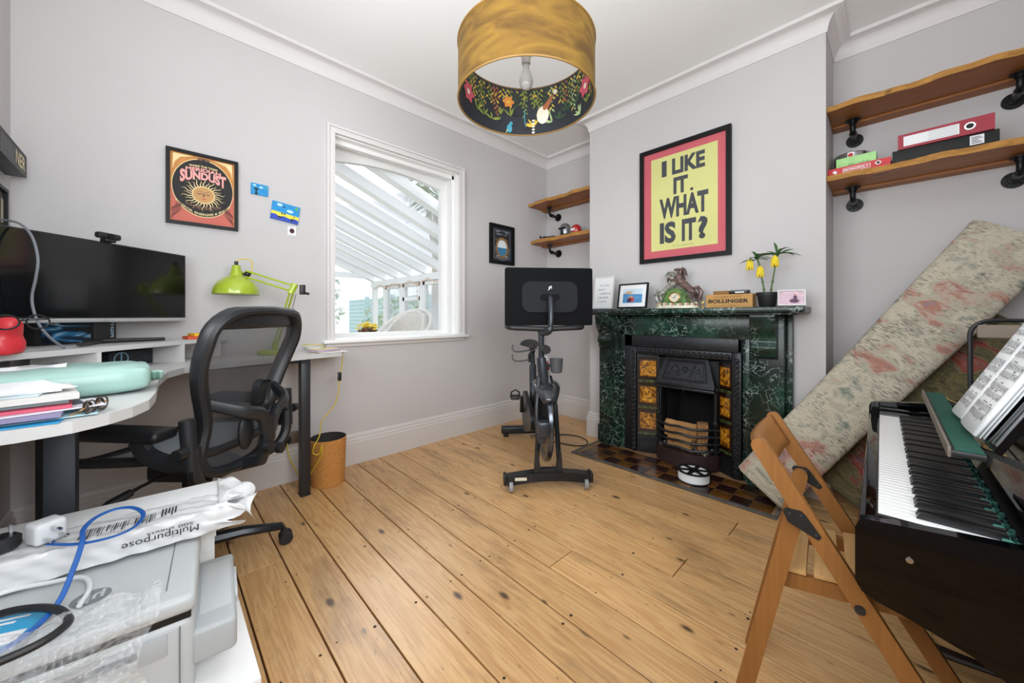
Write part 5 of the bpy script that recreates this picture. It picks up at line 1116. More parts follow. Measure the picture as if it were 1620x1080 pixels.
# monitor
MA, MBp = Vector((-2.085, -.437+.03)), Vector((-2.548, .106)); md_ = (MBp-MA).normalized(); mn = Vector((-md_.y, md_.x)); mn = mn if mn.x > 0 else -mn; Lm = (MBp-MA).length
mon = thing('ultrawide_monitor', 'wide black monitor with silver lower bezel on the desk shelf', 'monitor', (MA.x, MA.y, ZR1), math.atan2(md_.y, md_.x))
sgn = 1 if Vector((-md_.y, md_.x)).x > 0 else -1     # local +y*sgn is the screen side
zb, zt = .097, .430
MB().box((Lm/2, -sgn*.012, (zb+zt)/2), (Lm, .024, zt-zb), None, 0, .004).build('housing', M_blackp, mon)
MB().b2(.006, Lm-.008, sgn*.0003, sgn*.002, zb+.018, zt-.006).build('display', mat('dark_screen', '#0b0d0f', 0.12, var=0.02, coat=0.3), mon, smooth=False)
m = MB(); m.box((Lm/2, -sgn*.009, zb+.004), (Lm, .026, .016), None, 0, .002); bz = m.build('lower_bezel', mat('silver_bezel', '#c4c5c6', 0.35, metal=0.5), mon); m = MB(); small_marks(m, (Lm*.5-.02, zb+.002, Lm*.5+.02, zb+.006), lambda u, v: (u, sgn*.0043, v)); m.build('logo', M_grey, bz, smooth=False)
m = MB(); m.box((Lm/2, -sgn*.035, .10), (.06, .018, .19), None, 0, .004); m.build('neck', M_blackp, mon)
m = MB()
for sx in (-1, 1): m.tube([(Lm/2, -sgn*.04, .0115), (Lm/2+sx*.16, sgn*.085, .0115)], [.013, .010], 8, sq=.8)
m.build('stand_foot', M_black, mon)
wc = thing('webcam', 'small black webcam clipped on top of the wide monitor', 'webcam', (*(MA+md_*(Lm*.50)), ZR1+zt+.0005), math.atan2(md_.y, md_.x))
MB().box((0, 0, .026), (.085, .026, .026), None, 0, .008).build('body', M_blackp, wc); m = MB(); m.cyl((0, sgn*.012, .026), (0, sgn*.016, .026), .011, n=16); m.build('lens', M_blackg, wc); MB().box((0, 0, .007), (.04, .03, .013), None, 0, .003).build('clip', M_blackp, wc)
tag(MB().tube(bez([(-2.20, -.405, 1.392), (-2.125, -.348, 1.372), (-2.085, -.315, 1.325), (-2.07, -.30, 1.249), (-2.075, -.305, 1.182), (-2.085, -.315, 1.104), (-2.075, -.30, 1.025), (-2.05, -.27, .972), (-2.03, -.236, .9355)], 8), .0040, 8).build('display_cable', mat('grey_cable', '#6d7278', 0.45)), 'grey cable arching up in front of the wide monitor', 'cable')
# game box behind the monitor
gb = thing('game_box', 'dark boxed game with blue streaked artwork behind the monitor', 'game box', (-2.455, -.268, ZR1+.0005), math.atan2(.7, -.7))
def art():
    m, nt, b = nodes('streaked_artwork'); L = nt.links.new; tc = N(nt, 'TexCoord'); mp = N(nt, 'Mapping'); mp.inputs['Rotation'].default_value = (0, .8, 0); mp.inputs['Scale'].default_value = (6, 6, 32); L(tc.outputs['Object'], mp.inputs[0])
    n = N(nt, 'TexNoise'); n.inputs['Scale'].default_value = 1.2; n.inputs['Detail'].default_value = 4; n.inputs['Distortion'].default_value = 1; L(mp.outputs[0], n.inputs['Vector'])
    r = ramp(nt, [(0.36, '#08090c'), (0.48, '#10253d'), (0.56, '#2f7fb0'), (0.63, '#bfe0ec'), (0.68, '#17344f'), (0.78, '#b5532d')]); L(n.outputs['Fac'], r.inputs[0]); L(r.outputs[0], b.inputs['Base Color']); b.inputs['Roughness'].default_value = 0.3; return m
MB().box((0, 0, .1), (.29, .075, .20), None, 0, .001).build('box_body', M_black, gb); MB().b2(-.125, .085, -.0385, -.0378, .006, .196).build('box_art', art(), gb, smooth=False)
m = MB(); put_text(m, 'FIGHT FOR', (.02, .12, .16, .134), lambda u, v: (v, -.0382, u), 0, .03); m.build('lettering', mat('pale_blue_lettering', '#b9d6e6', 0.5), gb, smooth=False)
# red toy stand with spectacles
rd = thing('red_figurine', 'glossy red dinosaur head spectacle stand on the desk shelf', 'figurine', (-1.865, -.335, ZR1+.0005), rad(40))
M_rt = mat('red_vinyl', '#d8333c', 0.4, var=0.06)
o = skin('body', [(0, 0, .018), (0, 0, .045), (.004, 0, .075), (.022, 0, .092), (.052, 0, .088), (-.03, -.03, .010), (-.03, .03, .010), (.03, -.03, .010), (.03, .03, .010), (-.045, 0, .07)], [(0, 1), (1, 2), (2, 3), (3, 4), (0, 5), (0, 6), (0, 7), (0, 8), (2, 9)], [.035, .034, .036, .030, .018, .014, .014, .014, .014, .008], M_rt, rd, 2)
zmin = min(v.co.z for v in o.data.vertices); o.location.z = -zmin
gl = thing('spectacles', 'dark rimmed spectacles worn by the red figurine', 'glasses', (-1.865, -.335, ZR1+.0005), rad(40))
m = MB()
for s_ in (-1, 1): m.tube([(.064+.006*abs(cos(a)), s_*.033+.026*cos(a), .100+.021*sin(a)) for a in [2*pi*i/22 for i in range(22)]], .0026, 6, closed=True); m.tube([(.064, s_*.060, .108), (-.01, s_*.064, .106), (-.05, s_*.05, .10)], .002, 5)
m.tube([(.068, -.008, .104), (.07, 0, .108), (.068, .008, .104)], .0024, 5); m.build('rim', M_black, gl)
for s_ in (-1, 1): MB().lathe([(.001, 0), (.024, 0)], 20, (.065, s_*.033, .100), M=Matrix.Rotation(pi/2, 3, 'Y') @ Matrix.Diagonal((.85, 1, 1)), cap0=False, cap1=False).build('lens', M_glass, gl)
gdg = thing('gadget_box', 'dark patterned gadget box with a pale blue ring in the desk cubby', 'box', (-2.415, -.115, ZD+.0005), math.atan2(fd_.y, fd_.x)); MB().box((0, 0, .034), (.20, .09, .066), None, 0, .003).build('box_body', mat('dark_mesh_print', '#22272e', 0.5, var=0.5, scale=120), gdg)
sg2 = 1 if Vector((-fd_.y, fd_.x)).x > 0 else -1
m = MB(); m.tube([(-.05+.03*cos(a), sg2*.0458, .036+.026*sin(a)) for a in [2*pi*i/24 for i in range(24)]], .0022, 5, closed=True); m.tube([(-.05, sg2*.0458, .012), (-.05, sg2*.0458, .06)], .0022, 5); m.build('ring_mark', mat('pale_blue_print', '#8fb3cc', 0.5), gdg)
for i, (nm, cl, lab, x, y, z, r, w_) in enumerate((('notepad', '#d9542f', 'orange note block on the right of the desk shelf', -2.505, .150, ZR1+.0005, 10, .10), ('notepad', '#f0c22f', 'yellow note block on top of the orange one', -2.515, .165, ZR1+.0150, 16, .085))):
    tag(MB().box((0, 0, .007), (w_, w_, .0138), None, 0, .0006).build(nm, mat('notepad_'+cl[1:], cl, 0.7)), lab, 'notepad'); o = S.objects[nm if i == 0 else 'notepad.001']; o.location = (x, y, z); o.rotation_euler = (0, 0, rad(r))

# mint parcel
pc = thing('mailing_bag', 'plump mint green plastic mailing bag lying on the desk', 'parcel', (-1.605, -.222, ZD+.0005), rad(4))
def bag(u, v):
    a, b = 2*pi*u, pi*(v-.5); ca, sa, cb2, sb = cos(a), sin(a), cos(b), sin(b)
    p = lambda c, e_: math.copysign(abs(c)**e_, c)
    x = .115*p(ca, .42)*p(cb2, .22); z = .042+.042*p(sa, .62)*p(cb2, .28); y = .205*p(sb, .55)
    w_ = .006*sin(14*x*10+y*40)*abs(sb)**3+.002*sin(y*75+x*50)+.0015*sin(y*120-x*90); return (x+w_*.4, y, max(0, z+w_*(.6 if z > .03 else 0)))
m = MB(); m.surf(bag, 40, 30); m.build('bag', mat('mint_polythene', '#9dc0b7', 0.32, var=0.05, scale=6, bump=0.35, bscale=22), pc, angle=80)
m = MB(); m.surf(lambda u, v: (.06*(u-.5)+.012*sin(v*9), .205+.03*v, .035+.05*(u-.5)*.4+.012*sin(u*14)*(1-v*.3)), 14, 4); o = m.build('gathered_end', MATS['mint_polythene'], pc); q_ = o.modifiers.new('t', 'SOLIDIFY'); q_.thickness = .003
lb = MB(); lb.surf(lambda u, v: (-.05+.11*u, -.20+.24*v, .0865+.002*sin(v*20)+.003-.018*abs(u-.4)**2*2), 6, 8); lo = lb.build('address_label', M_paper, pc)
m = MB(); g = lambda u, v: (u, v, .0915)
for i in range(14): flat(m, rect(-.030, -.13+.0055*i, .0, -.13+.0055*i+.002+.0015*(i % 3 == 0)), g)
for i in range(6): flat(m, rect(.012+.007*i, -.04, .015+.007*i, .01+.008*(i % 2)), g)
flat(m, rect(-.04, .008, -.02, .022), g); flat(m, rect(.005, -.19, .03, -.165), g); tag(m.build('label_print', M_ink, lo, smooth=False), kind='stuff')
# paper pile
PP = [('envelope', '#2f9ccf', .21, .30, .0016, 'long bright blue edged sheet at the bottom of the paper pile', -1.300, -.290, -4), ('letter', '#bfe0ea', .20, .33, .0014, 'pale blue printed letter near the bottom of the paper pile', -1.315, -.270, 5),
      ('envelope', '#d8cdb8', .22, .11, .004, 'cream envelope low in the paper pile', -1.300, -.340, 6), ('magazine', '#8d86a8', .21, .28, .006, 'mauve magazine in the paper pile', -1.300, -.33, 2), ('leaflet', '#e4e4ee', .12, .30, .0016, 'white leaflet with a purple flash in the paper pile', -1.270, -.245, 14),
      ('folder', '#c9556c', .18, .26, .006, 'pink card folder in the paper pile', -1.320, -.275, 6), ('booklet', '#a9d3d3', .16, .22, .008, 'pale teal booklet on the pink folder', -1.335, -.265, 9), ('magazine', '#d8d6d2', .21, .297, .010, 'thick stapled white magazine in the paper pile', -1.325, -.32, 10),
      ('envelope', '#c4d3d8', .11, .22, .003, 'grey blue envelope on the white magazine', -1.31, -.345, -3), ('envelope', '#eef1f6', .16, .24, .003, 'white windowed envelope near the top of the pile', -1.325, -.34, 14), ('letter', '#f0f2f5', .21, .25, .0016, 'creased white letter second from the top', -1.335, -.318, 24), ('envelope', '#f6f7f9', .17, .235, .002, 'white envelope topmost on the paper pile', -1.335, -.34, 18)]
z = ZD+.0005
for nm, cl, a, b, th, lab, x, y, r in PP:
    th *= 1.25; x -= .02; y = max(y, -.29)
    o = MB().box((0, 0, th/2), (a, b, th), None, 0, min(.0006, th*.3), 1).build(nm, mat('pile_'+cl[1:], cl, 0.65, var=0.03), None); o.location = (x, y, z); o.rotation_euler = (0, 0, rad(r)); tag(o, lab, nm, 'papers on the desk'); z += th+.0004
    if nm in ('letter', 'leaflet') or 'windowed' in lab:
        m = MB(); g = lambda u, v: (u, v, th+.0003); c_ = 1 if nm == 'leaflet' else 0
        for i in range(6): flat(m, rect(-a*.3+.012*i, b*.1, -a*.3+.012*i+.004, b*.36-.01*(i % 3)), g, c_)
        if nm == 'leaflet': flat(m, rect(-a*.5, b*.1, a*.1, b*.42), g, 1)
        m.build('print', [mat('grey_print', '#4a4f58', 0.7), mat('purple_print', '#5a4a9c', 0.7)], o, smooth=False)
# folded sunglasses
sg = thing('sunglasses', 'folded sunglasses with brown lenses at the desk edge', 'sunglasses', (-1.285, -.105, ZD+.0005), rad(70)); sg.scale = (.72, .72, .72)
for s_ in (-1, 1):
    m = MB(); m.lathe([(.001, .004), (.018, .003), (.026, .0)], 22, (0, s_*.031, .024), M=Matrix.Rotation(rad(78), 3, 'Y') @ Matrix.Diagonal((.82, 1, 1)), cap0=False, cap1=False); m.build('lens', mat('brown_lens', '#3a2a20', 0.1, coat=0.8), sg)
    MB().tube([(.006, s_*.031+.0265*cos(a), .024+.0215*sin(a)) for a in [2*pi*i/20 for i in range(20)]], .0022, 6, closed=True).build('rim', mat('dark_tortoise', '#3a2c22', 0.3), sg)
MB().tube([(.004, -.006, .028), (.009, 0, .031), (.004, .006, .028)], .002, 6).build('bridge', M_brass, sg)
for s_ in (-1, 1): MB().tube([(.004, s_*.058, .026), (-.014-.008*s_, s_*.056, .020), (-.020-.006*s_, -s_*.03, .010), (-.022-.006*s_, -s_*.06, .006)], .0026, 6).build('temple', mat('tan_acetate', '#b98f63', 0.35), sg)

# ------------------------------------------------------------------ green desk lamp
M_lime = mat('lime_green_enamel', '#a3b82b', 0.22, var=0.03, coat=0.5)
dl = thing('desk_lamp', 'lime green jointed desk lamp with bell shade behind the office chair', 'lamp', (-2.535, .50, ZD+.0005))
MB().lathe([(.085, 0), (.088, .004), (.088, .018), (.080, .026), (.02, .030), (.001, .031)], 32, cap1=False).build('base', M_lime, dl)
E_ = Vector((.205, .045, .375)); J_ = Vector((.045, -.145, .455)); B_ = Vector((0, 0, .05))
for k, off in enumerate((-.012, .012)):
    o3 = Vector((-.5, .8, 0)).normalized()*off; MB().tube([B_+o3, E_+o3], .0055, 6).build('lower_arm', M_lime, dl)
    up = Vector((0, 0, off*1.4)); MB().tube([E_+up, J_+up], .0055, 6).build('upper_arm', M_lime, dl)
m = MB(); m.cyl(B_-Vector((0, 0, .022)), B_+Vector((0, 0, .02)), .014, n=12); m.build('pivot', M_lime, dl)
m = MB(); m.tube([E_+Vector((0, -.012, -.03)), E_+Vector((0, .012, .025))], [.016, .018], 8); m.build('elbow', M_lime, dl)
m = MB(); m.box(E_+Vector((.012, .045, -.005)), (.028, .026, .055), None, 0, .003); m.cyl(E_+Vector((.012, .045, -.02)), E_+Vector((.02, .078, -.028)), .007, n=8); m.build('elbow_clamp', M_black, dl)
MB().tube([B_+Vector((.015, .02, .03)), (B_+E_)/2+Vector((.015, .03, 0)), E_+Vector((0, .015, -.03))], .0018, 5).build('spring', M_steel, dl)
m = MB(); m.ell(J_+Vector((-.004, .006, 0)), .016, 10, 7); m.cyl(J_+Vector((.0, -.02, -.004)), J_+Vector((.0, .02, .006)), .009, n=10); m.build('head_joint', M_black, dl)
sc0 = Vector((.045, -.19, .34))
MB().lathe([(.106, 0), (.107, .004), (.102, .035), (.085, .065), (.055, .088), (.034, .100), (.027, .115), (.020, .150), (.018, .158), (.001, .160)], 40, sc0, cap0=False, cap1=False).build('shade', M_lime, dl)
MB().lathe([(.104, .003), (.099, .034), (.082, .062), (.05, .084), (.001, .09)], 40, sc0, cap0=False, cap1=False).build('shade_inner', M_white, dl)
MB().lathe([(.009, .160), (.009, .178), (.005, .181)], 12, sc0).build('cable_gland', M_black, dl); MB().tube([sc0+Vector((0, .03, .125)), J_+Vector((0, -.01, -.005))], .007, 6).build('shade_arm', M_lime, dl)
M_yc = mat('yellow_fabric_cable', '#d9c02f', 0.6, var=0.08, scale=200)
MB().tube(bez([sc0+Vector((0, 0, .18)), sc0+Vector((0, .03, .195)), sc0+Vector((0, .07, .185)), J_+Vector((0, .02, -.01))], 6), .0028, 6).build('head_cable', M_yc, dl)
lc = thing('lamp_cable', 'yellow fabric lamp cable hanging from the desk to the wall socket', 'cable', (0, 0, 0))
MB().tube(bez([(-2.575, .815, ZD+.006), (-2.52, .848, ZD+.005), (-2.485, .856, ZD-.003), (-2.475, .862, .78), (-2.47, .845, .66), (-2.47, .82, .50), (-2.455, .735, .40), (-2.39, .70, .33), (-2.36, .665, .29), (-2.375, .66, .24), (-2.365, .69, .23), (-2.352, .70, .28), (-2.36, .70, .22), (-2.45, .655, .075), (-2.46, .64, .05), (-2.53, .61, .10), (-2.60, .585, .19), (-2.625, .583, .255)], 7), .0032, 7).build('flex', M_yc, lc)
MB().box((-2.47, .842, .66), (.020, .020, .055), None, 0, .004).build('inline_switch', M_black, lc)
sk_ = thing('wall_socket', 'brushed steel double wall socket with a black plug beside the desk leg', 'socket', (XW, .628, .236)); MB().box((.004, 0, .038), (.007, .146, .078), None, 0, .002).build('plate', M_steel, sk_)
for y in (.02, .05): MB().box((.0085, y-.01, .060), (.004, .014, .010), None, 0, .001).build('switch', M_steel, sk_)
m = MB()
for dy, dz in ((0, .036), (-.011, .018), (.011, .018)): m.cyl((.0075, .04+dy, dz), (.0088, .04+dy, dz), .0055, n=10)
tag(m.build('outlet_holes', M_paper, sk_), kind='stuff')
pg = thing('mains_plug', 'black round mains plug pushed in the steel socket', 'plug', (XW+.0082, .583, .268)); MB().lathe([(.022, 0), (.026, .006), (.026, .022), (.018, .034), (.001, .036)], 20, M=Matrix.Rotation(pi/2, 3, 'Y'), cap1=False).build('plug_body', M_blackp, pg); MB().cyl((.015, 0, -.022), (.017, 0, -.036), .006, n=8).build('cord_grip', M_blackp, pg); MB().cyl((.036, 0, 0), (.038, 0, 0), .006, n=10).build('fuse_disc', M_chrome, pg)
# bin
bn = thing('waste_bin', 'round cork waste bin with a dark inside by the skirting board', 'bin', (-2.475, .775, 0)); 
def cork():
    m, nt, b = nodes('cork'); L = nt.links.new; tc = N(nt, 'TexCoord'); v = N(nt, 'TexVoronoi'); v.inputs['Scale'].default_value = 130; L(tc.outputs['Object'], v.inputs['Vector']); n = N(nt, 'TexNoise'); n.inputs['Scale'].default_value = 90; L(tc.outputs['Object'], n.inputs['Vector'])
    r = ramp(nt, [(0.25, '#7d4a1c'), (0.5, '#b07434'), (0.75, '#c98d4a')]); mx = N(nt, 'Math', operation='ADD'); L(v.outputs['Distance'], mx.inputs[0]); ms = N(nt, 'Math', operation='MULTIPLY'); ms.inputs[1].default_value = .55; L(n.outputs['Fac'], ms.inputs[0]); L(ms.outputs[0], mx.inputs[1]); L(mx.outputs[0], r.inputs[0]); L(r.outputs[0], b.inputs['Base Color']); b.inputs['Roughness'].default_value = .85; return m
MB().lathe([(.093, 0), (.095, .002), (.105, .285), (.1025, .287)], 40, cap1=False).build('cork_wall', cork(), bn); MB().lathe([(.1020, .286), (.092, .008), (.001, .008)], 40, cap0=False, cap1=False).build('inner_wall', mat('dark_bin_lining', '#33302d', 0.8), bn)
# right end of desk: notebook, sheets, cable hank
o = MB().box((0, 0, .001), (.21, .16, .0018), None, 0).build('paper_sheet', M_paper); o.location = (-2.465, .765, ZD+.0005); o.rotation_euler = (0, 0, rad(12)); tag(o, 'white sheets lying under the cream notebook at the desk end', 'paper')
nb = thing('notebook', 'cream and lilac notebook on white sheets at the desk end', 'notebook', (-2.455, .745, ZD+.003), rad(16)); MB().box((0, 0, .008), (.115, .145, .013), None, 0, .001).build('page_block', mat('lilac_pages', '#b3a3bd', 0.7), nb); MB().box((0, 0, .0158), (.120, .150, .0022), None, 0, .0006).build('cover', mat('cream_cover', '#e0cf9f', 0.6), nb); MB().box((0, 0, .0008), (.120, .150, .0015)).build('back_cover', mat('cream_cover', '#e0cf9f'), nb)
m = MB(); rr = random.Random(6)
for k in range(6): m.tube([(-2.56+(.05+.004*k)*cos(a)+.01*sin(k), .72+(.036+.003*k)*sin(a), ZD+.0068+.004*k+.003*sin(3*a+k)) for a in [2*pi*i/26 for i in range(26)]], .0028, 6, closed=True)
tag(m.build('cable_hank', mat('white_cable', '#dcdcd6', 0.5)), 'white looped cable hank behind the cream notebook', 'cable')
tag(MB().tube(bez([(-2.60, .66, ZD+.040), (-2.55, .70, ZD+.042), (-2.535, .76, ZD+.036), (-2.565, .79, ZD+.006)], 8), .003, 6).build('yellow_flex', M_yc), 'yellow flex curling over the white cable hank on the desk', 'cable')

# ------------------------------------------------------------------ office chair
oc = thing('office_chair', 'black mesh office chair with hourglass back turned to the corner desk', 'office chair', (-2.0, .09, 0), math.atan2(-.717, -.70))
M_oc = mat('chair_graphite', '#222427', 0.42, var=0.08); M_och = mat('chair_dark_metal', '#2c2f33', 0.3, metal=0.5)
def mesh_weave():
    m = bpy.data.materials.new('pellicle_mesh'); m.use_nodes = True; nt = m.node_tree; b = nt.nodes['Principled BSDF']; o = nt.nodes['Material Output']; L = nt.links.new
    tc = N(nt, 'TexCoord'); w = N(nt, 'TexWave'); w.inputs['Scale'].default_value = 130; w.bands_direction = 'Z'; L(tc.outputs['Object'], w.inputs['Vector'])
    r = ramp(nt, [(0.2, '#3a3c40'), (0.8, '#62656a')]); L(w.outputs['Fac'], r.inputs[0]); L(r.outputs[0], b.inputs['Base Color']); b.inputs['Roughness'].default_value = .6
    t = N(nt, 'BsdfTransparent'); mx = N(nt, 'MixShader'); mr = N(nt, 'MapRange'); mr.inputs[3].default_value = .12; mr.inputs[4].default_value = .42; L(w.outputs['Fac'], mr.inputs[0]); L(mr.outputs[0], mx.inputs[0]); L(b.outputs[0], mx.inputs[1]); L(t.outputs[0], mx.inputs[2]); L(mx.outputs[0], o.inputs[0]); return m
M_mesh = mesh_weave(); M_seat = mat('grey_seat_mesh', '#9aa3ab', 0.7, var=0.12, scale=200)
for k in range(5):
    a = rad(217+72*k); d = Vector((cos(a), sin(a), 0)); p = d*.335
    m = MB(); m.tube([d*.03+Vector((0, 0, .115)), d*.18+Vector((0, 0, .108)), d*.325+Vector((0, 0, .082)), d*.335+Vector((0, 0, .062))], [.032, .027, .020, .014], 8, sq=.8); lg_ = m.build('base_leg', M_och, oc)
    s_ = Vector((-d.y, d.x, 0)); c = p+Vector((0, 0, .0285))
    for e_ in (-1, 1):
        Mr = s_.to_track_quat('Z', 'Y').to_matrix(); MB().lathe([(.001, -.010), (.024, -.010), (.028, -.006), (.028, .006), (.024, .010), (.001, .010)], 18, c+s_*.017*e_+d*.006, M=Mr, cap0=False, cap1=False).build('castor', M_blackp, lg_)
    MB().box(c+Vector((0, 0, .024)), (.03, .03, .02), Euler((0, 0, a)), 0, .006).build('castor_hood', M_blackp, lg_)
MB().lathe([(.045, .085), (.048, .10), (.045, .14), (.03, .15), (.028, .26), (.019, .262), (.019, .41)], 20).build('gas_lift', M_oc, oc)
m = MB(); m.box((-.02, 0, .435), (.24, .16, .075), None, 0, .02); m.box((-.13, 0, .45), (.12, .12, .06), Euler((0, -.4, 0)), 0, .02); m.build('tilt_mechanism', M_oc, oc)
m = MB(); m.tube([(.02, .08, .435), (.03, .17, .425), (.035, .20, .418)], [.006, .006, .008], 8); m.tube([(.034, .19, .420), (.05, .245, .402), (.055, .262, .398)], [.013, .018, .012], 10); m.build('tension_knob', M_blackp, oc)
m = MB(); m.surf(lambda u, v: (-.20+.43*u, (.235+.02*sin(pi*u))*(2*v-1), .520+.030*(2*v-1)**2-.045*max(0, (u-.75)*4)**2*.6+.02*(1-u)**2), 14, 14); o = m.build('seat_mesh', M_seat, oc); q_ = o.modifiers.new('t', 'SOLIDIFY'); q_.thickness = .006
P_ = []
for i in range(44):
    a = 2*pi*i/44; cx_, sy_ = cos(a), sin(a); x = .015+.225*math.copysign(abs(cx_)**.45, cx_); y = .25*math.copysign(abs(sy_)**.45, sy_); u = (x+.21)/.45; P_.append((x, y, .520+.028*(y/.25)**2-.03*max(0, (u-.75)*4)**2*.6+.02*(1-u)**2-.004))
MB().tube(P_, .021, 8, sq=.8, closed=True).build('seat_frame', M_oc, oc)
# back: hourglass outline, reclined
HG = [(0, 1.070), (.10, 1.067), (.18, 1.054), (.232, 1.010), (.246, .945), (.236, .865), (.210, .785), (.184, .715), (.170, .65), (.178, .59), (.186, .53), (.160, .480), (.09, .458), (0, .452)]
def bx(z, y): t_ = (z-.45)/.62; return -.225-.115*t_+.045*sin(pi*min(1, max(0, (z-.45)/.5)))*0.8+.035*(abs(y)/.24)**2
hp_ = bez([(0, a, b) for a, b in HG], 3); hp_ = [(p.y, p.z) for p in hp_]; ol = hp_+[(-a, b) for a, b in hp_[::-1][1:-1]]
fr_ = MB().tube([(bx(b, a), a, b) for a, b in ol], [.022+.011*min(1, max(.2, (abs(a)-.10)/.08)) for a, b in ol], 10, sq=.75, closed=True).build('back_frame', M_oc, oc)
zs = [b for a, b in hp_]
def half(z):
    for (a0, b0), (a1, b1) in zip(hp_, hp_[1:]):
        if b1 <= z <= b0: return a0+(a1-a0)*((b0-z)/max(1e-6, b0-b1))
    return .02
m = MB(); m.surf(lambda u, v: (lambda z: (lambda y: (bx(z, y)+.004, y, z))((2*u-1)*max(.012, half(z)-.008)))(.462+.598*v), 16, 26); m.build('back_mesh', M_mesh, oc)
m = MB(); m.surf(lambda u, v: (lambda z: (lambda y: (bx(z, y)-.002, y, z))((2*u-1)*max(.012, half(z)-.012)))(1.000+.062*v), 14, 4); o = m.build('top_band', M_oc, oc); q_ = o.modifiers.new('t', 'SOLIDIFY'); q_.thickness = .012
# Y shaped kick-stand, lumbar pad and yoke behind the back
for s_ in (-1, 1):
    MB().tube(bez([(bx(.73, .18)-.006, s_*.182, .735), (-.320, s_*.12, .690), (-.335, s_*.045, .655), (-.33, s_*.02, .58)], 5), [.014+.004*sin(pi*i/15) for i in range(16)], 8, sq=1.5).build('brace_arm', M_oc, oc)
m = MB(); m.tube([(-.335, 0, .645), (-.33, 0, .55), (-.30, 0, .46), (-.20, 0, .44), (-.12, 0, .435)], [.030, .032, .030, .034, .03], 10, sq=.7); m.build('spine', M_oc, oc)
for s_ in (-1, 1): MB().ell((-.292, s_*.075, .60), (.018, .038, .068), 14, 10).build('lumbar_pad', M_blackp, oc)
MB().box((-.300, 0, .735), (.016, .07, .11), Euler((0, -.12, 0)), 0, .022, 3).build('sacral_pad', M_blackp, oc)
for s_, z in ((1, .53), (-1, .50)): MB().cyl((-.345, s_*.035, z), (-.365, s_*.035, z), .022, n=16).build('adjust_dial', M_blackp, oc)
for s_ in (-1, 1):
    m = MB(); m.tube(bez([(-.14, s_*.08, .415), (-.22, s_*.19, .44), (-.245, s_*.245, .50), (-.245, s_*.255, .60)], 5), [.022]*16, 8); m.build('arm_yoke', M_oc, oc)
    m = MB(); m.cyl((-.245, s_*.262, .53), (-.235, s_*.268, .700), .023, n=14); m.cyl((-.245, s_*.24, .60), (-.245, s_*.292, .60), .013, n=10); m.build('arm_post', M_oc, oc)
    m = MB(); m.tube(bez([(-.235, s_*.268, .56), (-.18, s_*.272, .555), (-.11, s_*.275, .585), (-.08, s_*.276, .635)], 5), [.020]*16, 8, sq=1.6); m.build('arm_bracket', M_oc, oc)
    m = MB(); m.box((-.03, s_*.278, .657), (.30, .092, .040), Euler((0, -.03, 0)), 0, .017, 3); m.build('arm_pad', mat('arm_pad_vinyl', '#1a1c20', 0.45), oc)
    MB().cyl((-.25, s_*.295, .60), (-.25, s_*.325, .60), .020, .018, n=14).build('arm_knob', M_blackp, oc)
# ------------------------------------------------------------------ low cabinet, printer and clutter
M_pr = mat('printer_white', '#bdc1c2', 0.42, var=0.015, bump=0.04, bscale=500); M_pr2 = mat('printer_pale_grey', '#b0b5b7', 0.45, var=0.02)
cb = thing('low_cabinet', 'low white cabinet carrying the printer beside the desk end', 'cabinet', (-1.185, -.142, 0))
MB().b2(-.255, .255, -.28, .28, .03, .275).build('carcass', M_white, cb, smooth=False); MB().box((0, 0, .285), (.535, .598, .02), None, 0, .003).build('cabinet_top', M_white, cb); MB().b2(-.24, .24, -.26, .26, 0, .03).build('plinth', M_grey, cb, smooth=False)
for s_ in (-1, 1):
    d = MB().box((.2625, s_*.14, .155), (.014, .272, .235), None, 0, .002).build('door', M_white, cb); MB().cyl((.27, s_*.03, .20), (.283, s_*.03, .20), .008, n=12).build('knob', M_steel, d)
ZP = .2955
pr = thing('printer', 'white flatbed printer with a side paper tray on the low cabinet', 'printer', (-1.113, -.143, ZP), rad(-5.4))
MB().box((0, 0, .082), (.262, .42, .160), None, 0, .018, 3).build('body', M_pr, pr); MB().box((0, 0, .163), (.250, .408, .012)).build('seam', M_black, pr)
ld = MB().box((0, 0, .187), (.266, .424, .036), None, 0, .013, 3).build('scanner_lid', M_pr, pr)
MB().box((-.012, .165, .2052), (.205, .0022, .0006)).build('lid_groove', M_grey, ld); MB().box((.105, -.02, .2053), (.0016, .36, .0005)).build('lid_line', M_pr2, ld)
m = MB(); g = lambda u, v: (v, u, .2056); flat(m, ring_pts(.052, .022, .028, .026, 26), g, 0); g2 = lambda u, v: (v, u, .2060); put_text(m, 'hp', (.070, .042, .034, .006), lambda u, v: (v-.002, u, .2061), 1, .02); m.build('logo', [mat('logo_grey', '#7d8286', 0.4), M_pr], ld, smooth=False)
m = MB(); m.box((.132, .07, .125), (.006, .20, .040), None, 0, .002); pa = m.build('front_panel', M_pr2, pr); MB().box((.1345, .075, .128), (.004, .11, .014), None, 0, .003).build('handle_recess', M_grey, pa)
MB().box((.133, .188, .08), (.004, .0015, .14)).build('panel_seam', M_grey, pr)
tr = MB().box((-.01, .240, .088), (.27, .075, .068), None, 0, .010, 3).build('paper_tray', M_pr2, pr); MB().box((-.02, .242, .1225), (.19, .055, .003), None, 0, .001).build('tray_lid', M_pr, tr); MB().box((-.02, .2785, .108), (.12, .006, .018), None, 0, .002).build('tray_tab', M_pr, tr)
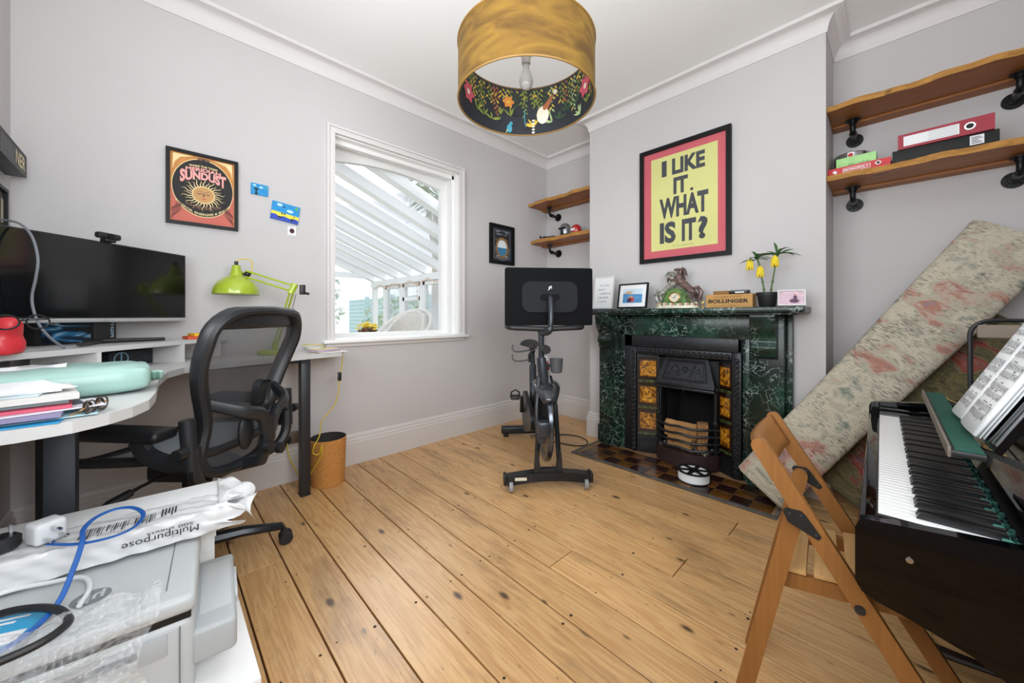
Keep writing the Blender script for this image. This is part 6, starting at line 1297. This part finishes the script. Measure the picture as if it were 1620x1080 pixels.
# white carton and paper ream behind the printer
ct = thing('white_carton', 'white cardboard carton under the open paper ream', 'carton', (-1.358, -.085, ZP), rad(-3)); MB().b2(-.085, .085, -.20, .20, 0, .195).build('carton_body', mat('white_card', '#dcdcd8', 0.75), ct, smooth=False); MB().b2(-.088, .088, -.203, .203, .165, .2).build('carton_lid', mat('white_card', '#dcdcd8'), ct, smooth=False)
ZB = .5085
rm = thing('paper_ream', 'opened ream of printer paper in torn plastic wrap behind the printer', 'paper pack', (-1.305, -.068, ZB), rad(-4.5))
MB().box((-.012, -.01, .0245), (.212, .40, .047), None, 0, .001).build('paper_block', M_paper, rm)
M_wrap = mat('torn_poly_wrap', '#d8d9da', 0.25, var=0.04, scale=14, bump=0.5, bscale=35)
def wr(u, v):   # wrap over the near half of the top, down the near side and crumpled past the end
    y = -.215+.44*v; k = max(0, (v-.86)/.14); s_ = u*.175
    if s_ < .105: p = [.103-.105+s_, .0505]
    elif s_ < .112: p = [.1045, .0505-(s_-.105)]
    else: p = [.1055, .044-(s_-.112)*.72]
    e_ = .0022*sin(v*37+u*9)+.0018*sin(v*61-u*23)+.002*sin(u*40)*(k+.2)
    return (p[0]+(.002+e_)*(1 if s_ > .105 else .2)-.03*k*(1-u)*0+.012*sin(u*17)*k, y+.02*k*sin(u*23), max(.0005, p[1]+(.0025+abs(e_))*(1 if s_ <= .112 else .3)+.02*k*sin(u*15+1)*(1-abs(2*u-1))-.01*k))
m = MB(); m.surf(wr, 30, 44); o = m.build('wrap', M_wrap, rm, angle=70)
def wr2(u, v): a = pi*u; return (-.115+.22*u+.008*sin(v*11+u*9), .19+.075*v+.010*sin(u*19)*v, .052*(1-.35*v)+.020*sin(u*13+v*4)*v-.018*v*abs(2*u-1)+.004)
m = MB(); m.surf(wr2, 24, 10); m.build('torn_wrap_end', M_wrap, rm, angle=50)
m = MB(); g = lambda u, v: (v, u, .0575)
for j, (c0, L_) in enumerate(((.035, .05), (-.01, .045), (-.05, .05))):
    for i in range(9): flat(m, rect(c0+.0042*i, .045, c0+.0042*i+.0012+.0012*(i % 3 == 0), .045+L_*(.6+.4*((i*7+j) % 4)/3)), g)
for i in range(5): flat(m, rect(.08+.006*i, .03, .083+.006*i, .075-.006*(i % 3)), g)
tag(m.build('barcode', M_ink, rm, smooth=False), kind='stuff')
m = MB(); put_text(m, 'Multipurpose', (.150, .040, .020, .020), lambda u, v: (.1175, u-0, v), 0, .0); put_text(m, '500 sheets', (.140, .0525, .060, .0455), lambda u, v: (.1175, u, v-.008)); m.build('lettering', M_ink, rm, smooth=False)
# plugs, cables, leaflet, bubble wrap on top
ZL = ZP+.2062
M_blue = mat('blue_flat_cable', '#1f5aa8', 0.4, var=0.05); M_wcab = mat('white_lead', '#d9dde0', 0.45)
def cable(name, label, pts, r, mm, sq=None, n=10): return tag(MB().tube(bez(pts, n), r, 8, sq=sq).build(name, mm), label, 'cable')
cable('blue_cable', 'flat blue cable looped on the plastic wrapped ream', [(-1.225, -.165, .574), (-1.180, -.120, .5745), (-1.160, -.070, .577), (-1.175, -.036, .580), (-1.224, -.024, .584), (-1.272, -.043, .588), (-1.284, -.074, .590), (-1.261, -.102, .590), (-1.215, -.115, .588), (-1.165, -.112, .582), (-1.12, -.118, .556), (-1.06, -.134, .520), (-1.00, -.175, .5115), (-.985, -.25, .5105), (-.99, -.31, .5105)], .0044, M_blue, .45)
cable('white_cable', 'white lead curving across the printer lid', [(-1.10, -.32, ZL+.005), (-1.19, -.285, ZL+.006), (-1.205, -.215, ZL+.008), (-1.190, -.160, ZL+.007), (-1.165, -.112, ZL+.007), (-1.11, -.097, ZL+.007), (-1.055, -.105, ZL+.007)], .0042, M_wcab)
cable('black_cable', 'thick black lead bent round on the printer lid', [(-1.03, -.32, ZL+.012), (-1.10, -.25, ZL+.010), (-1.12, -.209, ZL+.010), (-1.09, -.166, ZL+.016), (-1.041, -.13, ZL+.022), (-.99, -.111, ZL+.026), (-.958, -.113, ZL+.030), (-.935, -.14, ZL+.030), (-.93, -.20, ZL+.028)], .0065, M_blackp)
wp = thing('white_plug', 'white three pin mains adaptor on the paper ream', 'plug', (-1.262, -.172, .5665), rad(-60)); MB().box((0, 0, .024), (.048, .045, .044), None, 0, .008, 3).build('plug_body', M_wcab, wp)
for p, l in (((0, .012, .034), .02), ((-.011, .0, .014), .0), ((.011, .0, .014), .0)): MB().box((p[0], .036, p[2]), (.006, .03, .004)).build('pin', M_chrome, wp)
bp_ = thing('black_plug', 'black three pin mains plug lying beside the white adaptor', 'plug', (-1.275, -.232, .5665), rad(20)); MB().lathe([(.022, 0), (.027, .006), (.027, .022), (.02, .028), (.001, .029)], 20, cap1=False).build('plug_body', M_blackp, bp_)
for dx, dy, a in ((0, .012, 0), (-.012, -.010, 0), (.012, -.010, 0)): MB().box((dx, dy, .038), (.006, .004, .022)).build('pin', M_chrome, bp_)
o = MB().box((0, 0, .0008), (.085, .15, .0015), None, 0).build('blue_leaflet', mat('cyan_leaflet', '#3fa6d6', 0.5, var=0.04)); o.location = (-1.085, -.225, ZL+.0002); o.rotation_euler = (0, 0, rad(-22)); tag(o, 'cyan and white leaflet under the leads on the printer', 'leaflet')
m = MB(); g = lambda u, v: (u, v, .0020); flat(m, rect(.008, -.07, .04, .07), g, 0); [flat(m, rect(-.034+.012*i, -.05, -.028+.012*i, .05-.012*i), g, 0) for i in range(3)]; m.build('print', M_paper, o, smooth=False)
def bubble():
    m = bpy.data.materials.new('bubble_wrap'); m.use_nodes = True; nt = m.node_tree; b = nt.nodes['Principled BSDF']; o = nt.nodes['Material Output']; L = nt.links.new
    tc = N(nt, 'TexCoord'); v = N(nt, 'TexVoronoi'); v.inputs['Scale'].default_value = 105; v.inputs['Randomness'].default_value = .5; L(tc.outputs['Object'], v.inputs['Vector'])
    bp = N(nt, 'Bump'); bp.inputs['Strength'].default_value = 1.0; bp.inputs['Distance'].default_value = .006; bp.invert = True; L(v.outputs['Distance'], bp.inputs['Height']); L(bp.outputs[0], b.inputs['Normal'])
    b.inputs['Base Color'].default_value = (.86, .88, .9, 1); b.inputs['Roughness'].default_value = .12; b.inputs['Specular IOR Level'].default_value = .8
    t = N(nt, 'BsdfTransparent'); mx = N(nt, 'MixShader'); mr = N(nt, 'MapRange'); mr.inputs[2].default_value = .6; mr.inputs[3].default_value = .10; mr.inputs[4].default_value = .30; L(v.outputs['Distance'], mr.inputs[0]); L(mr.outputs[0], mx.inputs[0]); L(t.outputs[0], mx.inputs[1]); L(b.outputs[0], mx.inputs[2]); L(mx.outputs[0], o.inputs[0]); return m
def bw_(u, v):
    x0 = -1.012; s_ = .24*u; xe = -.955+.004; y = -.40+.40*v*(1-.06*u)+.012*sin(u*9)
    e_ = .008*sin(u*17+v*11)+.006*sin(v*29-u*7)
    L1 = xe-x0
    if s_ < L1: return (x0+s_+e_*.3, y, ZL+.012+abs(e_)*1.3+.012*sin(pi*s_/L1))
    return (xe+.022+e_+.03*sin((s_-L1)*9), y, ZL+.010-(s_-L1)*.92)
m = MB(); m.surf(bw_, 46, 60); tag(m.build('bubble_wrap', bubble(), angle=80), 'crumpled clear bubble wrap draped over the front of the printer', 'bubble wrap')

# ------------------------------------------------------------------ rugs
def rug_mat(name, cols, dark):
    m, nt, b = nodes(name); L = nt.links.new; tc = N(nt, 'TexCoord')
    mp = N(nt, 'Mapping'); mp.inputs['Scale'].default_value = (4.6, 3.0, 3.0); L(tc.outputs['Object'], mp.inputs[0])
    n1 = N(nt, 'TexNoise'); n1.inputs['Scale'].default_value = 2.1; n1.inputs['Detail'].default_value = 9; n1.inputs['Roughness'].default_value = .62; n1.inputs['Distortion'].default_value = .5; L(mp.outputs[0], n1.inputs['Vector'])
    r1 = ramp(nt, cols); L(n1.outputs['Fac'], r1.inputs[0])
    mp2 = N(nt, 'Mapping'); mp2.inputs['Scale'].default_value = (300, 38, 38); L(tc.outputs['Object'], mp2.inputs[0])
    n2 = N(nt, 'TexNoise'); n2.inputs['Scale'].default_value = 1; n2.inputs['Detail'].default_value = 1; L(mp2.outputs[0], n2.inputs['Vector'])
    mp3 = N(nt, 'Mapping'); mp3.inputs['Scale'].default_value = (5, 5, 5); mp3.inputs['Location'].default_value = (3, 1, 2); L(tc.outputs['Object'], mp3.inputs[0])
    n3 = N(nt, 'TexNoise'); n3.inputs['Scale'].default_value = 1.3; n3.inputs['Detail'].default_value = 5; n3.inputs['Roughness'].default_value = .65; L(mp3.outputs[0], n3.inputs['Vector'])
    th = N(nt, 'MapRange'); th.inputs[1].default_value = .38; th.inputs[2].default_value = .62; th.inputs[3].default_value = .68; th.inputs[4].default_value = .50; L(n3.outputs['Fac'], th.inputs[0])
    sb = N(nt, 'Math', operation='SUBTRACT'); L(n2.outputs['Fac'], sb.inputs[0]); L(th.outputs[0], sb.inputs[1])
    k = N(nt, 'MapRange'); k.inputs[1].default_value = 0; k.inputs[2].default_value = .07; k.inputs[4].default_value = .72; L(sb.outputs[0], k.inputs[0])
    c = mixc(nt, k.outputs[0], r1.outputs[0], dark); L(c, b.inputs['Base Color']); b.inputs['Roughness'].default_value = .95
    bp = N(nt, 'Bump'); bp.inputs['Strength'].default_value = .5; bp.inputs['Distance'].default_value = .002; L(n2.outputs['Fac'], bp.inputs['Height']); L(bp.outputs[0], b.inputs['Normal']); return m
def rug(name, label, p0, p1, wd, th, mm, edge, seed, tap):
    p0, p1 = Vector(p0), Vector(p1); a = (p1-p0).normalized(); L_ = (p1-p0).length; c = (p0+p1)/2; n_ = Vector((0, 0, 1.05))-c; n_ = (n_-a*n_.dot(a)).normalized(); w_ = n_.cross(a).normalized()
    M = Matrix((a, w_, n_)).transposed().to_4x4(); M.translation = p0
    t = thing(name, label, 'rug'); t.matrix_world = M
    r = random.Random(seed); m = MB(); nx = 40
    def sec(k, rr_, inset=0):
        P = []; hw, hh = wd/2-inset, th/2-inset
        for i in range(k):
            q = 2*pi*i/k; cx_, sy_ = cos(q), sin(q); P.append((hw*math.copysign(abs(cx_)**.55, cx_), hh*math.copysign(abs(sy_)**.7, sy_)))
        return P
    k = 40; vs = []; fs = []
    for i in range(nx+1):
        x = L_*i/nx; s_ = (1+.015*sin(i*.23+seed))*(1+(tap-1)*i/nx)
        for (y, z) in sec(k, 0): vs.append((x+.012*(y/wd), y*s_, z*(1+.10*sin(i*.31+y*7))+.010*sin(i*.2)))
    for i in range(nx):
        for j in range(k): fs.append((i*k+j, i*k+(j+1) % k, (i+1)*k+(j+1) % k, (i+1)*k+j))
    m.add(vs, fs); m.build('rug_roll', mm, t, angle=70)
    for e_ in (0, 1):                       # visible layers at both ends
        x = L_*e_; q = MB(); sg_ = -1 if e_ == 0 else 1
        for la in range(4):
            ins = .003+.013*la; dx = sg_*(.006-.004*la) if False else sg_*(.008*(la % 2))
            if wd/2-ins < .02 or th/2-ins < .006: break
            P = [(y*(tap if e_ else 1), z) for y, z in sec(36, 0, ins)]; q.tube([(x+dx-sg_*.006+.012*(y/wd), y, z) for y, z in P], .0058, 6, closed=True)
        q.add([(x-sg_*.004, y, z) for y, z in sec(30, 0, .004)], [tuple(range(30))], 1); q.build('rug_layers', [edge, mm], t)
    return t, M, L_
M_rug1 = rug_mat('faded_cream_rug', [(0.34, '#7a8378'), (0.41, '#b3ad9c'), (0.47, '#c2b8a5'), (0.52, '#a9a793'), (0.57, '#b5a294'), (0.63, '#a87765'), (0.70, '#93808a')], '#4c4a47')
M_rug2 = rug_mat('faded_olive_rug', [(0.34, '#3f3b2b'), (0.42, '#6d6440'), (0.50, '#57533d'), (0.545, '#75694e'), (0.585, '#84302c'), (0.63, '#8a5a4c'), (0.70, '#5a4450')], '#25241f')
M_rug_e = mat('rug_edge_binding', '#b5ad9b', 0.95, var=0.15, scale=90); M_rug_e2 = mat('olive_edge_binding', '#5f5944', 0.95, var=0.2, scale=90)
rug('rolled_rug', 'cream and coral rolled rug leaning across the alcove', (-.515, 2.42, .094), (.395, 2.955, 1.425), .275, .105, M_rug1, M_rug_e, 1, 1.17)
rug('rolled_rug', 'darker olive and red rolled rug leaning behind the cream one', (-.20, 2.64, .105), (.40, 2.975, 1.00), .28, .10, M_rug2, M_rug_e2, 4, 1.0)

# ------------------------------------------------------------------ piano
pn = thing('digital_piano', 'glossy black piano keyboard with curved end panel and felted music ledge', 'piano', (0, 1.03, 0), rad(1.0))
def pp(m, n, mm=M_blackg, par=pn, **k): return m.build(n, mm, par, **k)
side = [(-.056, .618), (-.050, .634), (-.040, .640), (.067, .652), (.148, .660), (.22, .690), (.30, .700), (.53, .700), (.53, 0), (.25, 0), (.245, .15), (.22, .30), (.185, .38), (.135, .428), (.096, .450), (.052, .463), (.013, .474), (-.025, .482), (-.046, .492), (-.056, .510)]
side = [(a, b) for a, b in side]
def side_panel(y0, y1, dz=0): 
    m = MB(); m.prism([(a, b+(dz if b > .6 else 0)) for a, b in side], lambda a, b, t_: (a, t_, b), y0, y1); return pp(m, 'end_panel', angle=25)
ep = side_panel(0, .026); MB().lathe([(.001, 0), (.0055, 0), (.0055, .002), (.003, .0025)], 12, (.02, -.0002, .585), M=Mx).build('screw_cap', M_chrome, ep)
side_panel(1.225, 1.25, .035)
m = MB(); m.b2(-.050, .30, .026, 1.225, .548, .612); pp(m, 'keybed', smooth=False)
m = MB(); m.b2(-.052, -.024, .026, 1.225, .575, .634, 0, .004); pp(m, 'key_slip')
for a, b in ((.0262, .038), (1.128, 1.2248)): m = MB(); m.b2(-.024, .15, a, b, .612, .6455, 0, .003); pp(m, 'cheek_block')
m = MB(); m.prism([(.150, .640), (.152, .662), (.21, .692), (.30, .699), (.52, .699), (.52, .50), (.30, .50), (.30, .612), (.150, .612)], lambda a, b, t_: (a, t_, b), .0262, 1.2248); pp(m, 'top_lid', angle=25)
m = MB(); m.b2(.30, .52, .0262, 1.2248, .10, .499); pp(m, 'lower_panel', smooth=False)
KY0, KP = .0385, .02092
wk_ = MB().box((.062, 0, 0), (.170, KP-.0011, .020), None, 0, .0012, 1); wk_ = wk_.build('white_key', mat('ivory_key', '#e9eaea', 0.22, var=0.01), pn)
bk_ = MB(); bk_.prism([(.032, .0), (.036, .011), (.041, .0125), (.145, .0125), (.145, 0)], lambda a, b, t_: (a, t_, b), -.0055, .0055); bk_ = bk_.build('black_key', mat('ebony_key', '#101113', 0.3), pn, smooth=False)
first = True
for i in range(52):
    o = wk_ if first else wk_.copy(); 
    if not first: COL.objects.link(o)
    first = False; o.location = (0, KY0+KP*(i+.5), .630)
first = True; n_ = 0
for i in range(51):
    if (51-i) % 7 in (0, 1, 3, 4, 5) and n_ < 36:     # sharps between the naturals
        o = bk_ if first else bk_.copy()
        if not first: COL.objects.link(o)
        first = False; n_ += 1; o.location = (0, KY0+KP*(i+1), .6402)
felt = mat('teal_felt', '#4d8f80', 0.95, var=0.15, scale=80); M_gfelt = mat('dark_green_felt', '#0f4a3c', 0.9, var=0.12, scale=120)
m = MB()
for i in range(52): m.box((.142+.002*(i % 2), KY0+KP*(i+.5), .6425), (.010, KP*.66, .006), Euler((0, 0, .3)))
tag(pp(m, 'key_felt', felt, smooth=False), kind='stuff')
lg = MB().box((.106, .51, .7755), (.046, .80, .012), Euler((0, 0, rad(-.5))), 0, .002).build('music_ledge', M_black, pn); MB().box((.108, .51, .7823), (.038, .79, .002), Euler((0, 0, rad(-.5)))).build('ledge_felt', M_gfelt, lg); MB().box((.0815, .51, .778), (.005, .80, .022), Euler((0, 0, rad(-.5))), 0, .001).build('ledge_lip', mat('worn_lip', '#6d655c', 0.45, var=0.2), lg)
for y in (.20, .82): m = MB(); m.prism([(.115, .772), (.135, .772), (.31, .700), (.27, .700)], lambda a, b, t_: (a, t_, b), y, y+.03); pp(m, 'ledge_arm', M_black, smooth=False)
for y in (.20, .82): m = MB(); m.box((.148, y+.015, .770), (.030, .020, .004), Euler((0, .40, 0)), 0, .001); m.cyl((.135, y+.003, .778), (.135, y+.027, .778), .004, n=10); pp(m, 'hinge', mat('old_brass', '#7d6a42', 0.4, metal=0.7, var=0.2))
la = rad(26); Rl = lambda s_, e_: (.134+s_*sin(la)+e_*cos(la), .786+s_*cos(la)-e_*sin(la))
m = MB(); q0 = [Rl(0, .002), Rl(.23, .002), Rl(.23, .014), Rl(0, .014)]; m.prism(q0, lambda a, b, t_: (a, t_, b), .14, .60); pp(m, 'music_rest', M_blackg, smooth=False)
MB().tube(bez([(.31, .665, .050), (.24, .668, .048), (.16, .672, .040), (.095, .676, .034)], 4), [.011+.0008*i for i in range(13)], 10, sq=.7).build('pedal', mat('dark_pedal', '#2b1f19', 0.35, var=0.2), pn)
m = MB(); m.b2(.30, .36, .40, 0.92, .002, .095); pp(m, 'pedal_box', M_black, smooth=False)
# sheet music
def score(name, label, y0, wl, wr_, h, off, rz_extra, nstave, seed, dz=0):
    t = thing(name, label, 'sheet music', pn.matrix_basis @ Vector((0, 0, 0)) if False else (0, 1.03, 0), rad(1.0)); r = random.Random(seed)
    def pg(y, s_, e_=0): x, z = Rl(s_, -.004-off-e_); return (x, y, z+dz)
    for side_, (a, b) in (('left_page', (y0, y0+wl)), ('right_page', (y0-wr_, y0))):
        m = MB(); m.surf(lambda u, v: pg(a+(b-a)*u, .002+h*v, .004+.009*sin(pi*(u if side_ == 'left_page' else 1-u))**.7), 12, 4); o = m.build(side_, M_paper, t)
        md_ = o.modifiers.new('t', 'SOLIDIFY'); md_.thickness = .004; md_.offset = 0
        q = MB()
        for j in range(nstave):
            s0 = h*(.90-(.84/nstave)*j); wu = (b-a)
            def G(u, ds): return pg(a+wu*u, s0-ds, .0075+.009*sin(pi*(u if side_ == 'left_page' else 1-u))**.7)
            for sub in (0, .020):
                for l in range(5):
                    d = sub+.0028*l
                    q.add([G(.10+.1*k, d) for k in range(9)]+[G(.10+.1*k, d+.0006) for k in range(8, -1, -1)], [(k, k+1, 16-k, 17-k) for k in range(8)])
                for k in range(9):
                    u = .13+.085*k+r.uniform(-.008, .008); dd = sub+r.uniform(-.002, .012); q.add([G(u, dd), G(u+.014, dd), G(u+.014, dd+.0034), G(u, dd+.0034)], [(0, 1, 2, 3)])
                    if r.random() < .8: s2 = r.choice((-.009, .009)); q.add([G(u+.012, dd+s2), G(u+.016, dd+s2), G(u+.016, dd+.002), G(u+.012, dd+.002)], [(0, 1, 2, 3)])
                    if r.random() < .35: q.add([G(u, sub-.006), G(u+.06, sub-.006), G(u+.06, sub-.004), G(u, sub-.004)], [(0, 1, 2, 3)])
            q.add([G(.095, -.001), G(.103, -.001), G(.103, .033), G(.095, .033)], [(0, 1, 2, 3)]); q.add([G(.895, -.001), G(.903, -.001), G(.903, .033), G(.895, .033)], [(0, 1, 2, 3)])
        tag(q.build('notation', M_ink, o, smooth=False), kind='stuff')
    return t, pg
t, pg = score('sheet_music', 'open white book of sheet music on the piano ledge', .395, .150, .175, .293, .004, 0, 5, 3)
m = MB(); small_marks(m, (.345, .276, .265, .281), lambda u, v: pg(u, v, .018)); m.build('title', M_ink, t.children[1], smooth=False)
for k in range(4):
    m = MB(); m.surf(lambda u, v: (lambda p: (p[0]+.004*k, p[1], p[2]))(pg(.395-.178*u, .002+.290*v, -.0015*k-.001)), 4, 2); o = m.build('leaf', M_paper, t); md_ = o.modifiers.new('t', 'SOLIDIFY'); md_.thickness = .0012
bkl = thing('music_binder', 'black music binder behind the open sheet music on the piano', 'binder', (0, 1.03, 0), rad(1.0))
m = MB(); x0, z0 = .315, .7005; q0 = [(x0, z0), (x0+.09, z0+.25), (x0+.102, z0+.246), (x0+.012, z0)]; m.prism(q0, lambda a, b, t_: (a, t_, b), .10, .34); m.build('cover', M_black, bkl, smooth=False); m = MB(); m.prism([(x0+.013, z0), (x0+.100, z0+.235), (x0+.115, z0+.230), (x0+.028, z0)], lambda a, b, t_: (a, t_, b), .105, .335); m.build('pages', M_paper, bkl, smooth=False)
# folded black chair behind the piano
fcb = thing('folded_chair', 'folded black tubular chair with pale pad standing behind the piano', 'chair', (.40, 2.42, 0), rad(4))
P_ = [(a, b+.52) for a, b in rrect(.36, 1.02, .06, 6)]
MB().tube([(a, .0+.03*b, b) for a, b in P_], .008, 8, closed=True).build('tube_frame', M_black, fcb)
MB().box((0, .028, .985), (.325, .014, .055), None, 0, .006, 3).build('back_pad', mat('taupe_pad', '#8a7d70', 0.8, var=0.08), fcb); MB().box((0, .02, .60), (.33, .02, .36), None, 0, .02, 3).build('seat_pad', M_blackp, fcb)
for s_ in (-1, 1): MB().tube([(s_*.16, .045, .02), (s_*.16, .035, .75)], .009, 8).build('rear_leg', M_black, fcb)

# ------------------------------------------------------------------ wooden folding chair
fc_ = thing('folding_chair', 'varnished beech folding chair with slatted seat pulled up to the piano', 'folding chair', (0, 1.246, 0), rad(5.8))
def bar(p0, p1, w_, th, y, rounded=True):
    """flat bar in the x-z plane between p0 and p1, width w_, thickness th centred on y"""
    a, b = Vector((p0[0], p0[1])), Vector((p1[0], p1[1])); d = (b-a).normalized(); n_ = Vector((-d.y, d.x)); P = []
    for c, s_ in ((a, -1), (b, 1)):
        for i in range(7):
            t_ = pi*(i/6); v = (n_*cos(t_)+d*sin(t_))*(w_/2) if s_ > 0 else (-n_*cos(t_)-d*sin(t_))*(w_/2); P.append(tuple(c+v))
    return MB().prism(P, lambda x, z, t_: (x, t_, z), y-th/2, y+th/2)
FT, FB = (-.246, .733), (.190, .019); RT, RB = (-.180, .580), (-.299, .019)
for s_ in (-1, 1):
    bar(FT, FB, .036, .020, s_*.158).build('front_leg', M_beech, fc_, angle=40)
    bar(RT, RB, .036, .018, s_*.137).build('rear_leg', M_beech, fc_, angle=40)
    pl_ = MB(); P = [(-.200, .594), (-.194, .602), (-.166, .603), (-.158, .596), (-.130, .556), (-.136, .548), (-.190, .570)]; q0 = s_*.158-.0105
    pl_.prism(P, lambda x, z, t_: (x, t_, z), q0, q0-.0025); hp_l = pl_.build('hinge_plate', M_black, fc_, smooth=False)
    for q in ((-.187, .590), (-.166, .592), (-.140, .557)): MB().ell((q[0], q0-.0025, q[1]), (.004, .002, .004), 8, 5).build('rivet', M_blackp, hp_l)
    bar((-.205, .408), (.125, .454), .034, .018, s_*.117).build('seat_rail', M_beech, fc_, angle=40)
    MB().cyl((-.068, s_*.1685, .4275), (-.068, s_*.1735, .4275), .009, n=12).build('bolt', M_blackp, fc_)
m = MB(); d_ = (Vector((FB[0]-FT[0], 0, FB[1]-FT[1]))).normalized(); nrm_ = Vector((-d_.z, 0, d_.x))
def br(u, v, e_): y = (2*u-1)*.147; q = Vector((FT[0], 0, FT[1]))+d_*(-.012+.088*v)+nrm_*(e_-.016+.020*(2*u-1)**2); return (q.x, y, q.z)
m.surf(lambda u, v: br(u, v, 0), 14, 4); o = m.build('back_rail', M_beech, fc_, angle=60); q_ = o.modifiers.new('t', 'SOLIDIFY'); q_.thickness = .018
for i in range(6): MB().box((-.180+.058*i, 0, .4355+.0081*i), (.045, .252, .010), Euler((0, -.139, 0)), 0, .002).build('seat_slat', M_beechl, fc_)
MB().cyl((-.259, -.137, .20), (-.259, .137, .20), .010, n=12).build('rear_stretcher', M_beechl, fc_)
MB().cyl((.119, -.158, .138), (.119, .158, .138), .011, n=12).build('front_stretcher', M_beechl, fc_)
MB().cyl((-.068, -.155, .4275), (-.068, .155, .4275), .009, n=12).build('seat_pivot', M_beechl, fc_)
MB().cyl((-.201, -.137, .490), (-.201, .137, .490), .009, n=12).build('upper_stretcher', M_beechl, fc_)
import OpenImageIO as oiio, numpy as np, sys
b=oiio.ImageBuf('/workdir/render_main.png'); a=b.get_pixels(oiio.FLOAT)[:,:,:3]; s=a.shape[1]/1620
for n,(x,y) in dict(ceilL=(560,60),ceilR=(1100,60),ceilfarR=(1420,20),wallTL=(150,120),wallmid=(440,230),wallUnderWin=(620,600),wallright_of_win=(790,280),chim=(975,300),chimR=(1240,250),chimlow=(1270,600),alcR=(1400,420),alcLcorner=(900,450),floorA=(600,950),floorB=(1000,900),floorC=(620,720),floorD=(1050,1020),lamp=(780,80),skirt=(640,690),lamp2=(850,60),printer=(230,900),desk=(230,690),sill=(640,538)).items():
    p=a[int((y-4)*s):int((y+5)*s)+1,int((x-4)*s):int((x+5)*s)+1].reshape(-1,3).mean(0)*255
    print(n,(x,y),p.round().astype(int))
